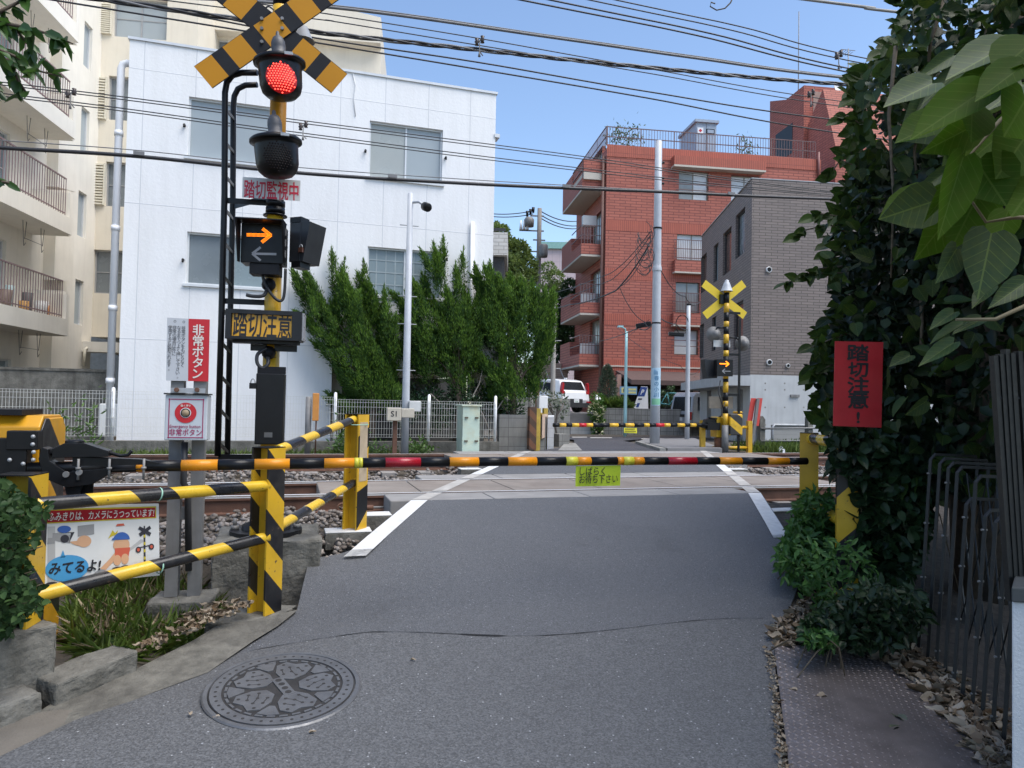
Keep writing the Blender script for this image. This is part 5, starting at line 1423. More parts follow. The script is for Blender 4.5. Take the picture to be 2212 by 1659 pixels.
mb = MB(cream); q = Bo - BS * .6; mb.obox(V3(q, 2.2) + BF * .001, BS * .6, BF * 1.0, Z * .3); mb.build('soffit', ap)
t = thing('balcony_clutter', 'jumble of plant pots and tubs on the lowest railed balcony', 'pots', V3(Bo, FL[0] + .43) - BS * 5 + BF * .7)
for k, (c_, r, h) in enumerate([((.55, .25, .08), .13, .3), ((.7, .7, .68), .16, .35), ((.10, .10, .10), .12, .5), ((.6, .33, .1), .12, .25), ((.35, .45, .45), .10, .55), ((.2, .15, .12), .14, .4)]):
    mb = MB(pm('pot %d' % k, c_, .6)); p = V3(Bo, FL[0] + .425) - BS * (3.9 + k * .38) + BF * (.55 + .12 * (k % 2)); mb.lathe(p, [(0, 0), (r * .75, 0), (r, h), (r * .88, h), (r * .8, h - .05), (0, h - .05)], n=14); mb.build('pot', t)

# ================================================================ poles and boxes along the fence
def ybase(u, v, p, z=-.1): q = atP(u, v, p); q.z = z; return q
t = thing('camera_pole', 'tall grey steel pole with a security camera among the cypress trees', 'pole', ybase(874, 975, 13.6))
b0 = ybase(874, 975, 13.6); zt = atP(890, 420, 13.6).z; gp_ = pm('grey painted steel', (.43, .45, .48), .45, var=.08, scale=4, streak=.12)
mb = MB(gp_); mb.tube([b0, V3(b0, 1.0), V3(b0, zt)], [.075, .072, .055], 18); mb.lathe(V3(b0, zt), [(.055, 0), (.045, .02), (0, .03)], n=18); mb.build('pole', t)
mb = MB(black); c = atP(921, 447, 13.4); mb.lathe(c, [(0, -.09), (.06, -.09), (.085, -.07), (.085, .07), (.07, .085), (0, .085)], Vector((.5, -.75, -.35)), 18); cm = mb.build('camera', t)
mb = MB(gp_); mb.tube([V3(b0, atP(889, 438, 13.6).z), atP(905, 436, 13.5), c], .025, 8); mb.build('camera_arm', t)
mb = MB(galv)
for v in (487, 640, 700, 800): z = atP(880, v, 13.6).z; mb.tube([V3(b0, z) - T * .19, V3(b0, z) + T * .17], .009, 6)
mb.build('step_bolts', t)
mb = MB(pm('pale junction box', (.60, .60, .58), .5, grime=.2)); q = atP(884, 889, 13.45); mb.obox(q, T * .22, N * .12, Z * .20); mb.build('junction_box', t, bevel=.01)
t = thing('signal_box', 'beige box marked S1 on a short rusty brown post', 'signal box', ybase(852, 975, 13.3))
b0 = ybase(852, 975, 13.3); mb = MB(rust); mb.obox(b0 - T * .04 - N * .04, T * .08, N * .08, Z * (atP(852, 908, 13.3).z - b0.z)); mb.cbox(b0 + Z * .02, T, N, Z, .22, .2, .05); mb.build('post', t)
bbm = pm('old beige paint', (.52, .47, .38), .55, var=.08, grime=.35, chips=.3); q = atP(836, 909, 13.15)
mb = MB(bbm); mb.obox(q, T * .26, N * .18, Z * .24); mb.obox(q + T * .262 + Z * .06, T * .24, N * .16, Z * .17); mb.build('box', t, bevel=.012)
mb = MB(ink); mb.text('S1', q + T * .12 + Z * .08 - N * .002, T, Z, .115, ink, .002, 'c', .015); mb.build('lettering', t)
t = thing('marker_pole', 'short grey pole with a slim orange marker plate beside the mesh fence', 'marker post', ybase(664, 975, 13.4))
b0 = ybase(664, 977, 13.4); mb = MB(galv_dk); mb.cyl(b0, V3(b0, atP(666, 857, 13.4).z), .055, 14); mb.build('pole', t)
q = ybase(681, 977, 13.35); mb = MB(rust); mb.cyl(q, V3(q, .95), .014, 8); mb.build('rod', t)
mb = MB(pm('faded orange plate', (.58, .24, .05), .5, grime=.2)); mb.obox(atP(674, 909, 13.3), T * .115, N * .03, Z * (atP(674, 849, 13.3).z - atP(674, 909, 13.3).z)); mb.build('marker_plate', t, bevel=.01)
t = thing('relay_cabinet', 'pale green rust stained steel cabinet in front of the mesh fence', 'cabinet', ybase(1013, 978, 13.2))
q = ybase(998, 978, 13.15, -.12); grn = pm('pale green paint', (.50, .60, .50), .5, var=.1, scale=3, grime=.9, grimecol=(.52, .40, .18)); W_ = (atP(1034, 930, 13.15) - atP(997, 930, 13.15)).dot(T); H_ = atP(1013, 878, 13.15).z + .12
mb = MB(grn); mb.obox(q, T * W_, N * .5, Z * H_); mb.prism([(-.03, 0), (W_ + .03, 0), (W_ + .03, .03), (-.03, .03)], q + Z * (H_ + .001) - N * .03, T, Z, N, .56); cbn = mb.build('casing', t, bevel=.006)
mb = MB(pm('hasp', (.15, .12, .09), .5, metal=.5))
for x in (.15, .75):
    for z in (.32, .78): mb.cbox(q + T * (W_ * x + .02) + Z * (H_ * z) - N * .015, T, N, Z, .06, .028, .03)
mb.build('hasps', t)

# ================================================================ far-left ends of the crossing: walls, guard, posts
blk = brick('grey concrete block', (.27, .265, .245), (.23, .225, .21), (.15, .145, .135), .40, .20, .008, 0.0, .9, .5, .45)
blk_lt = brick('pale concrete block', (.46, .455, .43), (.42, .415, .395), (.27, .26, .25), .40, .20, .008, 0.0, .9, .4, .45)
blk_w = brick('white block', (.62, .63, .64), (.60, .61, .62), (.45, .45, .46), .40, .20, .006, 0.5, .8, .3, .15)
def wallbox(u0, u1, vt, p, zb, th, mat, label, name='block_wall', th_dir=None):
    a, b = atP(u0, vt, p), atP(u1, vt, p); zt = (a.z + b.z) / 2
    mb = MB(mat); mb.obox(V3(a, zb), V3(b, 0) - V3(a, 0), (th_dir or N) * th, Z * (zt - zb)); return mb.build(name, label=label, cat='wall')
wallbox(1079, 1143, 896, 14.5, -.3, .15, blk, 'low grey block wall between the mesh fence and the rusty post')
wallbox(1090, 1232, 860, 19.5, -.4, .15, blk, 'taller grey block wall behind the leafless shrub, under the parked car')
t = thing('guard_fence', 'weathered yellow guard with a picture board across the tracks, by the rusty post', 'guard fence', ybase(1170, 972, 13.9))
q = ybase(1148, 973, 13.7); stR = stripes('rusty stripes', (.17, .07, .035), (.07, .038, .025), .8, .8)
mb = MB(stR); mb.cbox(V3(q, atP(1148, 925, 13.7).z - .2) + Z * .2, T, N, Z, .15, .15, .86, st=lambda P: (P.z + (P - q).dot(T)) / .3); mb.build('post', t)
A_, B_ = ybase(1160, 972, 13.9), ybase(1176, 972, 15.0)
mossy = pm('mossy yellow paint', (.48, .33, .05), .6, var=.2, scale=12, grime=.7, grimecol=(.10, .10, .05))
for Q, vt in ((A_, 888), (B_, 899)):
    mb = MB(mossy); mb.cbox(V3(Q, .35), T, N, Z, .09, .12, .95); mb.build('post', t)
for z in (.62, .15): mb = MB(pipe_st); pipe(t, V3(A_, z + .1), V3(B_, z), .05, .2, .3)
mb = MB(pm('faded picture board', (.55, .40, .30), .5, var=.15, scale=9)); d = (V3(B_, 0) - V3(A_, 0)); mb.obox(V3(A_, .2) + d * .15 - T * .0 + d.cross(Z).normalized() * .07, d * .7, d.cross(Z).normalized() * .01, Z * .5); mb.build('board', t)
mb = MB(blk_w); a = atP(1183, 900, 14.4); mb.obox(V3(a, -.3), Vector((.06, 1.0, 0)) * 2.2, Vector((.14, 0, 0)), Z * (a.z + .3)); mb.use(blk); mb.obox(V3(a, -.3) - T * .16 + N * .03, T * .15, N * 1.9, Z * (a.z + .3)); mb.build('block_wall', label='end of a pale block wall facing the far lane, beside the weathered yellow guard', cat='wall')
mb = MB(blk); a = atP(1208, 938, 16.5); b = atP(1230, 938, 16.5); mb.obox(V3(a, -.4), V3(b, 0) - V3(a, 0), N * .5, Z * (a.z + .4)); mb.build('planter', label='small block planter at the foot of the taller grey wall', cat='planter')
for k, (u, vt, m, r, lb_) in enumerate(((1146, 826, galv_dk, .075, 'stubby grey timber post beside a darker brown post left of the far lane'), (1159, 822, rust, .05, 'thin dark brown post beside the stubby grey timber post'))):
    q = ybase(u, 960, 16.2 + .3 * k, -.3); mb = MB(m); mb.cyl(q, V3(q, atP(u, vt, 16.2 + .3 * k).z), r, 12); mb.build('post', label=lb_, cat='post')
t = thing('white_cabinet', 'plain white metal box between the brown posts and the far block wall', 'box', ybase(1170, 905, 16.0, .6))
mb = MB(white); a = atP(1164, 905, 16.0); mb.obox(V3(a, atP(1164, 905, 16).z), T * .22, N * .2, Z * .55); mb.build('casing', t, bevel=.01)
# ================================================================ far road, walls, parking
mb = MB(asph_far)
fl_ = [(1234, 974), (1240, 946), (1180, 930)]; fr_ = [(1440, 974), (1330, 948), (1330, 938)]
yl = [13.15, 16, 20, 25, 30, 34, 40]
def roadpt(s_off, p):   # along the road direction from the crossing middle
    return None
mid0 = (WL_B + WR_B) / 2
fr0 = fromsp(line_s(WL_A, WL_B, 13.13, -.16) + .3, 13.13); fr1 = fromsp(line_s(WR_A, WR_B, 13.13, .16) - .2, 13.13)
A_ = [fr0] + [atG(u, v) for u, v in ((1240, 962), (1240, 950), (1180, 943), (900, 943))]
B_ = [fr1] + [atG(u, v) for u, v in ((1425, 967), (1345, 952), (1420, 946), (1750, 946))]
vs = [V3(q, gz(q.x, q.y)) for q in A_ + B_]; n = len(A_)
mb.add(vs, [(i, n + i, n + i + 1, i + 1) for i in range(n - 1)])
mb.build('road', kind='structure')
# far pavement on the right with kerb, and strip on the left
pav = pm('pavement', (.17, .165, .165), .85, var=.1, scale=5, bmp=.2)
pvt = [atG(u, v) for u, v in ((1442, 974.5), (1380, 957), (1395, 952), (1500, 950), (1560, 974.5))]
mb = MB(pav); k_ = len(pvt); vs = [V3(q, gz(q.x, q.y) + .06) for q in pvt]; mb.add(vs + [v - Z * .2 for v in vs], [tuple(range(k_))] + [(i, k_ + i, k_ + (i + 1) % k_, (i + 1) % k_) for i in range(k_)]); mb.build('pavement', kind='structure')
mb = MB(concrete)
kb = [V3(q, gz(q.x, q.y)) for q in [atG(1425, 974.5), atG(1388, 963), atG(1372, 957)]]
for a, b in zip(kb[:-1], kb[1:]): d = b - a; mb.obox(a - Z * .05, d, Vector((d.y, -d.x, 0)).normalized() * .13, Z * .11)
mb.build('kerb', kind='structure')
mb = MB(concrete); mb.add([V3(q, gz(q.x, q.y) + .012) for q in [atG(1205, 974.5), atG(1258, 974.5), atG(1243, 958), atG(1220, 958)]], [(0, 1, 2, 3)]); mb.build('pavement', kind='structure')
mb = MB(linem2)
for u0, u1, v0 in ((1275, 1322, 945.2), (1385, 1435, 947.5), (1236, 1268, 944.0)):
    a, b = atG(u0, v0), atG(u1, v0); a2, b2_ = atG(u0, v0 + 1.8), atG(u1, v0 + 1.8); mb.add([V3(q, gz(q.x, q.y) + .01) for q in (a2, b2_, b2_ + (b - b2_), a)], [(0, 1, 2, 3)])
mb.build('road_marking', kind='structure')
YW = 33.0
def wall_y(u0, u1, vt, Y, zb, mat, label, th=.2, name='block_wall', slope=0):
    a, b = atY(u0, vt, Y), atY(u1, vt + .019 * (u1 - u0), Y); mb = MB(mat); mb.obox(V3(a, zb), V3(b, 0) - V3(a, 0), Vector((0, th, 0)), Z * (a.z - zb)); return mb.build(name, label=label, cat='wall')
blk_far = brick('large grey block', (.43, .42, .39), (.37, .365, .34), (.17, .165, .155), .30, .245, .012, 0.0, .9, .5, .55)
blk_far2 = brick('large pale block', (.52, .53, .53), (.49, .50, .50), (.33, .33, .33), .62, .26, .010, 0.0, .9, .4, .25)
wall_y(1299, 1520, 881, YW, -.7, blk_far, 'stained grey block retaining wall across the far road, in front of the red brick flats')
wall_y(1233, 1285, 914, YW, -.7, blk_far2, 'pale low block wall below the parked white car')
mb = MB(pav); a, b = atY(1100, 890, YW + .2), atY(1290, 890, YW + .2)
zpk = atY(1240, 891, 36).z
mb.obox(V3(a, -.6), V3(b, 0) - V3(a, 0), Vector((0, 9, 0)), Z * (zpk + .6)); mb.build('parking_terrace', kind='structure')
zter = atY(1380, 884, YW).z - .05
mb = MB(pav); a, b = atY(1299, 890, YW + .2), atY(1560, 890, YW + .2); mb.obox(V3(a, -.6), V3(b, 0) - V3(a, 0), Vector((0, 6, 0)), Z * (zter + .6)); mb.build('terrace', kind='structure')

# ================================================================ red brick flats
redb = brick('red brick tile', (.47, .145, .10), (.385, .115, .08), (.20, .06, .048), .62, .155, .022, .5, .75, .4, .12)
redsold = brick('red soldier tile', (.47, .125, .08), (.42, .11, .07), (.22, .06, .045), .11, .62, .014, 0, .75, .4, .12)
cream2 = pm('pale soffit', (.52, .47, .40), .8, var=.05)
RF = Vector((math.cos(rad(8)), math.sin(rad(8)), 0)); RS = Vector((-RF.y, RF.x, 0))
Ro = atY(1307, 600, 39.0); Ro.z = 0
onR = lambda u, v, off=0.0: atPl(u, v, Ro - RS * off, RS)
onRL = lambda u, v, off=0.0: atPl(u, v, Ro - RF * off, RF)
zR = (onR(1310, 312).z + onR(1700, 338).z) / 2
rb = thing('red_brick_flats', 'five storey red brick apartment building with railed balconies and a rooftop cubicle', 'building', V3(Ro, 0) + RF * 6 + RS * 3)
WR_ = (onR(1772, 400) - Ro).dot(RF); DR = 7.2
def rh(u0, v0, u1, v1): a, b = onR(u0, v1), onR(u1, v0); return ((a - Ro).dot(RF), (b - Ro).dot(RF), a.z, b.z)
rw = [rh(1466, 372, 1531, 430), rh(1579, 382, 1640, 440), rh(1462, 489, 1529, 561), rh(1459, 602, 1512, 675), rh(1456, 713, 1509, 766), rh(1579, 495, 1640, 565)]
zg = onR(1400, 812).z
mb = MB(redb)
facade(mb, Ro, RF, -RS, WR_, 0.0, zR, rw + [(onR(1336, 850).x and (onR(1336, 850) - Ro).dot(RF), WR_ - .01, .01, zg)], .15)
lw = []
for k in range(5):
    v = [470, 610, 735, 0, 0][k] if k < 0 else 0
zl = [onRL(1250, v).z for v in (392, 505, 632, 742)]        # balcony floor levels, roughly
zfl = [onRL(1262, v).z for v in (438, 563, 676, 776)]
lh = [(1.0, 3.2, z + .1, z + 2.1) for z in zfl]
facade(mb, Ro, RS, -RF, DR, 0, zR - .2, lh, .2)
e = Ro + RF * WR_; mb.quad(V3(e, 0), V3(e + RS * DR, 0), V3(e + RS * DR, zR), V3(e, zR))
mb.quad(V3(Ro + RS * DR, 0), V3(e + RS * DR, 0), V3(e + RS * DR, zR), V3(Ro + RS * DR, zR)); mb.quad(V3(Ro, zR - .6), V3(e, zR - .6), V3(e + RS * DR, zR - .6), V3(Ro + RS * DR, zR - .6))
mb.build('wall', rb)
mb = MB(redsold)
for v0, v1 in ((318, 338),): z = onR(1320, v1).z; mb.obox(V3(Ro, z) - RS * .03, RF * WR_, RS * .028, Z * .62)
for v in (486, 591, 690, 789): z = onR(1320, v).z - .3; mb.obox(V3(Ro, z) - RS * .012, RF * WR_, RS * .01, Z * .62)
mb.build('soldier_course', rb)
mb = MB(cream2); z = onR(1320, 792).z; mb.obox(V3(Ro, z) - RS * .06, RF * WR_, RS * .059, Z * .08); mb.build('string_course', rb)
curt = glass('white curtain behind glass', (.60, .62, .63), .3, .12); g_red = glass('grey window glass', (.30, .32, .31), .2, .2); shut = pm('white shutter', (.62, .63, .62), .5, var=.03)
brz = pm('bronze frame', (.22, .19, .15), .4, metal=.3)
mauve = pm('dark red railing', (.14, .08, .075), .5)
for i, h in enumerate(rw):
    window(rb, V3(Ro, 0), RF, -RS, h[0], h[1], h[2], h[3], brz, [g_red, curt, curt, g_red, shut, curt][i], .15, .06, 2 if i != 4 else 1, right_m=[curt, curt, curt, g_red, shut, curt][i])
    if i in (0, 2, 3, 4):
        mb = MB(mauve); o = V3(Ro, h[2]) + RF * (h[0] - .25) - RS * .28
        wd = h[1] - h[0] + .5; hr = .35 if i in (0, 4) else 1.05
        for zz in (.55, .95) if i in (0, 4) else (.05, .55, 1.05): mb.obox(o + Z * zz * (1 if i not in (0, 4) else .8), RF * wd, RS * .04, Z * .04)
        if i not in (0, 4):
            for k in range(22): mb.obox(o + RF * (wd * k / 21.5), RF * .02, RS * .02, Z * 1.05)
        mb.build('window_rail', rb)
        if i in (2, 3): mb = MB(redb); mb.obox(o - Z * .72 - RS * .1, RF * wd, RS * .37, Z * .62); mb.use(cream2); mb.obox(o - Z * .80 - RS * .1, RF * wd, RS * .37, Z * .079); mb.build('window_box', rb)
for h in lh: window(rb, V3(Ro, 0), RS, -RF, h[0], h[1], h[2], h[3], brz, g_red, .18, .06, 2)
acm = pm('outdoor unit white', (.62, .62, .60), .5, var=.05)
for k, z in enumerate(zfl):
    o = V3(Ro, z) + RS * .5 - RF * 1.25
    mb = MB(redb); mb.prism([(0, -.55), (5.2, -.55), (5.2, .9 if k else 1.0), (2.6, .9), (2.4, .05), (0, .05)], o, RS, Z, RF, 1.245); mb.use(cream2); mb.obox(o - Z * .66, RS * 5.2, RF * 1.245, Z * .105)
    bal = mb.build('balcony', rb)
    mb = MB(mauve)
    for zz in (.5, 1.05): mb.obox(o + Z * zz, RS * 2.5, RF * .04, Z * .04); mb.obox(o + Z * zz, RF * 1.2, RS * .04, Z * .04)
    for q in range(7): mb.obox(o + RF * (.17 * q) + Z * .05, RF * .03, RS * .03, Z * 1.0)
    mb.build('railing', bal)
    mb = MB(acm); mb.obox(o + RF * .25 + RS * .7 + Z * (.06 if k != 1 else 1.2), RF * .8, RS * .35, Z * .62); mb.build('outdoor_unit', bal, bevel=.03)
mb = MB(redb); o = V3(Ro, zR - 1.5) + RS * .4 - RF * 1.2; mb.prism([(0, 0), (5, 0), (5, .75), (0, .75)], o, RS, Z, RF, 1.2); mb.use(cream2); mb.prism([(-.05, -.4), (4.9, -.4), (4.9, -.001), (-.05, -.001)], o, RS, Z, RF, 1.2); mb.build('top_canopy', rb)
mb = MB(pm('brown drain pipe', (.17, .08, .06), .5)); q = Ro - RF * .12 + RS * .25; mb.tube([V3(q, .2), V3(q, zR - .6)], .09, 10); mb.build('drain_pipe', rb)
q = onR(1590, 345, .3); mb = MB(redsold); a = onR(1457, 333, .5); b = onR(1655, 352, .5); mb.obox(V3(a, a.z - .55), V3(b, 0) - V3(a, 0), RS * .5, Z * .5); mb.use(cream2); mb.obox(V3(a, a.z - .66), V3(b, 0) - V3(a, 0), RS * .5, Z * .105); mb.build('eave_ledge', rb)
mb = MB(mauve)
o = V3(Ro, zR) + RS * .1
for a, d in ((o, RF * WR_ * .98), (o, RS * 6.5)):
    for zz in (.45, 1.0): mb.obox(a + Z * zz, d, Vector((-d.y, d.x, 0)).normalized() * .04, Z * .045)
    L_ = d.length; n = int(L_ / .16)
    for k in range(n + 1): mb.obox(a + d * (k / n), d.normalized() * (.022 if k % 12 else .06), Vector((-d.y, d.x, 0)).normalized() * .02, Z * 1.0)
mb.build('roof_railing', rb)
# ground floor canopy, recess wall, column
mb = MB(pm('brown canopy', (.10, .065, .06), .6, var=.1)); a, b = onR(1330, 800), onR(1516, 804)
wv = (V3(b, 0) - V3(a, 0)); mb.add([V3(a, a.z), V3(b, a.z), V3(b, a.z - .55) - RS * 1.6, V3(a, a.z - .55) - RS * 1.6 + wv * .08, V3(a, a.z - .1), V3(b, a.z - .1), V3(b, a.z - .8) - RS * 1.6, V3(a, a.z - .8) - RS * 1.6 + wv * .08], [(0, 3, 2, 1), (3, 7, 6, 2), (4, 5, 6, 7), (0, 4, 7, 3)]); mb.build('entrance_canopy', rb)
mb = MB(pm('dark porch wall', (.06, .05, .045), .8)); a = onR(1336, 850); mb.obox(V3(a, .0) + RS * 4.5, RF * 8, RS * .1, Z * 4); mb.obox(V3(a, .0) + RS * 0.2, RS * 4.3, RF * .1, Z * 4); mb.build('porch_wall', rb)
mb = MB(pm('porch iron', (.02, .02, .022), .5)); a = onR(1366, 850); 
for k in range(26): mb.obox(V3(a, .8) + RS * 1.6 + RF * (.11 * k), RF * .03, RS * .03, Z * 2.2)
mb.build('porch_grille', rb)
mb = MB(pm('pink column', (.36, .22, .18), .7)); 
for u in (1333, 1500): q = onR(u, 850, .9); mb.obox(V3(q, .2), RF * .22, RS * .2, Z * (zg - .2))
mb.build('porch_column', rb)
t = thing('notice_case', 'black framed notice case by the porch of the red brick flats', 'notice case', onR(1324, 850, .4)); mb = MB(black); a = onR(1318, 862, .35); mb.obox(a, RF * .42, RS * .1, Z * 1.0); mb.build('case', t); mb = MB(signwhite); mb.obox(a + RF * .1 + Z * .22 - RS * .003, RF * .22, RS * .002, Z * .5); mb.build('paper', t)
# tower and mansard wing
To = atY(1736, 300, 45.0); To.z = 0
TF = RF
onT = lambda u, v, off=0.0: atPl(u, v, To - RS * off, RS); onTL = lambda u, v: atPl(u, v, To, RF)
ztw = onT(1736, 184).z
mb = MB(redb); dl = (onTL(1663, 250) - To).dot(RS); wT = (onT(1829, 250) - To).dot(RF)
p3 = [(0, zR - 1), (dl, zR - 1), (dl, onTL(1663, 219).z), (2.2, ztw), (0, ztw)]
mb.prism(p3, To, RS, Z, RF, wT)
mb.build('stair_tower', rb)
mb = MB(pm('tower door', (.30, .20, .16), .6)); a, b = onT(1756, 258), onT(1784, 200); mb.obox(V3(a, a.z) - RS * .03, RF * (b - a).dot(RF), RS * .028, Z * (b.z - a.z)); mb.build('tower_door', rb)
mb = MB(black); a = onTL(1712, 330); mb.obox(V3(a, a.z) - RF * .02, RS * 2.2, RF * .018, Z * 2.0); mb.build('tower_shade_panel', rb)  # flat black sheet on the wall paints the shade of an opening
Wo = atY(1804, 400, 42.0); Wo.z = 0; onW = lambda u, v: atPl(u, v, Wo, RS); onWL = lambda u, v: atPl(u, v, Wo, RF)
d1 = (onWL(1745, 300) - Wo).dot(RS); zs1, zs0 = onW(1804, 314).z, onWL(1745, 270).z
mb = MB(redb); mb.prism([(0, 0), (d1, 0), (d1, zs0), (d1 * .45, zs0 + 1.6), (0, zs1)], Wo, RS, Z, RF, 9.0); mb.build('mansard_wing', rb)
mb = MB(pm('wing drain pipe', (.20, .07, .06), .5)); q = onW(1768, 330) ; mb.tube([V3(onR(1768, 372, .1), onR(1768, 372).z - .5), V3(onR(1768, 372, .1), onR(1768, 330).z)], .07, 8); mb.build('drain_pipe', rb)
t = thing('roof_cubicle', 'blue grey electrical cubicle standing on the roof of the red brick flats', 'cubicle', onR(1510, 325, -2.5))
cub = pm('blue grey steel', (.30, .36, .44), .45, var=.05)
a, b = onR(1504, 326, -2.2), onR(1547, 330, -2.2); zt = onR(1504, 264, -2.2).z; w_ = (b - a).dot(RF); d_ = 2.6
mb = MB(cub); mb.obox(V3(a, zR - .6), RF * w_, RS * d_, Z * (zt - zR + .6)); cbx = mb.build('casing', t)
mb = MB(cub); mb.obox(V3(a, zt) - RF * .12 - RS * .12, RF * (w_ + .24), RS * (d_ + .24), Z * .16); mb.build('roof', t)
mb = MB(white); c = onR(1513, 282, -2.17); mb.cbox(c, RF, Z, RS, .36, .36, .01); mb.use(signred); mb.prism([(0, .11), (.11, 0), (0, -.11), (-.11, 0)], c - RS * .006, RF, Z, -RS, .004); mb.build('emblem_plate', t)
mb = MB(black); c = onR(1535, 284, -2.17); mb.cbox(c, RF, Z, RS, .5, .3, .01); mb.use(cub); mb.cbox(c - RS * .007, RF, Z, RS, .4, .2, .004); mb.build('meter_window', t)
mb = MB(black); c = onR(1525, 300, -2.19); mb.obox(V3(c, zR), RF * .02, RS * .01, Z * (zt - zR)); mb.build('door_seam', t)
t = thing('whip_antenna', 'tall thin whip antenna rising behind the tower of the red flats', 'antenna', onTL(1725, 230)); mb = MB(galv_dk); q = atY(1724, 250, 46); mb.tube([V3(q, atY(1724, 235, 46).z), V3(q, atY(1724, 25, 46).z)], .03, 6); mb.build('mast', t)
t = thing('roof_antenna', 'television antenna with satellite dish on the tower roof of the red flats', 'antenna', onT(1832, 190)); mb = MB(galv_dk); q = atY(1832, 200, 45.6); zt = atY(1832, 105, 45.6).z; mb.tube([V3(q, ztw - 2), V3(q, zt)], .03, 6)
for k in range(6): mb.obox(V3(q, zt - .1 - .02 * k) + RF * (k * .16 - .5), RS * .6, RF * .02, Z * .02)
mb.obox(V3(q, zt - .1) - RF * .5, RF * 1.0, RS * .03, Z * .03); mb.build('mast', t); mb = MB(white); mb.lathe(onT(1806, 192, .6), [(0, 0), (.3, .06), (.36, .12)], Vector((.5, -.8, .2)), 16); mb.build('dish', t)
pot = leafm('roof shrub leaf', (.07, .13, .06), (.14, .2, .09), .3)
for k, (u, v, lb_) in enumerate(((1331, 296, 'small potted shrub at the left corner of the red flats roof'), (1365, 297, 'low potted shrub on the red flats roof left of the cubicle'), (1612, 322, 'small potted shrub on the red flats roof right of the cubicle'))):
    c = np.array(onR(u, v, -1.0)); P = c + rng.normal(size=(160, 3)) * np.array([.35, .3, .35]); t = thing('roof_shrub', lb_, 'shrub', V3(Vector(c), zR - .5), 'potted shrubs on the red flats roof'); leaf_obj('foliage', P, rdir(160) + np.array([0, 0, .8]), .22, .08, pot, t, DIAM)
    mb = MB(pm('pot clay', (.3, .12, .07), .8)); mb.lathe(V3(Vector(c), zR - .58), [(.14, 0), (.2, .35), (.17, .35), (0, .3)], n=12); mb.build('pot', t)

# ================================================================ brown tiled house on the right
brnA = brick('taupe tile', (.235, .19, .168), (.19, .155, .138), (.08, .066, .06), .42, .092, .011, .5, .6, .5, .10)
BL = Vector((.063, .998, 0)); BR = Vector((.9925, .1226, 0)); BL.normalize(); BR.normalize()
nL = Vector((-BL.y, BL.x, 0)); nR = Vector((BR.y, -BR.x, 0))
Ho = atY(1621, 800, 23.0); Ho.z = 0
onHR = lambda u, v, off=0.0: atPl(u, v, Ho + nR * off, nR); onHL = lambda u, v, off=0.0: atPl(u, v, Ho + nL * off, nL)
zH = onHR(1626, 386).z; zC = onHR(1700, 811).z
hb = thing('brown_tiled_house', 'grey brown tiled building on a pale concrete ground floor, right of the far crossing', 'building', V3(Ho, -.4) + BR * 5 + BL * 4)
def lhole(u0, u1, um, vt, vb):
    """left-face hole from its columns u0 (far) to u1 (near), heights read at column um"""
    return ((onHL(u1, 600) - Ho).dot(BL), (onHL(u0, 600) - Ho).dot(BL), onHL(um, vb).z, onHL(um, vt).z)
LW = [lhole(1588, 1608, 1598, 458, 553), lhole(1561, 1579, 1570, 498, 590), lhole(1541, 1551, 1546, 528, 608), lhole(1514, 1526, 1520, 551, 630), lhole(1586, 1606, 1597, 652, 752), lhole(1539, 1548, 1544, 684, 757), lhole(1513, 1522, 1518, 700, 772)]
DH, WH = 8.1, 14.0
mb = MB(brnA)
facade(mb, Ho, BL, nL, DH, zC, zH, LW, .16); facade(mb, Ho, BR, nR, WH, zC, zH, [], .1)
e, f = Ho + BL * DH, Ho + BR * WH; g = e + BR * WH
mb.quad(V3(e, zC), V3(g, zC), V3(g, zH), V3(e, zH)); mb.quad(V3(f, zC), V3(g, zC), V3(g, zH), V3(f, zH)); mb.quad(V3(Ho, zH - .3), V3(f, zH - .3), V3(g, zH - .3), V3(e, zH - .3))
mb.build('wall', hb)
mb = MB(alum_dk); mb.obox(V3(Ho, zH + .001) + nR * .02 + nL * .02, BR * WH, -nR * .15, Z * .03); mb.obox(V3(Ho, zH + .001) + nL * .02 - nR * .14, BL * (DH - .2), -nL * .15, Z * .03); mb.build('parapet_cap', hb)
blackframe = pm('black frame', (.02, .02, .022), .4); g_brown = glass('brown tinted glass', (.16, .10, .085), .06, .4); g_blue = glass('pale blue glass', (.27, .33, .36), .1, .2)  # black frames; one glass reddish brown, one pale blue
for i, h in enumerate(LW): window(hb, V3(Ho, 0), BL, nL, h[0], h[1], h[2], h[3], blackframe, [g_dark, g_brown, g_blue, g_brown, g_brown, g_blue, g_blue][i], .12, .05, 1)
mb = MB(concrete_lt)
facade(mb, Ho + BL * .0, BR, nR, WH, -.6, zC - .002, [], .1); facade(mb, Ho, BL, nL, DH, -.6, zC - .002, [(.9, 1.7, -.59, 1.55), (3.3, 4.1, -.59, 1.6), (5.8, 6.6, -.59, 1.6)], .4)
mb.build('concrete_storey', hb)
mb = MB(pm('entry dark door', (.10, .10, .105), .5))
for a, b in ((.9, 1.7), (3.3, 4.1), (5.8, 6.6)): mb.obox(V3(Ho, -.6) + BL * a - nL * .39, BL * (b - a), -nL * .03, Z * 2.2)
mb.build('entry_door', hb)
mb = MB(concrete_lt); mb.obox(V3(Ho, zC - .36) - BL * .0 + nL * .002, BL * (DH + .4), nL * .75, Z * .33); mb.build('entrance_canopy', hb)
mb = MB(alum)
for u, v, r in ((1660, 583, .10), (1661, 783, .10), (1701, 790, .07)): q = onHR(u, v); mb.lathe(q, [(r, 0), (r, .05), (r * .78, .07), (r * .72, .04)], nR, 20); mb.use(black); mb.lathe(q, [(r * .71, .035), (0, .035)], nR, 20); mb.use(alum)
mb.build('wall_vents', hb)
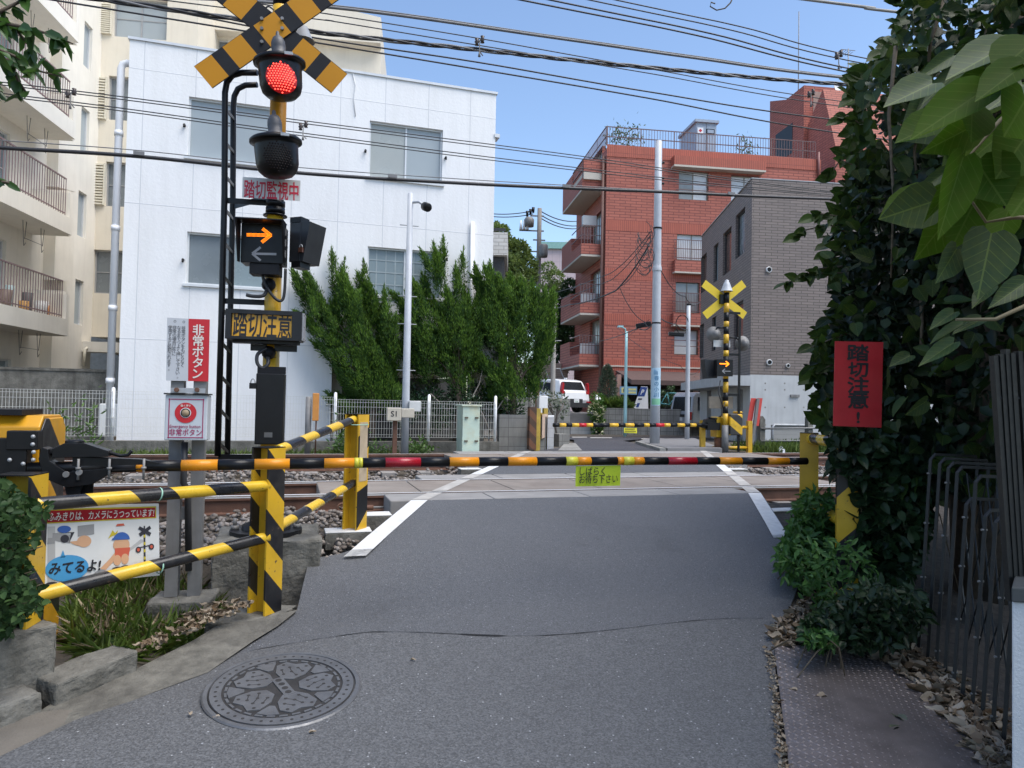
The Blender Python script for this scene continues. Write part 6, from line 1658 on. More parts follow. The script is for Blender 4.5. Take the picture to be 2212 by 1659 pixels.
mb = MB(concrete)
for u in (1653, 1695, 1736): 
    for v in (828, 842, 880, 918): q = onHR(u, v); mb.lathe(q, [(.03, .002), (0, .003)], nR, 8)
mb.build('form_tie_marks', hb)
mb = MB(galv_dk); q = onHR(1716, 855); mb.cbox(q + nR * .03, BR, nR, Z, .3, .06, .08); mb.build('wall_lamp', hb)

# ================================================================ parked cars
def car_profile_mesh(parent, name, o, fx, fy, prof, w, mat, taper=None, bevel=.04):
    """side profile (along, up) swept across width w; fx heading, fy sideways"""
    mb = MB(mat); n = len(prof); tp = taper or (lambda z: 0.0)
    L_ = [o + fx * x + Z * z - fy * (w / 2 - tp(z)) for x, z in prof]; R_ = [o + fx * x + Z * z + fy * (w / 2 - tp(z)) for x, z in prof]
    mb.add(L_ + R_, [tuple(range(n))[::-1], tuple(range(n, 2 * n))] + [(i, (i + 1) % n, n + (i + 1) % n, n + i) for i in range(n)])
    return mb.build(name, parent, bevel=bevel)
carw = pm('white car paint', (.74, .75, .76), .18, var=.02, spec=.6); glassb = pm('dark car glass', (.008, .009, .010), .3, var=.2, spec=.12); tyre = pm('tyre rubber', (.018, .018, .018), .8); lampred = pm('red lamp plastic', (.42, .012, .02), .15); plastic = pm('black plastic', (.03, .03, .032), .6)
def wheel(parent, c, ax, r=.34):
    mb = MB(tyre); mb.lathe(c, [(r * .62, -.1), (r, -.1), (r * 1.0, .1), (r * .62, .1)], ax, 24); w = mb.build('wheel', parent)
    mb = MB(galv); mb.lathe(c, [(0, .06), (r * .6, .09), (r * .62, .05)], ax, 20); mb.build('rim', w)
cH = Vector((math.sin(rad(-38)), math.cos(rad(-38)), 0)); cS = Vector((cH.y, -cH.x, 0))
Cc = atY(1243, 888, 35.2); Co = V3(Cc, zpk) 
suv = thing('parked_car', 'white compact car seen from behind, parked above the pale block wall', 'car', Co)
tp = lambda z: max(0, (z - .95)) * .26
car_profile_mesh(suv, 'body', Co, cH, cS, [(0, .42), (-.06, .62), (.0, .98), (.10, 1.10), (.35, 1.58), (.8, 1.66), (2.3, 1.62), (3.1, 1.12), (4.2, 1.0), (4.35, .7), (4.3, .32), (.1, .30)], 1.84, carw, tp, .06)
bodyo = suv
mb = MB(glassb)
def rearq(a0, z0, a1, z1, e=.012): 
    f = lambda z: np.interp(z, [.98, 1.10, 1.58], [.0, .10, .35])
    n_ = (Z * .22 - cH).normalized()
    return [Co + cH * f(z0) + cS * a0 + Z * z0 + n_ * e, Co + cH * f(z0) + cS * a1 + Z * z0 + n_ * e, Co + cH * f(z1) + cS * a1 * .92 + Z * z1 + n_ * e, Co + cH * f(z1) + cS * a0 * .92 + Z * z1 + n_ * e]
mb.quad(*rearq(-.70, 1.12, .70, 1.52)); mb.build('rear_window', suv)
mb = MB(glassb)
P_ = lambda x, z, s_: Co + cH * x + Z * z + cS * s_ * (.92 - tp(z) + .012)
for s_ in (-1, 1): mb.add([P_(.62, 1.08, s_), P_(1.45, 1.06, s_), P_(1.45, 1.52, s_), P_(.80, 1.50, s_)], [(0, 1, 2, 3)]); mb.add([P_(1.52, 1.06, s_), P_(2.9, 1.08, s_), P_(2.3, 1.50, s_), P_(1.52, 1.52, s_)], [(0, 1, 2, 3)])
mb.build('side_windows', suv)
for s_ in (-1, 1):
    mb = MB(lampred); mb.prism([(0, 0), (.20, 0), (.20, .10), (.10, .16), (.13, .52), (.04, .56), (-.01, .2)], Co + cS * s_ * .91 + Z * .92 - cH * .035 + cH * (.02), cS * -s_, Z, cH, .16); mb.build('tail_lamp', suv)
    mb = MB(lampred); mb.obox(Co + cS * (s_ * .82 - .12) + Z * .50 - cH * .085, cS * .24, cH * .05, Z * .06); mb.build('reflector', suv)
mb = MB(plastic); mb.obox(Co - cS * .88 + Z * .26 - cH * .07, cS * 1.76, cH * .2, Z * .22); mb.obox(Co - cS * .42 + Z * .48 - cH * .068, cS * .84, cH * .1, Z * .20); mb.build('bumper', suv)
mb = MB(white); mb.obox(Co - cS * .17 + Z * .50 - cH * .08, cS * .34, cH * .01, Z * .17); pl_ = mb.build('number_plate', suv)
mb = MB(pm('plate green', (.05, .25, .12), .5)); mb.text('15-06', Co + Z * .52 - cH * .082, cS, Z, .075, MATS['plate green'], .002, 'c', .01); mb.build('plate_digits', pl_)
for s_ in (-1, 1):
    for x in (.75, 3.4): wheel(suv, Co + cH * x + cS * s_ * .80 + Z * .34, cS * s_)
mb = MB(carw); mb.cbox(Co + cH * .75 + Z * 1.70, cS, cH, Z, .06, .18, .06); mb.build('roof_fin', suv)
# van
vH = Vector((math.sin(rad(66)), math.cos(rad(66)), 0)); vS = Vector((vH.y, -vH.x, 0))
Vc = atY(1470, 943, 33.0); Vo = V3(Vc, gz(Vc.x, Vc.y))
van = thing('parked_van', 'grey van parked against the block wall behind the grey utility pole', 'van', Vo)
vanm = pm('grey van paint', (.36, .38, .41), .25, var=.04, spec=.55)
car_profile_mesh(van, 'body', Vo, vH, vS, [(0, .35), (-.03, .6), (.0, 1.0), (.12, 1.75), (.28, 1.94), (3.4, 1.97), (3.9, 1.75), (4.45, 1.1), (4.6, .7), (4.6, .35)], 1.69, vanm, lambda z: max(0, z - 1.0) * .10, .05)
mb = MB(glassb); f = lambda x, z, a: Vo + vH * x + Z * z + vS * a - vH * .015
mb.quad(f(.015, 1.08, -.66), f(.015, 1.08, .66), f(.125, 1.72, .60), f(.125, 1.72, -.60)); mb.build('rear_window', van)
mb = MB(glassb); P_ = lambda x, z, s_: Vo + vH * x + Z * z + vS * s_ * (.845 - max(0, z - 1) * .10 + .012)
for s_ in (-1, 1):
    for x0, x1 in ((.35, 1.5), (1.6, 2.7), (2.8, 3.6)): mb.add([P_(x0, 1.10, s_), P_(x1, 1.10, s_), P_(x1, 1.72, s_), P_(x0, 1.72, s_)], [(0, 1, 2, 3)])
mb.build('side_windows', van)
for s_ in (-1, 1): mb = MB(lampred); mb.cbox(Vo + vS * s_ * .76 + Z * .85 - vH * .02, vS, vH, Z, .12, .08, .36); mb.build('tail_lamp', van)
mb = MB(plastic); mb.obox(Vo - vS * .8 + Z * .32 - vH * .08, vS * 1.6, vH * .1, Z * .16); mb.obox(Vo - vS * .3 + Z * .80 - vH * .04, vS * .6, vH * .02, Z * .12); mb.build('bumper', van)
mb = MB(white); mb.obox(Vo - vS * .17 + Z * .62 - vH * .045, vS * .34, vH * .01, Z * .16); mb.build('number_plate', van)
for s_ in (-1, 1):
    for x in (.85, 3.5): wheel(van, Vo + vH * x + vS * s_ * .74 + Z * .32, vS * s_, .32)

# ================================================================ poles of the far side
def pole_thing(name, label, cat, ub, vb, ut, vt, Y, r0, r1, mat, zb=None):
    b0 = atY(ub, vb, Y); zt = atY(ut, vt, Y).z; b0 = V3(b0, gz(b0.x, b0.y) if zb is None else zb); t = thing(name, label, cat, b0)
    mb = MB(mat); n = 5; mb.tube([V3(b0, b0.z + (zt - b0.z) * i / n) for i in range(n + 1)], [r0 + (r1 - r0) * i / n for i in range(n + 1)], 18); mb.build('pole', t); return t, b0, zt
up, b0, zt = pole_thing('utility_pole', 'thick grey steel utility pole with a blue street name sign by the far road', 'utility pole', 1414, 966, 1418, 305, 17.6, .125, .085, gp_)
mb = MB(gp_); zj = atY(1414, 580, 17.6).z; mb.lathe(V3(b0, zj), [(.096, .12), (.112, .02), (.118, 0), (.118, -.06)], n=18); mb.build('pole_joint', up)
mb = MB(pm('pale blue sign film', (.40, .56, .68), .5, var=.05)); z0, z1 = atY(1414, 876, 17.6).z, atY(1414, 795, 17.6).z
def wrap(mb, z0, z1, r, a0=-1.1, a1=1.1, n=12):
    pts = [Vector((b0.x + math.sin(t) * r, b0.y - math.cos(t) * r, 0)) for t in np.linspace(a0, a1, n)]
    for p, q in zip(pts[:-1], pts[1:]): mb.quad(V3(p, z0), V3(q, z0), V3(q, z1), V3(p, z1))
wrap(mb, z0, z1, .128); mb.use(pm('sign green', (.20, .48, .30), .5)); wrap(mb, z0 + .02, z0 + .17, .1295, -.95, .95)
mb.use(pm('sign blue', (.10, .25, .42), .5)); fc = b0 + Vector((0, -.131, 0))
for i, ch in enumerate('春の小川'): mb.text(ch, V3(fc, z1 - .30 - i * .135), Vector((1, 0, 0)), Z, .10, MATS['sign blue'], .002, 'c', .02)
for k in range(4): mb.obox(V3(fc, z1 - .17) + Vector((-.07 + k * .028, .0, 0)), Vector((.014, 0, 0)), Vector((0, -.003, 0)), Z * (.13 - .015 * k))
mb.obox(V3(fc, z0 + .22) + Vector((-.07, 0, 0)), Vector((.06, 0, 0)), Vector((0, -.002, 0)), Z * .02)
mb.build('street_name_sign', up)
mb = MB(black)
for v in (352, 385, 397): z = atY(1418, v, 17.6).z; c = V3(b0, z) + Vector((.09, -.02, 0)); mb.lathe(c, [(.0, 0), (.035, .01), (.02, .03), (.035, .05), (0, .06)], Vector((1, .2, .2)), 10)
for z in (atY(1416, 495, 17.6).z, atY(1415, 700, 17.6).z): mb.lathe(V3(b0, z), [(.11, 0), (.118, .02), (.11, .04)], n=16)
mb.build('insulators', up)
mb = MB(cable)
def hang(mb, a, b, sag, r, n=10): mb.tube([a.lerp(b, i / n) - Z * (sag * 4 * (i / n) * (1 - i / n)) for i in range(n + 1)], r, 6)
q = V3(b0, 0)
for k in range(16):
    z = atY(1412, 500 + k * 5.5, 17.6).z; r = .12 + .10 * rng.random(); a_ = rng.uniform(2.4, 4.2)
    c = V3(b0, z) + Vector((-.28 - .1 * rng.random(), -.06, 0)); mb.tube([c + Vector((math.cos(t) * r, 0, math.sin(t) * r * 1.3)) for t in np.linspace(a_, a_ + 4.2, 12)], .008, 5)
mb.build('cable_loops', up)
# service wires from the pole down to the left and right
def wire(pts, r, label, name='wire', group='service wires from the grey utility pole', sag=.0):
    mb = MB(cable); P = []
    for i in range(len(pts) - 1):
        a, b = pts[i], pts[i + 1]
        for k in range(8): f = k / 8; P.append(a.lerp(b, f) - Z * (sag * 4 * f * (1 - f)))
    mb.tube(P + [pts[-1]], r, 6); return mb.build(name, label=label, cat='wire', group=group)
wire([atY(1405, 500, 17.5), atY(1320, 590, 22), atY(1160, 640, 38)], .012, 'upper service wire from the utility pole down behind the cypress tips', sag=.1)
wire([atY(1406, 508, 17.5), atY(1320, 605, 22), atY(1165, 655, 38)], .012, 'second service wire running beside the upper one down from the utility pole', sag=.1)
wire([atY(1402, 530, 17.5), atY(1330, 628, 21), atY(1230, 658, 27), atY(1165, 668, 38)], .022, 'thick bundled cable sweeping down left from the utility pole', sag=.08)
wire([atY(1398, 540, 17.5), atY(1338, 620, 17.6), atY(1392, 695, 17.7), atY(1412, 690, 17.6)], .010, 'slack looping wire hanging left of the utility pole', sag=.15)
wire([atY(1422, 572, 17.5), atY(1480, 640, 22), atY(1512, 652, 23.2)], .012, 'wire from the utility pole to the corner of the brown tiled building', sag=.2)
wire([atY(1270, 740, 36), atY(1380, 708, 20), atY(1410, 700, 17.6)], .014, 'low wire with a black splice box across the red brick wall', sag=.1)
wire([atY(1422, 684, 17.6), atY(1460, 700, 20), atY(1485, 712, 22)], .014, 'short wire from the utility pole to the thin pole beside it', sag=.05)
wire([atY(1403, 690, 17.6), atY(1353, 730, 26)], .006, 'thin wire from the utility pole to the pale blue lamp post', sag=.0)
wire([atY(1330, 705, 30), atY(1470, 790, 22), atY(1510, 800, 23)], .008, 'thin wire slanting down across the red wall to the canopy', sag=.2)
mb = MB(black); c = atY(1390, 702, 19.5); mb.cbox(c, Vector((.98, -.1, .2)).normalized(), Vector((.1, 1, 0)).normalized(), Vector((-.2, 0, .98)).normalized(), .42, .12, .13); mb.build('splice_box', label='black splice box on the low wire left of the utility pole', cat='splice box', bevel=.02)
mb = MB(black); c = atY(1461, 722, 21); mb.cbox(c, Vector((1, 0, -.05)).normalized(), Vector((0, 1, 0)), Z, .45, .12, .12); mb.build('splice_box', label='black splice box on the wire left of the thin grey pole', cat='splice box', bevel=.02)
t, b1, z1 = pole_thing('thin_pole', 'thin grey pole with a black cap in front of the van', 'pole', 1484, 948, 1487, 660, 22.0, .075, .06, gp_)
mb = MB(black); mb.cyl(V3(b1, z1), V3(b1, z1 + .06), .063, 14)
for k in range(3): mb.tube([V3(b1, z1 - .6) + Vector((math.cos(x) * .2 - .2, -.05, math.sin(x) * .3)) for x in np.linspace(.2, 4.5 + k * .4, 12)], .012, 5)
mb.build('cap', t)
t, b1, z1 = pole_thing('lamp_post', 'slim pale blue lamp post in front of the block wall', 'lamp post', 1350, 942, 1352, 716, 27, .07, .05, pm('pale blue paint', (.36, .62, .66), .4, var=.05), gz(4, 27))
mb = MB(MATS['pale blue paint']); mb.tube([V3(b1, z1 - .2), V3(b1, z1 + .1) + Vector((-.05, 0, 0)), V3(b1, z1 + .16) + Vector((-.22, -.1, 0))], .03, 8); mb.cbox(V3(b1, z1 + .17) + Vector((-.25, -.12, 0)), Vector((1, .3, 0)).normalized(), Vector((-.3, 1, 0)).normalized(), Z, .2, .12, .07); mb.build('lamp_head', t)
# pale concrete pole behind the cypress
t, b1, z1 = pole_thing('concrete_pole', 'thin pale concrete pole with step bolts behind the right cypress', 'utility pole', 1193, 910, 1188, 640, 28, .10, .08, pm('pole concrete', (.42, .40, .37), .8, var=.08), .2)
mb = MB(galv)
for k in range(6): z = z1 - 1.2 - k * .55; mb.tube([V3(b1, z), V3(b1, z) + Vector((.3 * (1 if k % 2 else -1), 0, 0))], .02, 6)
mb.build('step_bolts', t)
# transformer pole
t, b1, z1 = pole_thing('power_pole', 'distant power pole carrying a transformer and insulators beyond the cypress', 'power pole', 1158, 880, 1160, 450, 46, .19, .14, pm('old pole concrete', (.22, .20, .18), .8), .3)
mb = MB(galv_dk); mb.lathe(atY(1174, 556, 45.6), [(0, 0), (.24, 0), (.28, .2), (.28, .75), (.2, .85), (0, .85)], n=16); mb.build('transformer', t)
mb = MB(galv_dk); c = atY(1143, 478, 45.7); mb.lathe(c, [(0, -.35), (.3, -.35), (.33, .1), (.22, .25), (0, .25)], n=14); mb.build('switch_drum', t)
mb = MB(galv_dk)
for v, x0, x1 in ((468, -.6, .3), (500, -1.3, .3), (520, -.4, .4), (545, -.5, .5)): z = atY(1160, v, 46).z; mb.obox(V3(b1, z) + Vector((x0, -.1, 0)), Vector((x1 - x0, .1, 0)), Vector((0, .08, 0)), Z * .08)
mb.build('crossarm', t)
mb = MB(white)
for u, v in ((1125, 487), (1132, 487), (1139, 487)): c = atY(u, v + 9, 45.7); mb.tube([c, c + Z * .6], [.10, .05], 8)
for u, v in ((1139, 461), (1146, 457), (1152, 453)): c = atY(u, v, 45.7); mb.use(black); mb.tube([c - Z * .2, c + Z * .15], [.07, .1], 8)
mb.build('insulators', t)
for k, (v0, v1) in enumerate(((462, 459), (468, 466))): wire([atY(940, v0 - 3, 44), atY(1066, v0, 45.5), atY(1152, v1 - 4, 45.8)], .03, ('upper' if not k else 'lower') + ' black wire running left from the distant power pole', group='wires of the distant power pole', sag=.1)
for k, (v0, v1) in enumerate(((453, 478), (461, 488), (468, 494))): wire([atY(1163, v0, 46), atY(1246, v1, 52)], .035, ('top', 'middle', 'bottom')[k] + ' wire from the distant power pole towards the red brick flats', group='wires of the distant power pole', sag=.25)
for k in range(5): wire([atY(1066, 612 + k * 6, 40), atY(1110, 618 + k * 6, 42), atY(1158, 615 + k * 9, 46)], .022, ('highest', 'second', 'third', 'fourth', 'lowest')[k] + ' low cable from behind the white building to the distant power pole', group='low cables of the distant power pole', sag=.15)
# pink tower block and low house, balcony of the tiled block behind the white building
t = thing('pink_building', 'pale pink tiled building with a green edged roof in the distance', 'building', V3(atY(1200, 700, 75), 0))
pk = brick('pink tile', (.62, .50, .50), (.60, .48, .485), (.50, .41, .41), .8, .8, .03, 0, .6, .1)
a, b = atY(1168, 610, 75), atY(1262, 610, 75); zt = atY(1200, 538, 75).z
mb = MB(pk); mb.obox(V3(a, 0), V3(b, 0) - V3(a, 0), Vector((0, 10, 0)), Z * zt); mb.build('wall', t)
mb = MB(pm('verdigris roof edge', (.25, .45, .40), .6)); mb.obox(V3(a, zt + .002) - Vector((.3, .3, 0)), V3(b, 0) - V3(a, 0) + Vector((.6, 0, 0)), Vector((0, 10, 0)), Z * .7); mb.use(alum); mb.prism([(0, 0), (3.4, 1.6), (3.4, 0)], V3(atY(1206, 527, 76), zt + .71), Vector((1, 0, 0)), Z, Vector((0, 1, 0)), 4); mb.build('roof', t)
t = thing('tiled_block', 'white brick tiled balcony block peeking out behind the white building', 'building', V3(atY(1080, 600, 24), 0))
wt = brick('white brick tile', (.60, .58, .54), (.55, .53, .49), (.36, .34, .31), .36, .13, .014, .5, .7, .3, .1)
mb = MB(wt)
for v0, v1 in ((550, 502), (662, 628)):
    a, b = atY(1040, v0, 24), atY(1096, v0 - 2, 24); mb.obox(V3(a, a.z), V3(b, 0) - V3(a, 0), Vector((0, 3, 0)), Z * (atY(1096, v1, 24).z - a.z))
mb.build('balcony', t)
mb = MB(plastic); a, b = atY(1040, 552, 24.3), atY(1090, 552, 24.3); mb.obox(V3(a, 0), V3(b, 0) - V3(a, 0), Vector((0, 3, 0)), Z * (a.z - .01)); a = atY(1040, 500, 24); mb.obox(V3(a, a.z + .05), V3(atY(1092, 500, 24), 0) - V3(a, 0), Vector((0, .1, 0)), Z * .08); mb.build('shaded_wall', t)  # wall coloured near black in place of shade, with a rail above
# house piece and fence left of the car
t = thing('far_house', 'small tiled house with a dark picket fence behind the white car', 'house', V3(atY(1170, 880, 44), .5))
mb = MB(brick('beige brick', (.42, .30, .24), (.38, .28, .22), (.25, .19, .15), .4, .12, .012)); a, b = atY(1100, 840, 44), atY(1226, 840, 44); mb.obox(V3(a, .3), V3(b, 0) - V3(a, 0), Vector((0, 3, 0)), Z * (atY(1180, 795, 44).z)); mb.build('wall', t)
mb = MB(black)
for k in range(30): q = atY(1165 + k * 1.3, 850, 43); mb.obox(V3(q, .6), Vector((.02, 0, 0)), Vector((0, .03, 0)), Z * (atY(1180, 820, 43).z - .6))
mb.build('picket_fence', t)
mb = MB(galv); mb.obox(atY(1192, 838, 42), atY(1178, 800, 42) - atY(1192, 838, 42), Vector((.05, 0, 0)), Vector((0, .1, 0))); mb.obox(atY(1226, 838, 42), atY(1208, 795, 42) - atY(1226, 838, 42), Vector((.05, 0, 0)), Vector((0, .1, 0))); mb.build('stair_rail', t)
# parking signs, bicycle and meter posts on the terrace
t = thing('parking_board', 'leaning white and blue A board with a letter P on the terrace', 'sign board', V3(atY(1370, 878, 34.5), zter))
q = V3(atY(1374, 880, 34.4), zter); ax = Vector((.75, .5, 0)).normalized(); lean = Vector((.42, .2, 1.15))
mb = MB(white); a = q - ax * .22; mb.add([a, a + ax * .45, a + ax * .45 + lean, a + lean, a + Vector((.5, .4, 0)), a + ax * .45 + Vector((.5, .4, 0))], [(0, 1, 2, 3), (1, 0, 4, 5), (4, 3, 2, 5), (0, 3, 4), (1, 5, 2)]); mb.build('board', t)
nn = ax.cross(lean).normalized(); nn = nn if nn.y < 0 else -nn; lv = lean.normalized()
mb = MB(pm('parking blue', (.02, .06, .25), .5)); b_ = a + lean * .58 + nn * .006; mb.add([b_, b_ + ax * .45, b_ + ax * .45 + lean * .40, b_ + lean * .40], [(0, 1, 2, 3)]); mb.text('P', b_ + ax * .22 + lean * .08 + nn * .006, ax, lv, .30, white, .002, 'c', .03); mb.use(ink); mb.obox(a + ax * .1 + lean * .44 + nn * .006, ax * .25, lv * .07, nn * .004); mb.use(MATS['parking blue']); mb.obox(a + ax * .14 + lean * .12 + nn * .006, ax * .17, lv * .22, nn * .004); mb.build('parking_symbol', t)
t = thing('parking_sign', 'small blue and yellow parking sign on the porch grille', 'sign', atY(1345, 850, 37)); mb = MB(pm('sign sky blue', (.18, .33, .50), .5)); a, b = atY(1339, 852, 37), atY(1376, 853, 37); mb.obox(a, V3(b, 0) - V3(a, 0), Vector((0, .04, 0)), Z * .42); mb.use(pm('sign cream', (.65, .62, .25), .5)); mb.obox(a + Vector((.08, -.005, .08)), Vector((.28, 0, 0)), Vector((0, .004, 0)), Z * .28); mb.text('P', a + Vector((.22, -.007, .12)), Vector((1, 0, 0)), Z, .2, ink, .002, 'c', .01); mb.use(MATS['sign cream']); mb.obox(a + Vector((.44, -.005, .22)), Vector((.4, 0, 0)), Vector((0, .004, 0)), Z * .10); mb.obox(a + Vector((.44, -.005, .06)), Vector((.4, 0, 0)), Vector((0, .004, 0)), Z * .10); mb.build('panel', t)
t = thing('bicycle', 'pale turquoise bicycle leaning on the terrace behind the block wall', 'bicycle', V3(atY(1440, 880, 33.8), zter))
bz = V3(atY(1428, 880, 33.9), zter); bd = Vector((1, .15, 0)).normalized()
mb = MB(tyre)
for x in (0, 1.0): mb.tube([bz + bd * (x + math.cos(a) * .33) + Z * (.34 + math.sin(a) * .33) for a in np.linspace(0, 6.2832, 25)], .022, 6)
mb.build('tyres', t); mb = MB(pm('turquoise frame', (.16, .50, .52), .3)); W0, W1 = bz + Z * .34, bz + bd * 1.0 + Z * .34; bb = bz + bd * .42 + Z * .30; sd = bz + bd * .30 + Z * .85; hd = bz + bd * .86 + Z * .85
for a, b in ((W0, bb), (W0, sd), (bb, sd), (bb, hd), (sd, hd), (hd, W1)): mb.tube([a, b], .022, 8)
mb.build('frame', t); mb = MB(black); mb.cbox(sd + Z * .1, bd, Vector((-bd.y, bd.x, 0)), Z, .25, .12, .05); mb.tube([hd, hd + Z * .15, hd + Z * .16 + bd * .15], .018, 6); mb.build('saddle', t)
t = thing('meter_posts', 'pair of white pipes with a small red valve beside the flowering shrub', 'pipes', V3(atY(1291, 890, 34), zpk)); mb = MB(white)
for dx in (0, 9): q = atY(1289 + dx * .8, 880, 34); mb.cyl(V3(q, zpk - .6), V3(q, atY(1289, 852 + dx * .5, 34).z), .06, 10)
mb.build('pipe', t); mb = MB(signred); mb.lathe(atY(1286, 874, 33.8), [(0, -.06), (.07, -.03), (.07, .03), (0, .06)], Vector((0, -1, 0)), 10); mb.build('valve', t)

# ================================================================ far crossing signal and barrier
Q0 = atY(1566, 976, 15.5); Q0 = V3(Q0, -.08); FF = Vector((math.cos(rad(12)), math.sin(rad(12)), 0)); FN = Vector((FF.y, -FF.x, 0))
onF = lambda u, v, off=0.0: atPl(u, v, Q0 + FN * off, FN)
fs = thing('crossing_signal', 'smaller far crossing signal seen from behind with plain yellow crossbuck and bell', 'crossing signal', Q0)
zf = lambda v: onF(1566, v).z
mb = MB(black)
seq = [(976, 918, galv_dk), (918, 893, yellow), (893, 878, black), (878, 866, yellow), (866, 848, black), (848, 825, yellow), (825, 818, black), (818, 797, yellow), (797, 770, blackm), (770, 757, yellow), (757, 742, black), (742, 722, yellow), (722, 706, black), (706, 694, yellow), (694, 675, black), (675, 655, yellow), (655, 632, black), (632, 618, yellow)]
for v0, v1, m in seq: mb.use(m); mb.cyl((Q0.x, Q0.y, zf(v0)), (Q0.x, Q0.y, zf(v1) - .002), .058 if v0 < 960 else .075, 16)
mb.build('pole', fs)
mb = MB(gp_); q = V3(Q0, zf(629)); mb.lathe(q, [(.135, 0), (.12, .02), (.085, .12), (.06, .19), (.045, .20), (.045, .24), (0, .26)], n=20); mb.build('bell', fs)
ybk = pm('bright yellow board', (.70, .50, .02), .45, var=.04)
c = onF(1565, 647, -.07)
for (u, v) in ((1519, 685), (1611, 683)):
    q = onF(u, v, -.07); d = (q - c).normalized(); L_ = .60; up_ = FN.cross(d); mb = MB(ybk); off = FN * (-.004 if u > 1560 else .0); mb.obox(c - d * L_ - up_ * .09 + off, d * 2 * L_, up_ * .18, FN * .003); mb.build('crossbuck_board', fs)
mb = MB(black); mb.cbox(c + FN * .03 - FF * .06, FF, Z, FN, .14, .2, .06); mb.build('clamp', fs)
for k, (u, v, ar) in enumerate(((1544, 722, (1549, 708)), (1606, 742, (1590, 730)))):
    c = onF(u - 2, v, -.12); mb = MB(gp_ if 0 else galv_dk); mb.lathe(c, [(0, -.02), (.17, -.02), (.17, 0), (.10, .02), (.085, .14), (0, .15)], FN, 24); lm = mb.build('warning_lamp', fs)
    mb = MB(black); mb.tube([V3(Q0, zf(v - 14)), onF(ar[0], ar[1], -.05), c + Z * .02], .02, 8); mb.build('lamp_arm', lm)
o = onF(1549, 812, .16); w_ = (onF(1583, 812, .16) - o).dot(FF); h_ = onF(1549, 776, .16).z - o.z
mb = MB(black); mb.obox(o - FN * .14, FF * w_, Z * h_, FN * .14); fi = mb.build('direction_indicator', fs)
P_ = lambda x, z: o + FF * (w_ * x) + Z * (h_ * z) + FN * .002
mb = MB(MATS['amber arrow']); strip(mb, [P_(.15, .74), P_(.72, .74)], .022, FN); strip(mb, [P_(.54, .90), P_(.74, .74), P_(.54, .58)], .022, FN); mb.build('lit_arrow', fi)
mb = MB(MATS['unlit arrow grey']); strip(mb, [P_(.85, .30), P_(.35, .30)], .018, FN); strip(mb, [P_(.50, .44), P_(.32, .30), P_(.50, .16)], .018, FN); mb.build('unlit_arrow', fi)
mb = MB(boxm); q = onF(1527, 818, -.05); mb.prism([(0, 0), (.24, .02), (.24, .40), (-.06, .42)], q, FF, Z, -FN, .2); mb.build('rear_indicator', fs)
mb = MB(signwhite); q = onF(1541, 749, -.08); mb.obox(q, FF * .40, Z * .15, FN * .004); mb.build('sign_back', fs)
mb = MB(pm('weathered tin', (.20, .17, .13), .6, grime=.3)); q = onF(1530, 882, -.1); mb.obox(q, FF * .56, Z * .26, FN * .05); mb.build('light_box_back', fs)
mb = MB(black); q = onF(1594, 975, .0); r1 = onF(1599, 690, 0.0); mb.obox(q - FF * .02, FF * .04, FN * .04, Z * (r1.z - q.z)); lad2 = mb.build('ladder', fs)
for v in (678, 768, 855, 925):
    mb = MB(black); mb.obox(V3(Q0, zf(v)), V3(onF(1598, v), 0) - V3(Q0, 0), FN * .03, Z * .05); mb.build('ladder_bracket', fs)
mb = MB(cable); mb.tube([onF(1556, 822, .1), onF(1552, 850, .12), onF(1562, 880, .12), onF(1566, 868, .08)], .012, 6); mb.build('cable', fs)
fg = thing('crossing_barrier', 'lowered far barrier with bright yellow bands and a small yellow flag', 'crossing barrier', onF(1592, 960, -.1))
mb = MB(stripes('far machine stripes', (.03, .028, .026), (.68, .40, .02), .45, .4)); q = onF(1579, 972, .05); q2 = onF(1605, 900, .05); bx0 = V3(q, -.05)
mb.obox(V3(onF(1577, 940, .1), onF(1577, 940).z), FF * .30, -FN * .4, Z * .46, st=lambda P: (P.z * 1.3 + (P - Q0).dot(FF)) / .5); mb.build('machine_housing', fg, bevel=.02)
mb = MB(yellow); mb.obox(V3(onF(1592, 905, -.05), onF(1592, 940).z + .47), FF * .14, -FN * .2, Z * .05); mb.obox(onF(1548, 945, -.1), FF * .18, -FN * .3, Z * .45); mb.build('machine_cover', fg, bevel=.02)
mb = MB(black); mb.obox(V3(onF(1570, 942, .1), -.1), FF * .45, -FN * .2, Z * .06); mb.cbox(onF(1540, 921, -.1), FF, FN, Z, .3, .1, .16); mb.build('arm_bearing', fg)
mb = MB(stR); mb.cyl(V3(onF(1555, 973, -.2), -.1), V3(onF(1555, 940, -.2), .25), .12, 14); mb.build('pedestal', fg)
stp = stripes('short striped post', (.70, .44, .02), (.013, .013, .014), .4, .4)
PB = sp(onF(1530, 918, -.1))[1]
on2a = lambda u: atP(u, 918.3, PB)
xs = [1195, 1208, 1222, 1235, 1250, 1266, 1280, 1296, 1316, 1335, 1350, 1369, 1390, 1402, 1416, 1434, 1447, 1462, 1478, 1490, 1503, 1518]
cs_ = 'bobob' + 'robobobobobrobobo'
cs_ = ['b', 'o', 'b', 'o', 'r', 'o', 'b', 'b', 'o', 'b', 'o', 'b', 'o', 'b', 'r', 'o', 'b', 'o', 'b', 'o', 'b']
oy = pm('bright barrier yellow', (.72, .42, .03), .3, var=.05); rdt = pm('bright red tape', (.5, .012, .02), .35)
mb = MB(black)
for i in range(len(xs) - 1):
    mb.use({'b': black, 'o': oy, 'r': rdt}[cs_[i % len(cs_)]]); mb.tube([on2a(xs[i]), on2a(xs[i + 1] - .08)], .040, 12)
mb.build('arm', fg)
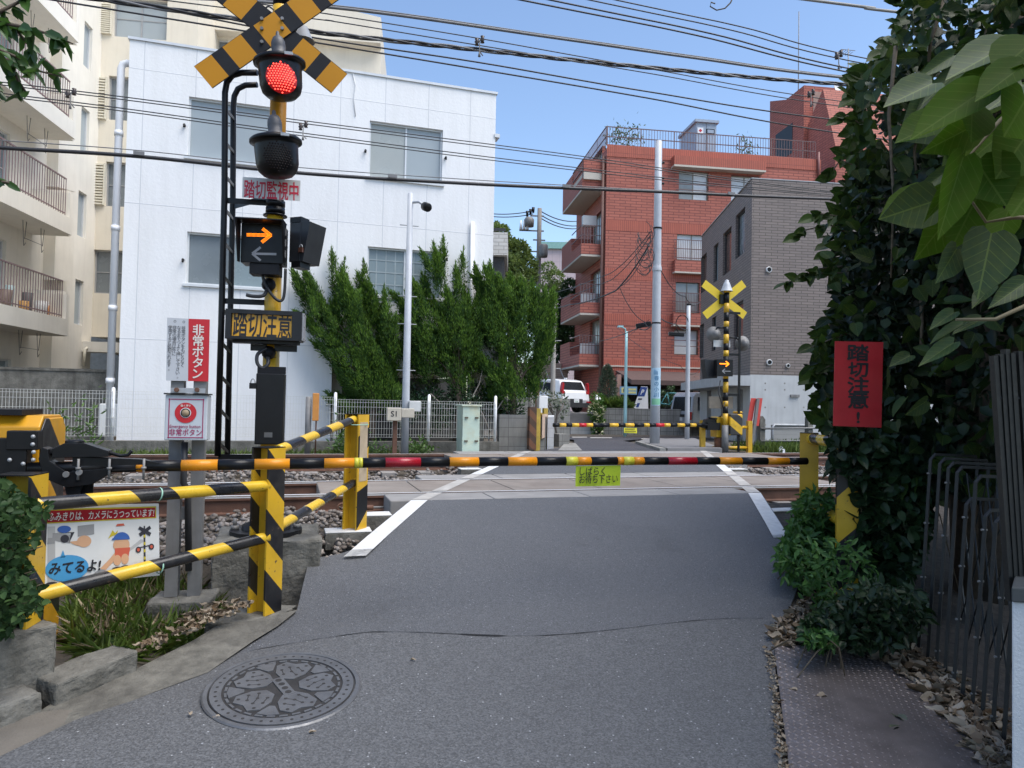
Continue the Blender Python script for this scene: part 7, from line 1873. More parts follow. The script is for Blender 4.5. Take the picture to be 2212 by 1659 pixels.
mb = MB(black); mb.tube([on2a(1517), onF(1545, 918, -.1)], .03, 8); c = on2a(1535); mb.prism([(-.25, -.04), (-.05, -.09), (.2, -.05), (.22, .07), (.05, .16), (-.12, .12), (-.15, .05)], c, T, Z, N, .1); mb.tube([c + Z * .16 - T * .05, c + Z * .14 + T * .15, c + Z * .2 + T * .25], .02, 6); mb.build('breakaway_clutch', fg)
fyl = pm('bright yellow flag', (.70, .64, .03), .5, var=.04)
mb = MB(fyl); f_ = lambda u, v: atP(u, v, PB - .05); mb.quad(f_(1348, 935), f_(1376, 936), f_(1376, 924.5), f_(1348, 924)); ff = mb.build('hanging_flag', fg)
mb = MB(pm('olive ink', (.22, .19, .02), .5))
for a, b, s_ in ((1351, 1372, 928.5), (1350, 1374, 933.5)):
    n = 8 if a == 1351 else 9
    for k in range(n): u = a + (b - a) * k / n; mb.obox(atP(u, s_, PB - .055), T * .014, -N * .001, Z * .03); mb.obox(atP(u + .9, s_ - 1.5, PB - .0555), T * .018, -N * .001, Z * .008)
mb.build('lettering', ff)
# guard rails, red sign boards beside the far machine
t = thing('guard_fence', 'low yellow guard rails around the far barrier machine', 'guard fence', V3(onF(1590, 970, -.2), -.1))
for u in (1517, 1618): q = onF(u, 975, -.3); mb = MB(yellow); mb.cbox(V3(q, .25), FF, FN, Z, .10, .10, .75); mb.build('post', t)
for v in (923, 967):
    mb = MB(yellow); mb.tube([onF(1540, v, -.3), onF(1618, v, -.3)], .035, 10); mb.build('rail', t)
t = thing('red_sign_board', 'leaning red board on a dark post behind the far barrier machine', 'sign', V3(onF(1625, 960, -.9), -.1))
for u0, ut in ((1605, 1622), (1621, 1636)):
    mb = MB(pm('bright red board', (.58, .06, .045), .5, var=.04)); a = onF(u0 + 7, 920, -1.0); b = onF(ut, 860, -1.0); mb.obox(a, FF * .13, b - a, FN * .01); mb.build('board', t)
mb = MB(galv_dk); a = onF(1617, 985, -.97); b = onF(1633, 861, -.97); mb.obox(a, FF * .07, b - a, FN * .05); mb.build('post', t)
mb = MB(boxp); q = onF(1626, 960, -1.2); mb.obox(V3(q, .0), FF * .3, -FN * .3, Z * .55); mb.build('grey_box', label='small grey control box behind the far barrier machine', cat='box', bevel=.01)

# timber posts with rails and grey panels, far right
for k, (u, vt, lb_) in enumerate(((1644, 906, 'left weathered concrete post of the low rail fence below the brown building'), (1747, 902, 'right weathered concrete post of the low rail fence behind the yellow guard'))):
    q = V3(atP(u, 960, 14.4), -.2); zt = atP(u, vt, 14.4).z; mb = MB(concrete_old); mb.cbox(V3(q, (zt - .2) / 2), T, N, Z, .14, .12, zt + .2); mb.prism([(-.07, 0), (.07, 0), (0, .08)], V3(q, zt) - N * .06, T, Z, N, .12); mb.build('fence_post', label=lb_, cat='fence post')
for v, nm in ((926, 'upper'), (953, 'lower')):
    mb = MB(galv_dk); a = atP(1644, v, 14.32); b = atP(1830, v - 2, 14.32); mb.tube([a, b], .022, 8); mb.build('fence_rail', label=nm + ' dark pipe rail of the low fence at the right of the far track', cat='fence rail')
corr = brick('grey cladding panel', (.30, .295, .28), (.29, .285, .27), (.24, .235, .225), 4.0, .11, .006, 0, .7, .3)
mb = MB(corr); a, b = atP(1668, 960, 16), atP(1742, 960, 16); mb.obox(V3(a, -.2), V3(b, 0) - V3(a, 0), N * .06, Z * (atP(1700, 918, 16).z + .2)); mb.use(galv); zt = atP(1700, 918, 16).z; mb.tube([V3(a, -.2) - N * .02, V3(a, zt - .05) - N * .02, V3(a, zt) + T * .06 - N * .02, V3(b, zt) - T * .06 - N * .02, V3(b, zt - .08) - N * .02, V3(b, -.2) - N * .02], .03, 8); mb.build('site_panel', label='grey slatted panel with a pipe frame in front of the concrete wall', cat='panel')
mb = MB(white); q = V3(atP(1690, 974, 13.3), -.12); mb.prism([(-.07, 0), (.07, 0), (.07, .12), (0, .2), (-.07, .12)], q, T, Z, N, .07); mb.use(ink); mb.text('T', q + Z * .05 - N * .002, T, Z, .08, ink, .001, 'c', .01); mb.build('marker_stone', label='tiny white house shaped marker stone beside the far rail', cat='marker stone')
# ================================================================ overhead wires along the tracks
wirem = pm('wire black', (.022, .022, .026), .5, var=.1)
wgrey = pm('wire grey', (.16, .16, .165), .5, var=.15)
def owire(pts, p, r, label, mat=None, twist=0):
    P = [atP(u, v, p) for u, v in pts]; Q = []
    for i in range(len(P) - 1):
        p0, p1, p2, p3 = P[max(0, i - 1)], P[i], P[i + 1], P[min(len(P) - 1, i + 2)]
        for t in np.linspace(0, 1, 10, endpoint=False): Q.append(.5 * ((2 * p1) + (p2 - p0) * t + (2 * p0 - 5 * p1 + 4 * p2 - p3) * t ** 2 + (3 * p1 - p0 - 3 * p2 + p3) * t ** 3))
    Q.append(P[-1])
    mb = MB(mat or wirem)
    if twist:
        L = np.cumsum([0] + [(b - a).length for a, b in zip(Q[:-1], Q[1:])]); n = int(L[-1] / .05)
        for k in range(3):
            R_ = []
            for i in range(n + 1):
                x = L[-1] * i / n; j = min(np.searchsorted(L, x, 'right') - 1, len(Q) - 2); f = (x - L[j]) / max(1e-6, L[j + 1] - L[j]); c = Q[j].lerp(Q[j + 1], f); a = x * 4.5 + k * 2.1
                R_.append(c + Vector((0, math.cos(a), math.sin(a))) * r * .75)
            mb.use(wgrey if k == 0 else wirem); mb.tube(R_, r * .55, 5)
    else: mb.tube(Q, r, 6)
    return mb.build('overhead_wire', label=label, cat='wire', group='overhead wires above the tracks')
XL, XR = -500, 2600
def ext(pts):
    (u0, v0), (u1, v1) = pts[0], pts[1]; a = (XL, v0 - (v1 - v0) / (u1 - u0) * (u0 - XL))
    (u2, v2), (u3, v3) = pts[-2], pts[-1]; b = (XR, v3 + (v3 - v2) / (u3 - u2) * (XR - u3) * .7)
    return [a] + pts + [b]
owire(ext([(0, 319), (300, 338), (650, 374), (1000, 396), (1240, 407), (1420, 414), (1800, 430)]), 12.6, .031, 'thick black cable sagging across the white building and red flats')
owire(ext([(0, 303), (300, 325), (650, 362), (1000, 387), (1240, 401), (1420, 411), (1800, 428)]), 12.62, .008, 'thin grey carrier wire just above the thick black cable', wgrey)
for k, (a, b, c, d, e) in enumerate([(177, 210, 261, 336, 414), (183, 216, 267, 342, 417), (201, 235, 288, 362, 421), (207, 241, 294, 368, 424)]):
    owire(ext([(0, a), (272, b), (658, c), (1246, d), (1800, e)]), 11.6 + .25 * (k % 2), .008, ('highest', 'second', 'third', 'lowest')[k] + ' of the four thin wires across the middle of the white building')
owire(ext([(185, -6), (529, 44), (670, 68), (1035, 108), (1400, 146), (1850, 184)]), 9.6, .027, 'twisted spiral bundle cable high above the tracks', twist=1)
owire(ext([(180, -16), (715, 16), (1200, 82), (1500, 125), (1856, 171)]), 9.2, .019, 'smooth grey double cable above the twisted bundle', wgrey)
owire(ext([(180, -22), (715, 11), (1200, 78), (1500, 121), (1856, 168)]), 9.25, .009, 'thin wire hugging the smooth grey double cable', wgrey)
owire(ext([(300, 10), (658, 78), (1035, 135), (1400, 198), (1830, 262)]), 9.9, .011, 'black wire below the twisted bundle, upper one')
owire(ext([(300, 30), (658, 88), (1035, 150), (1400, 212), (1830, 290)]), 9.9, .011, 'black wire below the twisted bundle, lowest one')
owire(ext([(640, 20), (720, 32), (1035, 83), (1400, 148), (1840, 222)]), 10.4, .008, 'thin wire crossing behind the twisted bundle, upper one')
owire(ext([(640, 36), (720, 46), (1035, 98), (1400, 158), (1840, 233)]), 10.4, .008, 'thin wire crossing behind the twisted bundle, lower one')
for k, (u0, v1) in enumerate(((1126, 165), (1189, 157), (1274, 140), (1331, 128))):
    owire(ext([(u0, 0), ((u0 + 1880) / 2, v1 * .46), (1880, v1)]), 8.6 + .2 * k, .009 if k > 1 else .011, ('leftmost', 'second from left', 'third from left', 'rightmost')[k] + ' of the four wires leaving the top of the sky')
owire(ext([(1751, 0), (1860, 14), (1960, 28)]), 6.5, .016, 'short pale rope like cable above the vine at the top right', pm('rope cable', (.30, .29, .27), .7))
porc = pm('brown insulator', (.05, .035, .03), .3)
for u, v, p, lb_ in ((1036, 92, 9.55, 'hanging insulator clamp on the wires in the middle of the sky'), (1812, 122, 8.9, 'double insulator clamp on the wires beside the vine'), (153, 205, 11.5, 'small spacer clamp on the thin wires before the balconies'), (655, 275, 11.5, 'small spacer clamp on the thin wires in front of the white building'), (1752, 205, 9.8, 'insulator pair on the wires before the red tower')):
    mb = MB(porc); c = atP(u, v, p)
    for dx, dz in ((-.04, .0), (.04, .05)):
        mb.lathe(c + T * dx + Z * dz, [(0, -.05), (.03, -.045), (.02, -.02), (.035, 0), (.02, .02), (.03, .045), (0, .05)], Z, 10)
    mb.use(galv_dk); mb.tube([c + Z * .02, c - Z * .12, c + T * .05 - Z * .18], .008, 5); mb.tube([c - T * .04, c + T * .04 + Z * .05], .012, 5); mb.tube([c - Z * .12, c - Z * .2], [.006, .02], 6)
    mb.build('insulator_clamp', label=lb_, cat='insulator', group='insulator clamps on the overhead wires')
for u, v, lb_ in ((300, 331, 'small grey spacer on the thick cable before the beige block'), (848, 380, 'small grey spacer on the thick cable across the white building'), (1224, 402, 'small grey spacer on the thick cable in the open sky'), (1580, 418, 'small grey spacer on the thick cable before the brown building')):
    mb = MB(wgrey); mb.cbox(atP(u, v, 12.55), T, N, Z, .16, .02, .06); mb.build('cable_spacer', label=lb_, cat='cable spacer', group='spacers on the thick cable')
t = thing('curled_tendril', 'curled dry tendril hanging at the top of the sky', 'tendril', atY(1555, 10, 6)); mb = MB(twig)
P = [atY(u, v, 6) for u, v in ((1585, -10), (1578, 6), (1566, 18), (1548, 22), (1534, 14), (1536, 5), (1545, 8))]; mb.tube(P, .006, 6); mb.build('stem', t)

# ================================================================ cypress trees
cyp = leafm('cypress spray', (.018, .05, .012), (.07, .15, .03), .25, .6, .2); cyp2 = leafm('cypress lit new growth', (.075, .16, .022), (.19, .32, .05), .35, .6, .2)  # paler new growth on outer, upward tips also paints their sunlit edges
def cypress(label, flames, base, trunk_v):
    b0 = atP(base[0], base[1], 14.75); b0 = V3(b0, -.1)
    t = thing('cypress_tree', label, 'tree', b0, 'cypress trees in front of the white building')
    mb = MB(barkm)
    top = atP(base[0] + 4, trunk_v, 14.8); mb.tube([b0, V3(b0, .6) + T * .03, top], [.09, .075, .04], 10)
    for f in flames[::2]:
        q = atP((f[0] + f[2]) / 2, (f[1] + f[3]) / 2, 14.75); mb.tube([V3(b0, min(1.2, q.z * .6)), (V3(b0, q.z * .75) + q) / 2, q], [.03, .018, .005], 6)
    mb.build('trunk', t)
    PP, AA, LL, WW = [], [], [], []; GG = []
    more = []
    for (tu, tv, bu, bv, r) in flames:
        for k in range(3):
            f = rng.uniform(.15, .7); x, y = bu + (tu - bu) * f, bv + (tv - bv) * f; a = rng.uniform(-.42, .42); l = rng.uniform(.35, .5); dx, dy = (tu - bu) * l, (tv - bv) * l
            more.append((x + dx * math.cos(a) - dy * math.sin(a), y + dx * math.sin(a) + dy * math.cos(a), x, y, r * .30))
    for (tu, tv, bu, bv, r) in list(flames) + more:
        dp = rng.uniform(-.35, .4); a = np.array(atP(bu, bv, 14.8 + dp)); b = np.array(atP(tu, tv, 14.8 + dp * .6)); ax = b - a; L = np.linalg.norm(ax); axn = ax / L
        R_ = r * 15.0 / FPX * .90
        # side sprays (small flames) along the axis, each a little plume
        ns = int(30 + L * R_ * 230)
        for k in range(ns):
            f = rng.random() ** .85; rad_ = R_ * (1.0 - f ** 1.15) * (.55 + .45 * math.sin(min(1, f * 2.2) * 1.57)) + .02
            d = rng.normal(size=3); d -= axn * d.dot(axn); d /= np.linalg.norm(d)
            ou = rng.uniform(.15, 1); rr = rad_ * math.sqrt(ou); c = a + ax * f + d * rr
            dirp = axn * 1.25 + d * .5 * (1 - f) + np.array([-.05, 0, .25]); dirp /= np.linalg.norm(dirp)
            pl = rng.uniform(.14, .36) * (1 - .35 * f)
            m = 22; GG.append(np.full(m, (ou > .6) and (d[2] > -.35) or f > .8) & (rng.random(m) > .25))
            g = rng.random(m); w_ = .045 * (1 - g * .8)
            off = rng.normal(size=(m, 3)) * w_[:, None]
            PP.append(c + dirp * (g * pl)[:, None] + off); AA.append(dirp + off * 9 + rng.normal(size=(m, 3)) * .22); LL.append(rng.uniform(.05, .09, m)); WW.append(rng.uniform(.011, .020, m))
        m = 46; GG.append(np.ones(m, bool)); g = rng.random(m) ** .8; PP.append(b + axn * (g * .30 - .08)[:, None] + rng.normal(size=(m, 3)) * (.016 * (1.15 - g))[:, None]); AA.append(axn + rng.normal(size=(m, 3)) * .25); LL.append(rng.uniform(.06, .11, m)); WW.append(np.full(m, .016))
    GG = np.concatenate(GG); PP, AA, LL, WW = [np.concatenate(x) for x in (PP, AA, LL, WW)]
    leaf_obj('crown', PP[~GG], AA[~GG], LL[~GG], WW[~GG], cyp, t, DIAM); leaf_obj('lit_new_growth', PP[GG], AA[GG], LL[GG], WW[GG], cyp2, t, DIAM)
cypress('left windswept cypress with thin separate tips near the amber sign box', [(643, 608, 690, 720, 12), (664, 600, 742, 770, 24), (690, 650, 745, 760, 18), (719, 560, 742, 740, 19), (672, 700, 795, 850, 34), (787, 585, 802, 760, 27), (762, 640, 800, 800, 32), (748, 612, 775, 780, 26), (812, 660, 850, 810, 28), (832, 640, 845, 790, 22), (772, 690, 840, 850, 36), (745, 800, 800, 905, 30), (790, 770, 800, 890, 38), (835, 800, 830, 900, 30), (722, 862, 775, 905, 24), (790, 860, 795, 915, 40), (852, 850, 830, 905, 26), (800, 740, 850, 860, 34)], (800, 940), 760)
cypress('middle dense cypress with an arching crown beside the camera pole', [(944, 562, 972, 740, 25), (899, 620, 958, 770, 26), (884, 650, 940, 790, 26), (868, 660, 905, 800, 28), (986, 590, 1005, 780, 26), (1005, 640, 1015, 790, 24), (878, 700, 1010, 850, 34), (940, 660, 975, 830, 34), (1030, 650, 1018, 810, 22), (862, 745, 950, 850, 30), (968, 640, 990, 760, 26), (960, 720, 1000, 850, 36), (1022, 700, 1008, 840, 26)], (985, 940), 750)
cypress('right broad bright green cypress leaning over the far road', [(1030, 590, 1068, 750, 24), (1050, 592, 1085, 740, 24), (1078, 615, 1100, 750, 26), (1104, 608, 1115, 760, 28), (1126, 618, 1125, 770, 30), (1150, 622, 1145, 780, 30), (1197, 655, 1165, 800, 26), (1176, 640, 1155, 780, 24), (1190, 700, 1150, 850, 30), (1060, 690, 1125, 850, 36), (1098, 700, 1140, 850, 34), (1036, 770, 1110, 870, 32), (1085, 780, 1120, 885, 34), (1160, 780, 1135, 880, 28), (1058, 840, 1085, 895, 24), (1040, 680, 1085, 800, 26)], (1105, 950), 770)
# dark glossy shrub under them
shr = leafm('glossy dark leaf', (.018, .045, .018), (.05, .10, .04), .12, .25, .6)
t = thing('camellia_shrub', 'dark glossy leaved shrub with bare twigs between the cypress trunks', 'shrub', V3(atP(990, 940, 14.9), -.1))
cs = [atP(u, v, 14.85 + rng.uniform(-.2, .3)) for u, v in ((880, 850), (905, 880), (935, 860), (960, 885), (990, 855), (1015, 880), (1035, 850), (1060, 880), (1085, 895), (1110, 890), (870, 900), (945, 905), (1005, 905))]
P, d = blob_leaves([tuple(c) for c in cs], [(.26, .22, .24)] * len(cs), 4200, .2); leaf_obj('foliage', P, d + rng.normal(size=P.shape) * .6, rng.uniform(.06, .1, len(P)), rng.uniform(.028, .045, len(P)), shr, t)
mb = MB(pm('pale twig', (.30, .26, .22), .8))
for pts in (((1000, 930), (1008, 880), (1035, 830), (1042, 800)), ((1060, 935), (1040, 890), (1010, 860)), ((955, 930), (960, 880), (930, 850)), ((1085, 930), (1070, 890), (1090, 860))): mb.tube([atP(u, v, 14.7) for u, v in pts], [.02, .016, .012, .006][:len(pts)], 6)
mb.build('stem', t)
# hedge strip and bare shrub
hed = leafm('hedge leaf', (.06, .15, .02), (.14, .28, .05), .3)
t = thing('hedge', 'low trimmed bright green hedge on the wall behind the right cypress', 'hedge', atP(1110, 862, 19.8)); c0, c1 = np.array(atP(1060, 856, 20)), np.array(atP(1150, 856, 20)); n = 900; f = rng.random(n)[:, None]; leaf_obj('foliage', c0 * (1 - f) + c1 * f + rng.normal(size=(n, 3)) * np.array([.1, .15, .11]), rdir(n) + [0, 0, .5], .06, .03, hed, t, DIAM)
t = thing('bare_shrub', 'half leafless grey shrub growing over the tall grey block wall', 'shrub', V3(atP(1208, 935, 17), -.3)); mb = MB(pm('grey stem', (.20, .17, .15), .8))
for pts in (((1203, 940), (1197, 905), (1190, 875), (1172, 850)), ((1200, 920), (1205, 880), (1215, 858)), ((1198, 900), (1180, 868), (1168, 862)), ((1203, 895), (1212, 885), (1218, 870))): mb.tube([atP(u, v, 17) for u, v in pts], [.03, .022, .014, .008][:len(pts)], 6)
mb.build('stem', t); gl = leafm('grey green leaf', (.10, .13, .09), (.22, .25, .18), .2)
P, d = blob_leaves([tuple(atP(u, v, 17)) for u, v in ((1178, 855), (1195, 862), (1212, 862), (1185, 875), (1216, 880), (1208, 895))], [(.16, .16, .13)] * 6, 260, .2); leaf_obj('foliage', P, d, .09, .045, gl, t)

# ================================================================ trees and shrubs further away
def tree(label, clumps, Y, n, leaf, mat, trunk, group='trees beyond the crossing', name='broadleaf_tree', leafw=.45, dep=1.0):
    tb = V3(atY(trunk[0], trunk[1], Y), trunk[2]); t = thing(name, label, 'tree', tb, group)
    cs = [np.array(atY(u, v, Y + rng.uniform(-.8, .8) * dep)) for u, v, r in clumps]; rs = [np.array([1, .9, .9]) * r * Y / FPX for u, v, r in clumps]
    P, d = blob_leaves(cs, rs, n, .45); leaf_obj('crown', P, d * .7 + rng.normal(size=P.shape) * .6 + [0, 0, -.1], rng.uniform(.7, 1.2, n) * leaf, rng.uniform(.8, 1.2, n) * leaf * leafw, mat, t)
    mb = MB(barkm); cc = Vector(tuple(np.mean(cs, 0))); mb.tube([tb, (tb + cc) / 2, cc], [.22, .17, .09], 8)
    for c in cs[::2]: mb.tube([(tb + cc * 2) / 3, Vector(tuple(c))], [.08, .02], 6)
    mb.build('trunk', t); return t
tl1 = leafm('dusty green leaf', (.12, .18, .05), (.24, .31, .10), .4); tl2 = leafm('deep green leaf', (.025, .06, .02), (.06, .12, .04), .25)
tree('rounded olive green tree behind the white building corner', [(1078, 505, 22), (1095, 540, 30), (1118, 545, 28), (1135, 575, 26), (1100, 580, 34), (1140, 600, 20), (1080, 600, 26), (1110, 615, 30), (1072, 560, 24), (1066, 490, 12), (1130, 630, 24)], 42, 9000, .26, tl1, (1105, 860, .3))
tree('dark leafy tree between the cypress and the red brick flats', [(1215, 650, 24), (1232, 620, 18), (1200, 690, 22), (1225, 700, 24), (1205, 740, 24), (1228, 760, 22), (1210, 790, 22), (1235, 670, 20), (1222, 730, 24)], 47, 6500, .26, tl2, (1212, 870, .5))
tree('pale airy tree in front of the pink building', [(1185, 580, 16), (1200, 600, 18), (1178, 610, 16), (1212, 620, 14), (1190, 630, 18)], 58, 1500, .24, tl1, (1195, 860, .5))
conl = leafm('silver green leaf', (.06, .09, .06), (.13, .17, .12), .2)
t = thing('cone_shrub', 'tall cone shaped shrub at the corner of the red brick flats', 'shrub', V3(atY(1314, 875, 36), zter)); n = 2600; f = rng.random(n); b = np.array(atY(1314, 868, 36)); tp_ = np.array(atY(1312, 795, 36)); r = .62 * np.sqrt(np.clip(1 - f * .93, 0, 1)) * np.clip(f * 6, .5, 1); d = rdir(n); P = b + (tp_ - b) * f[:, None] + d * r[:, None] * rng.uniform(.5, 1, n)[:, None]; leaf_obj('foliage', P, d + [0, 0, .5], .13, .05, conl, t, DIAM)
mb = MB(barkm); mb.tube([V3(Vector(tuple(b)), zter), Vector(tuple(tp_))], [.05, .01], 6); mb.build('trunk', t)
fern = leafm('fern leaf', (.10, .18, .04), (.22, .32, .08), .3)
t = thing('fern_clump', 'light green strap leaved plant on top of the block wall', 'plant', V3(atY(1325, 880, 33.6), zter)); n = 520; x = rng.uniform(1300, 1352, n); P = np.array([atY(u, 880, 33.6 + rng.uniform(-.3, .3)) for u in x]); leaf_obj('foliage', P, rng.normal(size=(n, 3)) * [.8, .6, .3] + [0, -.2, .8], rng.uniform(.35, .6, n), .05, fern, t, droop=.5)
t = thing('blossom_shrub', 'cascading shrub with pale blossoms beside the pale low wall', 'shrub', V3(atY(1291, 940, 33), -.5)); P, d = blob_leaves([tuple(atY(u, v, 32.8)) for u, v in ((1290, 862), (1294, 880), (1290, 898), (1294, 915), (1291, 932), (1284, 890))], [(.28, .25, .32)] * 6, 900, .3); leaf_obj('foliage', P, d, .12, .06, hed, t)
P, d = blob_leaves([tuple(atY(u, v, 32.6)) for u, v in ((1293, 885), (1295, 905), (1292, 925), (1284, 884))], [(.26, .2, .3)] * 4, 160, .6); leaf_obj('blossom', P, d, .09, .09, pm('cream petal', (.62, .60, .38), .6), t, DIAM)
for (u0, u1, v0, Y, n, lb_) in ((1398, 1440, 843, 36.5, 900, 'round dark bush behind the parking signs'), (1442, 1456, 835, 36, 300, 'thin climbing plant on the porch column'),):
    t = thing('porch_bush', lb_, 'bush', V3(atY((u0 + u1) / 2, 878, Y), zter)); P = np.array([atY(rng.uniform(u0, u1), rng.uniform(v0, 876), Y + rng.uniform(-.4, .4)) for _ in range(n)]); leaf_obj('foliage', P, rdir(n), .14, .07, tl2, t)
wd1 = leafm('weed leaf', (.06, .13, .03), (.15, .25, .07), .35)
def weeds(name, label, uvp, n, L, W, mat, spread, h, group=None):
    P, A = [], []
    for (u, v, Yk, zb) in uvp:
        b = np.array(V3(atY(u, v, Yk), zb)); P.append(b + np.abs(rng.normal(size=(n, 3))) * [0, 0, h] + rng.normal(size=(n, 3)) * [spread, spread, 0]); A.append(rng.normal(size=(n, 3)) * [.8, .8, .4] + [0, 0, .5])
    c = Vector(tuple(np.concatenate(P).mean(0))); t = thing(name, label, 'weeds', V3(c, uvp[0][3]), group); P = np.concatenate(P)
    leaf_obj('foliage', P, np.concatenate(A), rng.uniform(.7, 1.3, len(P)) * L, W, mat, t)
    mb = MB(pm('weed stem', (.10, .15, .05), .7))
    for (u, v, Yk, zb) in uvp: b = V3(atY(u, v, Yk), zb); mb.tube([b, b + Z * h * 1.6 + T * .03], [.006, .003], 5)
    mb.build('stem', t)
Pf = 13.75
def wy(u, v=970): return (u, v, atP(u, v, Pf).y, -.1)
weeds('weed_plant', 'tall leafy weed against the mesh fence left of the yellow barrier machine', [wy(118), wy(112)], 60, .14, .04, wd1, .07, .35, 'weeds along the mesh fence')
weeds('weed_plant', 'slender weed against the mesh fence above the barrier clutch', [wy(165), (196, 960, atP(196, 960, 13.7).y, .0)], 45, .13, .035, wd1, .06, .5, 'weeds along the mesh fence')
weeds('weed_plant', 'bright weed clump at the fence foot beside the middle post of the guard', [wy(742), wy(735)], 70, .12, .035, wd1, .09, .22, 'weeds along the mesh fence')
weeds('weed_plant', 'low weed clump at the foot of the camera pole', [wy(905), wy(895), wy(915)], 60, .10, .05, wd1, .12, .12, 'weeds along the mesh fence')
weeds('weed_plant', 'thin weeds between the signal box and the mesh fence', [wy(800), wy(825), wy(780)], 40, .11, .03, wd1, .14, .14, 'weeds along the mesh fence')
n = 5200; s_ = np.concatenate([rng.uniform(sp(atP(1632, 960, 13.9))[0], sp(atP(1632, 960, 13.9))[0] + 3.2, n - 1800), rng.uniform(-5.5, 2.0, 1800)]); p_ = rng.uniform(13.3, 15.0, n); p_[-1800:] = rng.uniform(13.6, 14.05, 1800)
P = np.stack([s_ * TX - p_ * TY, s_ * TY + p_ * TX, np.full(n, -.15)], 1); hgt = rng.uniform(.12, .36, n) * np.where(s_ < 3, .55, 1)
leaf_obj('grass', P, rng.normal(size=(n, 3)) * [.35, .35, .1] + [0, 0, 1], hgt, .018, leafm('track grass', (.10, .16, .03), (.22, .30, .08), .35), None, DIAM, droop=.3, kind='stuff', label='tall green grass growing along the far side of the tracks', category='grass')
P, d = blob_leaves([tuple(atP(u, v, 14.6)) for u, v in ((1690, 968), (1720, 965), (1760, 962), (1790, 960))], [(.28, .3, .16)] * 4, 500, .3)
t = thing('weed_plant', 'broad leaved weeds in front of the grey slatted panel', 'weeds', V3(atP(1740, 972, 14.6), -.15), 'weeds along the far track on the right'); leaf_obj('foliage', P, d + [0, -.3, .6], .09, .06, wd1, t)

# ================================================================ plants at the left foreground
ivy = leafm('small ivy leaf', (.018, .045, .014), (.06, .11, .035), .25, .5, .2)
t = thing('ivy_shrub', 'dense small leaved ivy over the yellow post at the left edge', 'ivy', atY(40, 1380, 3.0))
poly = [(-160, 1040), (10, 1036), (40, 1065), (75, 1085), (112, 1092), (80, 1130), (92, 1160), (62, 1190), (55, 1230), (90, 1285), (95, 1310), (55, 1330), (25, 1370), (-160, 1400)]
uv = scatter(poly, 3600); Yd = rng.uniform(2.75, 3.3, len(uv)); P = pts3(uv, Yd)
leaf_obj('foliage', P, rng.normal(size=P.shape) + [0, -.5, -.3], rng.uniform(.028, .05, len(P)), rng.uniform(.018, .032, len(P)), ivy, t, nrm=rng.normal(size=P.shape) * .6 + [.1, -1, .5])
mb = MB(twig)
for k in range(14):
    u, v = rng.uniform(-60, 50), rng.uniform(1100, 1330); mb.tube([atY(-60, v + 60, 3.2), atY(u, v, 3.0), atY(u + 45, v - 15, 2.95)], [.008, .005, .002], 5)
mb.build('stem', t)
t = thing('overhanging_branch', 'leafy branch hanging in at the top left corner', 'branch', atY(-40, 40, 2.6))
obl = leafm('oval tree leaf', (.030, .075, .02), (.09, .19, .045), .4, .35, .5)
mb = MB(barkm); P, A = [], []
tw = [[(-120, 40), (0, 48), (60, 60), (120, 78), (158, 95)], [(-120, 90), (-20, 100), (40, 125), (70, 150), (130, 165)], [(-100, 20), (0, 25), (40, 5), (70, -10)], [(-60, 110), (20, 130), (40, 175), (60, 205)], [(-60, 50), (30, 58), (60, 95), (75, 125)], [(-100, 150), (-30, 180), (0, 200)], [(-120, 395), (-20, 388), (20, 395)]]
for k, tt in enumerate(tw):
    Y = 2.5 + .12 * k; Q = [atY(u, v, Y + .04 * i) for i, (u, v) in enumerate(tt)]; mb.tube(Q, [.009 - .0016 * i for i in range(len(Q))], 6)
    for a, b in zip(Q[:-1], Q[1:]):
        m = max(3, int((b - a).length / .011)); 
        if k == 6: m = 3
        for i in range(m):
            c = a.lerp(b, (i + rng.random()) / m); d = (b - a).normalized(); P.append(c); A.append(Vector(d) * .5 + Vector(tuple(rng.normal(size=3))) * .7 + Vector((0, -.1, -.35)))
mb.build('twig', t)
P = np.array([tuple(p) for p in P]); leaf_obj('foliage', P, np.array([tuple(a) for a in A]), rng.uniform(.06, .10, len(P)), rng.uniform(.03, .046, len(P)), obl, t, nrm=rng.normal(size=P.shape) * .7 + [0, -.4, 1])
# grass bed behind the guard
gp = [(150, 1320), (230, 1285), (300, 1240), (420, 1290), (470, 1330), (470, 1370), (400, 1400), (300, 1425), (230, 1440), (150, 1400)]
zb = -.50
uv = scatter(gp, 2600); P = np.array([atZ(u, v, zb) for u, v in uv]); leaf_obj('grass', P, rng.normal(size=P.shape) * [.5, .5, .1] + [0, 0, .8], rng.uniform(.05, .15, len(P)), rng.uniform(.0025, .005, len(P)), leafm('verge grass', (.14, .24, .04), (.32, .42, .12), .4), None, DIAM, droop=1.1, kind='stuff', label='tuft of green grass behind the left guard fence', category='grass')
uv = scatter([(u, v - 30) for u, v in gp] + [(330, 1240), (430, 1260)], 2000); P = np.array([atZ(u, v, zb + .02) for u, v in uv]); leaf_obj('dry_straw', P, rng.normal(size=P.shape) * [.8, .8, .25] + [0, 0, .15], rng.uniform(.06, .22, len(P)), rng.uniform(.003, .007, len(P)), leafm('straw', (.22, .16, .09), (.42, .34, .22), .1), None, DIAM, droop=.2, kind='stuff', label='dry straw and stalks in the bed behind the left guard', category='straw')
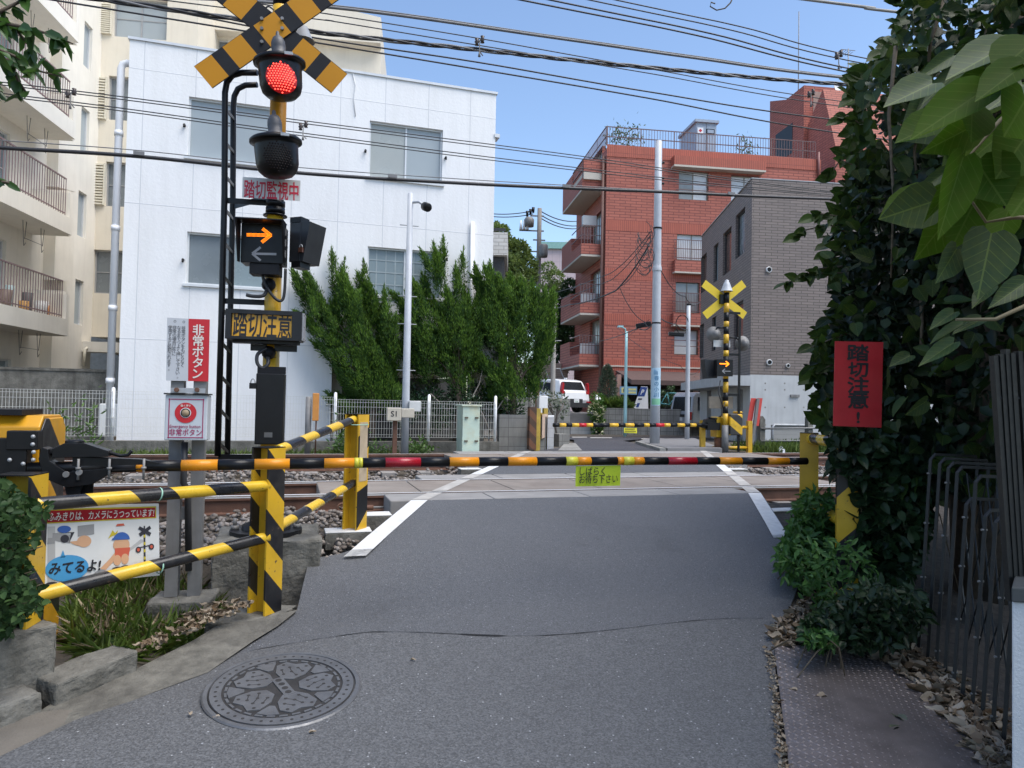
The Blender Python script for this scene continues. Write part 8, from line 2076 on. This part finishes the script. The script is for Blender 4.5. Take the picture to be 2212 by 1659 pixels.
for u, v, lb_ in ((225, 1395, 'dark lobed leaf plant at the drain gap'), (250, 1430, 'lowest dark lobed leaf plant beside the dry brown leaf'), (195, 1360, 'small dark leaf plant beside the big concrete block'), (430, 1300, 'small green sprig on the footing of the emergency post')):
    b = atZ(u, v, zb + .02); n = 9; P = np.array([tuple(b)] * n) + rng.normal(size=(n, 3)) * [.03, .03, .02]; t = thing('leafy_weed', lb_, 'weed', b, 'small weeds in the bed behind the left guard'); leaf_obj('foliage', P, rng.normal(size=(n, 3)) * [1, 1, .2] + [0, 0, .5], .075, .06, ivy, t, HEART)
    mb = MB(twig); mb.tube([b - Z * .03, b + Z * .03], .003, 5); mb.build('stem', t)

# ================================================================ right side: verge, plate, guard, sign
vm = pm('dark leaf mould', (.045, .036, .028), .95, var=.4, scale=14, bmp=.8, bscale=45)
mb = MB(vm); rows = []
for p in np.linspace(-12, 6.3, 40):
    row = []
    for e in (-.05, .3, .8, 1.6, 3.0, 6.0):
        s_ = sr(p) + e; q = fromsp(s_, p); row.append((q.x, q.y, gz(q.x, q.y) - .02 + .03 * mnoise.noise(Vector((q.x * 2, q.y * 2, 0))) * (1 if e > 0 else 0) + (.0 if e < 2 else .05)))
    rows.append(row)
vs = [x for r in rows for x in r]; mb.add(vs, [(i * 6 + j, i * 6 + j + 1, (i + 1) * 6 + j + 1, (i + 1) * 6 + j) for i in range(39) for j in range(5)], True); mb.build('verge', kind='structure')
# checker plate
pc = [atG(1672, 1399), atG(1902, 1399), atG(2150, 1662), atG(1708, 1690)]
steel = pm('worn checker plate steel', (.21, .18, .172), .36, metal=.5, var=.2, scale=7, grime=.2, bmp=.1, bscale=200, grimecol=(.05, .035, .03))
t = thing('checker_plate', 'steel checker plate lying at the right edge of the road', 'steel plate', (pc[0] + pc[2]) / 2)
o = V3(pc[0], pc[0].z + .012); uu = (pc[1] - pc[0]); vv = (pc[3] - pc[0]); far = vv + (vv.normalized() * .8)
U_, V_ = uu.normalized(), vv.normalized(); nn = V_.cross(U_).normalized(); nn = nn if nn.z > 0 else -nn
pf = lambda a, b: o + (uu * (1 - b) + (pc[2] - pc[3]) * b) * a + vv * b + (Vector((0, 0, 0)))
mb = MB(steel); ext_ = 1.5
A4 = [pf(0, 0), pf(1, 0), pf(1, ext_), pf(0, ext_)]; mb.add(A4 + [q - Z * .008 for q in A4], [(0, 3, 2, 1), (4, 5, 6, 7), (0, 1, 5, 4), (1, 2, 6, 5), (2, 3, 7, 6), (3, 0, 4, 7)])
if (A4[1] - A4[0]).cross(A4[3] - A4[0]).z > 0: mb.f = [list(f)[::-1] for f in mb.f]
L1 = uu.length; L2 = vv.length * ext_; st_ = .031
q1, q2 = (A4[1] - A4[0]), (A4[3] - A4[0])
for i in range(int(L1 * 1.35 / st_)):
    for j in range(int(L2 / st_)):
        a, b = (i + .5) * st_, (j + .5) * st_
        y = b / L2; wid = L1 + ((A4[2] - A4[3]).length - L1) * y
        if a > wid - .02: continue
        c = A4[0] + q2 * y + (q1.normalized() * (1 - y) + (A4[2] - A4[3]).normalized() * y) * a
        sg = 1 if (i + j) % 2 else -1; d = (U_ * 1 + V_ * sg * .8).normalized(); e = nn.cross(d)
        l_, w_ = .0175, .0052
        mb.add([c + d * l_, c + e * w_, c - d * l_, c - e * w_, c + nn * .0048], [(0, 1, 4), (1, 2, 4), (2, 3, 4), (3, 0, 4)])
mb.build('plate', t)
# right guard posts and pipes
Ga, Gb = atY(1746, 1184, 5.5), atY(1828, 1283, 4.75)
gr = thing('guard_fence', 'yellow and black guard posts half hidden in creepers at the right', 'guard fence', Gb)
u_ = Vector((.85, -.5, 0)).normalized()
for Q, vt, w_, m_ in ((Ga, 936, .13, yellow), (Gb, 965, .13, None)):
    zt = atY(1740, vt, Q.y).z; hpost(gr, Q, zt, .42, Vector((.35, .94, 0)), w_, .12, period=.62, mat=m_)
pA = lambda v, Q: V3(Q, atY(1746, v, Q.y).z)
pipe(gr, pA(948, Ga), V3(Gb, pA(955, Gb).z), .04, .1, .3); pipe(gr, pA(1085, Ga), V3(Gb, pA(1130, Gb).z), .04, .3, .3)
rs_ = thing('warning_sign', 'red vertical warning sign with black characters on the creeper covered post', 'sign', atY(1850, 925, 4.55))
SR = Vector((math.cos(rad(2)), math.sin(rad(2)), 0)); SRn = Vector((SR.y, -SR.x, 0)); so = atY(1800, 920, 4.55)
onX = lambda u, v, off=0.0: atPl(u, v, so + SRn * off, SRn)
mb = sheet(rs_, 'x', pm('dull red sheet', (.42, .013, .02), .5, var=.12, scale=6, bmp=.06), [(1804, 737), (1908, 739), (1904, 924), (1800, 920)], 0, .006, onX, SRn); mb.build('panel', rs_)
mb = MB(ink)
for ch, v, h in (('踏', 776, 30), ('切', 811, 28), ('注', 846, 30), ('意', 879, 30), ('!', 913, 26)): q = onX(1853.5, v, .0); mb.text(ch, q, SR, Z, h * 4.55 / FPX, ink, .002, 'c', .035, 1.35)
mb.build('lettering', rs_)
mb = MB(galv_dk); q = onX(1852, 830, -.012); mb.cbox(q, SR, SRn, Z, .2, .01, .03); mb.cbox(q - SRn * .04, SR, SRn, Z, .03, .07, .03); mb.build('bracket', rs_)

# ================================================================ creeper covered mass on the right
vl1 = leafm('creeper leaf', (.006, .014, .006), (.022, .05, .014), .25, .45, .35)  # very dark colour paints the shaded inside of the creeper
vl2 = leafm('broad vine leaf', (.014, .034, .011), (.055, .115, .026), .45, .45, .35, .3); vl3 = leafm('lit creeper leaf', (.010, .026, .008), (.042, .09, .022), .35, .45, .35)  # brighter creeper copy for the upper leaves paints them as lit
vt_ = thing('climbing_vine', 'tall dark mass of climbing creeper filling the right side', 'creeper', Vector((3.2, 5.6, -.4)))
edge = [(1963, 26), (1936, 76), (1907, 116), (1877, 149), (1850, 175), (1844, 212), (1860, 231), (1850, 264), (1840, 297), (1830, 334), (1852, 357), (1830, 413), (1825, 440), (1800, 505), (1790, 568), (1812, 657), (1790, 720), (1760, 747), (1805, 753), (1745, 793), (1775, 840), (1780, 895), (1795, 922)]
upper = [(1975, -120)] + edge[:12] + [(2420, 413), (2420, -120)]
lower = edge[10:] + [(1800, 1010), (1960, 1060), (2420, 1100), (2420, 340)]
def vmass(poly, n, d0, d1, L, W, mat, shape=LEAF6, name='foliage', down=.5):
    uv = scatter(poly, n); Yc = 5.9 - 1.5 * np.clip((uv[:, 0] - 1780) / 430, 0, 1.4); P = pts3(uv, Yc + rng.uniform(d0, d1, n))
    leaf_obj(name, P, rng.normal(size=P.shape) * .6 + [-.25, -.3, -down], rng.uniform(*L, n), rng.uniform(*W, n), mat, vt_, shape, nrm=rng.normal(size=P.shape) * .9 + [-.3, -.6, .55])
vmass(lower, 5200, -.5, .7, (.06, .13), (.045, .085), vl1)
vmass(lower, 5000, .6, 2.0, (.10, .2), (.08, .14), vl1)  # deeper layer of bigger leaves, added to block light and keep the interior dark
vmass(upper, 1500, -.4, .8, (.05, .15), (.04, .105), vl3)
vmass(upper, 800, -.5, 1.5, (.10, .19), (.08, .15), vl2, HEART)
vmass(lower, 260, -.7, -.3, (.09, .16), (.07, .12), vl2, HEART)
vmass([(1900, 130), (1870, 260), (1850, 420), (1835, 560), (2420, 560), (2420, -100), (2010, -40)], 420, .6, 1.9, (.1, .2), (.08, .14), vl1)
# outline leaves: larger single leaves standing off the edge
P, A, L = [], [], []
for (u0, v0), (u1, v1) in zip(edge[:-1], edge[1:]):
    for k in range(12):
        f = rng.random(); u = u0 + (u1 - u0) * f; v = v0 + (v1 - v0) * f; P.append(tuple(atY(u + rng.uniform(-14, 25), v, 5.8 + rng.uniform(-.4, .4)))); A.append((rng.uniform(-1, .2), -.2, rng.uniform(-.7, .4))); L.append(rng.uniform(.08, .17))
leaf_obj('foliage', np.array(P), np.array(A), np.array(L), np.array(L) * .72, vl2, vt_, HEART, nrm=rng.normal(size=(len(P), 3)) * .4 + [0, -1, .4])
# projecting sprays
mb = MB(twig); P, A, L = [], [], []
sprays = [[(1840, 505), (1790, 485), (1740, 497), (1722, 512)], [(1830, 470), (1775, 462), (1755, 470)], [(1820, 590), (1750, 590), (1725, 600), (1700, 612)], [(1820, 575), (1770, 580), (1745, 597)], [(1850, 360), (1815, 345), (1792, 380)], [(1860, 270), (1830, 250), (1815, 260)], [(1830, 720), (1790, 735), (1752, 750)], [(1820, 780), (1780, 795), (1755, 815)], [(1960, 30), (1945, 10), (1940, -5)], [(1905, 395), (1870, 420), (1840, 470)]]
for s_ in sprays:
    Q = [atY(u, v, 5.3) for u, v in s_]; mb.tube(Q, [.008, .006, .005, .004][:len(Q)], 5)
    for a, b in zip(Q[:-1], Q[1:]):
        for k in range(4): P.append(tuple(a.lerp(b, rng.random()))); A.append((rng.uniform(-1, .1), -.3, rng.uniform(-.8, .3))); L.append(rng.uniform(.06, .12))
    P.append(tuple(Q[-1])); A.append((-.8, -.2, -.3)); L.append(.13)
for pts in (((2005, 160), (1990, 230), (1975, 330), (1985, 420)), ((1990, 640), (1992, 700), (1987, 790)), ((2150, -20), (2120, 120), (2100, 300), (2095, 500)), ((2050, -30), (2010, 90), (2000, 200)), ((1935, 100), (1920, 250), (1930, 420), (1925, 600)), ((2212, 660), (2130, 710), (2050, 715)), ((2160, 1000), (2120, 700), (2140, 350), (2180, -20))):
    mb.tube([atY(u, v, 4.9) for u, v in pts], [.016, .013, .010, .007][:len(pts)], 6)
mb.build('stem', vt_)
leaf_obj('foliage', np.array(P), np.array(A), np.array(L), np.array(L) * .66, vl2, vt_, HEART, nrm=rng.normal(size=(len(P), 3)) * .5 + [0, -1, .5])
mb = MB(barkm); mb.tube([Vector((3.4, 5.2, -.5)), Vector((3.35, 5.3, 1.5)), Vector((3.3, 5.4, 2.8))], [.16, .12, .05], 10); mb.tube([atY(2170, 1300, 4.6), atY(2165, 700, 4.7), atY(2185, 300, 4.9), atY(2200, -60, 5)], [.14, .13, .12, .1], 10); mb.build('trunk', vt_)
# big leaves close to the camera
bl_m = leafm('large kiwi leaf', (.045, .11, .008), (.10, .20, .012), .62, .6, .15, .32); bl_d = leafm('shaded kiwi leaf', (.022, .055, .02), (.055, .10, .04), .3, .55, .3, .4)  # two leaf colours: a bright one and a copy darkened to paint shade
kv = thing('broad_leaf_vine', 'large bright heart shaped leaves hanging close at the upper right', 'vine', atY(2150, 500, 2.0))
def bigleaf(lst, mat, name, ws=1.45):
    P, A, L, W, Nn = [], [], [], [], []
    for (u0, v0, u1, v1, wd, Y) in lst:
        a, b = atY(u0, v0, Y), atY(u1, v1, Y - .05); P.append(tuple(a)); A.append(tuple(b - a)); L.append((b - a).length); W.append(wd * ws * Y / FPX); Nn.append((rng.uniform(-.8, .6), -1, rng.uniform(-.3, 1.3)))
    leaf_obj(name, np.array(P), np.array(A), np.array(L), np.array(W), mat, kv, HEART, nrm=np.array(Nn))
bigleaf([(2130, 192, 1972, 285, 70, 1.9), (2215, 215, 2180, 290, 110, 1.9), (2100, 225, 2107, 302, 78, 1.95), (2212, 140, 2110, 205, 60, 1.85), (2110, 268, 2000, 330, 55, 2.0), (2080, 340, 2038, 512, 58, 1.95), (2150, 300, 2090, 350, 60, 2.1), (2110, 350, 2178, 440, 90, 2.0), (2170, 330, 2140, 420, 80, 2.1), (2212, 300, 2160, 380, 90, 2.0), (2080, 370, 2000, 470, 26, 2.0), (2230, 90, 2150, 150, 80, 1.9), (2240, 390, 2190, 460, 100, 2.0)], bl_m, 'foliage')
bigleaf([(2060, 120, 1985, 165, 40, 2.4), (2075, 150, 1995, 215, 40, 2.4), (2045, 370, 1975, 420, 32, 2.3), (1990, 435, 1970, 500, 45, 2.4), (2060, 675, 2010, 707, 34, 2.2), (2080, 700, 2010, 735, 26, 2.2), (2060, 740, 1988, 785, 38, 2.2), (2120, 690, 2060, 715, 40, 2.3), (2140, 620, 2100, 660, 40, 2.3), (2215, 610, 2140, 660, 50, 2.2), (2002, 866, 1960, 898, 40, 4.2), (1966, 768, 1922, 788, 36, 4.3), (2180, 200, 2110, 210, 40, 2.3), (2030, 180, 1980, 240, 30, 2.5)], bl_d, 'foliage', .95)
mb = MB(pm('young stem', (.16, .13, .07), .7))
for pts in (((2250, 180), (2160, 260), (2100, 330), (2050, 400)), ((2250, 470), (2190, 470), (2130, 480), (2075, 400)), ((2260, 640), (2150, 690), (2065, 690)), ((2250, 120), (2150, 170), (2090, 205))): mb.tube([atY(u, v, 2.05) for u, v in pts], [.007, .006, .004, .003][:len(pts)], 6)
mb.build('stem', kv)

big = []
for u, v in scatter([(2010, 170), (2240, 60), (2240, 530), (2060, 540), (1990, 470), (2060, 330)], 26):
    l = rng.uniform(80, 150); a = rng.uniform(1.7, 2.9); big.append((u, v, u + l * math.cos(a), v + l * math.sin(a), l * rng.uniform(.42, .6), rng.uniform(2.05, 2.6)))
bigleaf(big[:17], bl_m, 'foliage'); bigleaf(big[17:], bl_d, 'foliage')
# unseen leaf mass added outside the picture to shade the gate, plate and pillar
n = 2000; P = np.stack([rng.uniform(2.5, 6.0, n), rng.uniform(.2, 5.2, n), rng.uniform(1.7, 4.6, n)], 1); k = P[:, 0] > .76 * P[:, 1] + .1; P = P[k]
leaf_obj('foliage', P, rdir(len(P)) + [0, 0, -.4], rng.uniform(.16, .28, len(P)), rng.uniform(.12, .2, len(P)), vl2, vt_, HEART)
# low plants at the foot
lp1 = leafm('ground ivy leaf', (.010, .026, .011), (.032, .07, .024), .25, .45, .35); lp2 = leafm('nandina leaf', (.04, .105, .025), (.115, .25, .06), .36, .45, .35)
def patch(name, label, poly, n, z0, z1, Yr, L, W, mat, shape=LEAF6, group='plants at the foot of the right guard'):
    uv = scatter(poly, n); P = pts3(uv, rng.uniform(*Yr, n)); cx = Vector(tuple(P.mean(0))); t = thing(name, label, 'plant', V3(cx, gz(cx.x, cx.y)), group)
    leaf_obj('foliage', P, rng.normal(size=P.shape) * .6 + [-.2, -.4, -.15], rng.uniform(*L, n), rng.uniform(*W, n), mat, t, shape, nrm=rng.normal(size=P.shape) * .5 + [-.1, -.7, .8])
    mb = MB(twig)
    for k in range(10): a = Vector(tuple(P[rng.integers(n)])); b = V3(a, gz(a.x, a.y)) + Vector((rng.normal() * .1, rng.normal() * .1, 0)); mb.tube([b, (a + b) / 2 + Vector((.02, 0, .05)), a], .004, 5)
    mb.build('stem', t); return t
patch('ivy_bush', 'dark pointed leaf creeper heaped over the guard below the red sign', [(1790, 925), (1860, 915), (1935, 960), (2000, 990), (2010, 1130), (1960, 1260), (1880, 1290), (1840, 1180), (1850, 1060), (1800, 1010)], 3000, 0, 0, (4.6, 5.25), (.06, .11), (.04, .075), lp1, HEART)
patch('nandina_bush', 'fine leaved green bush at the foot of the far right guard post', [(1690, 1180), (1710, 1120), (1740, 1060), (1790, 1065), (1815, 1110), (1810, 1200), (1760, 1220), (1700, 1215)], 1700, 0, 0, (4.9, 5.6), (.05, .085), (.022, .036), lp2)
patch('nandina_bush', 'feathery green bush spreading over the road edge in front of the striped post', [(1672, 1210), (1720, 1150), (1790, 1150), (1860, 1190), (1900, 1260), (1890, 1330), (1790, 1340), (1740, 1300), (1700, 1260)], 1500, 0, 0, (4.8, 5.5), (.05, .085), (.02, .034), lp2)
patch('nandina_bush', 'loose sprigs of fine leaves in front of the striped post', [(1720, 1180), (1790, 1160), (1880, 1190), (1905, 1290), (1820, 1330), (1740, 1290)], 420, 0, 0, (4.35, 4.7), (.045, .08), (.018, .03), lp2)
patch('nandina_bush', 'low dark bush between the checker plate and the folding gate', [(1740, 1330), (1790, 1300), (1880, 1260), (1980, 1270), (2010, 1330), (1950, 1390), (1860, 1405), (1760, 1395), (1735, 1380)], 1900, 0, 0, (3.75, 4.3), (.045, .075), (.022, .038), lp1)
patch('nandina_bush', 'small bright tuft right at the top edge of the checker plate', [(1730, 1385), (1745, 1365), (1790, 1360), (1810, 1390), (1780, 1400)], 160, 0, 0, (3.7, 3.9), (.04, .06), (.018, .03), lp2)

# ================================================================ folding gate, slatted gate, white pillar
gtm = pm('black gate paint', (.008, .009, .009), .5, var=.2, scale=14, chips=.2)
fgt = thing('folding_gate', 'black folding lattice gate pulled together along the right side of the road', 'gate', Vector((2.3, 3.6, -.5)))
g0 = atY(1985, 1395, 4.15); g1 = atY(2168, 1570, 3.1); nb = 10
lean = Vector((.055, .02, 0))
bars = []
for k in range(nb):
    f = k / (nb - 1); b = g0.lerp(g1, f ** .9); b.z = gz(b.x, b.y) + .01; zt = .66 - .12 * f - (.14 if k in (4, 6, 7, 8) else 0) - (.05 if k > 8 else 0)
    tpv = b + lean * 1.5 + Z * (zt - b.z); bars.append((b, tpv))
    bk = Vector((.30, .06, 0))
    mb = MB(gtm); w_ = .011
    mb.tube([b, tpv - Z * .03, tpv + bk * .10, tpv + bk - Z * .01, tpv + bk * 1.05 - Z * .06, b + bk * 1.05 + Z * .05], w_, 4, smooth=False); mb.build('gate_bar', fgt)
mb = MB(gtm)
for (b0_, t0_), (b1_, t1_) in zip(bars[:-1], bars[1:]):
    for lo, hi in ((.08, .36), (.36, .64), (.64, .90)):
        for (x, y) in ((lo, hi), (hi, lo)):
            p, q = b0_.lerp(t0_, x), b1_.lerp(t1_, y); o_ = Vector((.05, .01, 0)); mb.tube([p + o_ * 5, q + o_ * 5], .005, 4, smooth=False)
mb.build('lattice', fgt)
mb = MB(galv_dk)
for b, t_ in bars[::2]:
    for f in (.08, .36, .64, .9): p = b.lerp(t_, f); mb = MB(galv_dk); mb.cyl(p - Vector((.014, 0, 0)), p + Vector((.014, 0, 0)), .006, 6); mb.build('rivet', fgt)
sg_ = thing('slatted_gate', 'tall black slatted gate leaf at the right edge above the white pillar', 'gate', atY(2180, 1240, 2.9))
for k, (ut, vt, ub) in enumerate(((2147, 768, 2178), (2160, 764, 2190), (2172, 754, 2201), (2184, 762, 2212), (2200, 758, 2228), (2216, 760, 2244))):
    mb = MB(gtm); a = atY(ub + 5, 1300, 2.75); b = atY(ut, vt, 2.75 + .0); mb.obox(a, Vector((.020, .004, 0)), Vector((0, .03, 0)), b - a); mb.build('slat', sg_)
for v in (860, 1190): mb = MB(gtm); a = atY(2150 + (v - 760) * .066, v, 2.76); mb.tube([a, a + Vector((.5, .03, 0))], .008, 6); mb.build('slat_rail', sg_)
wp = thing('gate_pillar', 'white rendered pillar with a dark capstone at the bottom right edge', 'pillar', atY(2215, 1650, 2.25))
po = atY(2186, 1300, 2.6)
mb = MB(pm('white render', (.62, .63, .64), .8, var=.05, scale=6, grime=.12, bmp=.4, bscale=110)); mb.obox(V3(po, -.6), Vector((.5, -.1, 0)), Vector((.32, .42, 0)), Z * (po.z + .6)); mb.build('shaft', wp, bevel=.006)
mb = MB(pm('dark capstone', (.07, .075, .075), .7, var=.2, grime=.3)); mb.obox(V3(po, po.z + .002) - Vector((.012, .015, 0)), Vector((.6, -.12, 0)), Vector((.36, .47, 0)), Z * .055); mb.build('capstone', wp, bevel=.006)
t = thing('weathered_pole', 'pale weathered pole behind the leaves at the top right edge', 'pole', Vector((5.1, 7.1, -.4))); mb = MB(concrete_lt); q = atY(2205, 300, 7.0); mb.cyl(V3(q, -.4), V3(q, 7), .13, 14); mb.build('shaft', t)

# ================================================================ fallen leaves
dl1 = leafm('dead leaf', (.13, .085, .05), (.50, .43, .34), .12, .8, .15)
def litter(name, poly, n, L, label, stuff=True):
    uv = scatter(poly, n); P = np.array([tuple(atG(u, v)) for u, v in uv]); P[:, 2] += rng.uniform(.0, .03, n); a = rng.uniform(0, 6.28, n)
    A = np.stack([np.cos(a), np.sin(a), rng.uniform(-.15, .35, n)], 1); l = rng.uniform(*L, n)
    sh = HEART.copy(); sh[:, 2] = 1.1 * sh[:, 1] ** 2 + .09 * np.sin(sh[:, 0] * 7) + .05 * np.sin(sh[:, 1] * 11)
    leaf_obj(name, P, A, l, l * rng.uniform(.28, .75, n), dl1, None, sh, nrm=rng.normal(size=(n, 3)) * .5 + [0, 0, 1], droop=-.25, kind='stuff', label=label, category='leaf litter')
litter('leaf_litter', [(1900, 1395), (1960, 1400), (2060, 1470), (2170, 1560), (2190, 1690), (2150, 1690), (2080, 1590), (1990, 1500), (1900, 1430)], 620, (.04, .10), 'drift of curled dead leaves along the foot of the folding gate')
litter('leaf_litter', [(1655, 1400), (1690, 1340), (1740, 1300), (1790, 1390), (1680, 1402)], 170, (.04, .085), 'curled dead leaves at the road edge above the checker plate')
litter('leaf_litter', [(1654, 1405), (1674, 1400), (1706, 1690), (1686, 1690), (1664, 1500)], 300, (.008, .028), 'crumbled dry leaf bits between the road and the checker plate')
litter('leaf_litter', [(420, 1330), (470, 1310), (560, 1300), (520, 1330), (440, 1360), (300, 1420), (250, 1440)], 150, (.03, .06), 'dry leaves in the gap behind the striped middle post')
singles = [(1783, 1512, .055, 'ragged brown leaf lying on the checker plate near its middle'), (1955, 1568, .075, 'large dull green dead leaf on the checker plate'), (1925, 1585, .06, 'torn pale leaf beside the dull green leaf on the plate'), (1722, 1500, .04, 'small dark brown leaf at the left of the checker plate'), (1880, 1400, .05, 'pale leaf at the far edge of the checker plate'), (888, 1427, .03, 'small pale leaf on the road right of the manhole cover'), (410, 1543, .035, 'thin grey leaf on the road below the manhole cover'), (474, 1553, .03, 'orange brown leaf on the road left of the manhole cover'), (668, 1586, .03, 'thin curved leaf on the road below the manhole cover, farther right'), (228, 1447, .10, 'big crumpled tan leaf at the drain gap')]
for u, v, l, lb_ in singles:
    b = atG(u, v) + Z * (.02 if u > 1660 else .008); 
    if u == 228: b = b + Z * -.03
    sh = HEART.copy(); sh[:, 2] = .7 * sh[:, 1] ** 2 + .07 * np.sin(sh[:, 0] * 7) + .05 * np.sin(sh[:, 1] * 11)
    o = leaf_obj('dead_leaf', np.array([tuple(b)]), np.array([[rng.uniform(-1, 1), rng.uniform(-.6, .6), .05]]), np.array([l]), np.array([l * .5]), leafm('olive dead leaf', (.07, .085, .05), (.08, .09, .055), .05) if 'green' in lb_ else dl1, None, sh, nrm=np.array([[.1, -.1, 1.0]]), label=lb_, category='leaf', group='single fallen leaves')
mb = MB(twig); mb.tube([atG(1905, 1400) + Z * .03, atG(1990, 1450) + Z * .05, atG(2080, 1510) + Z * .04, atG(2160, 1585) + Z * .03], [.006, .009, .009, .006], 7); mb.build('fallen_stick', label='long bare stick lying among the dead leaves by the folding gate', cat='stick')
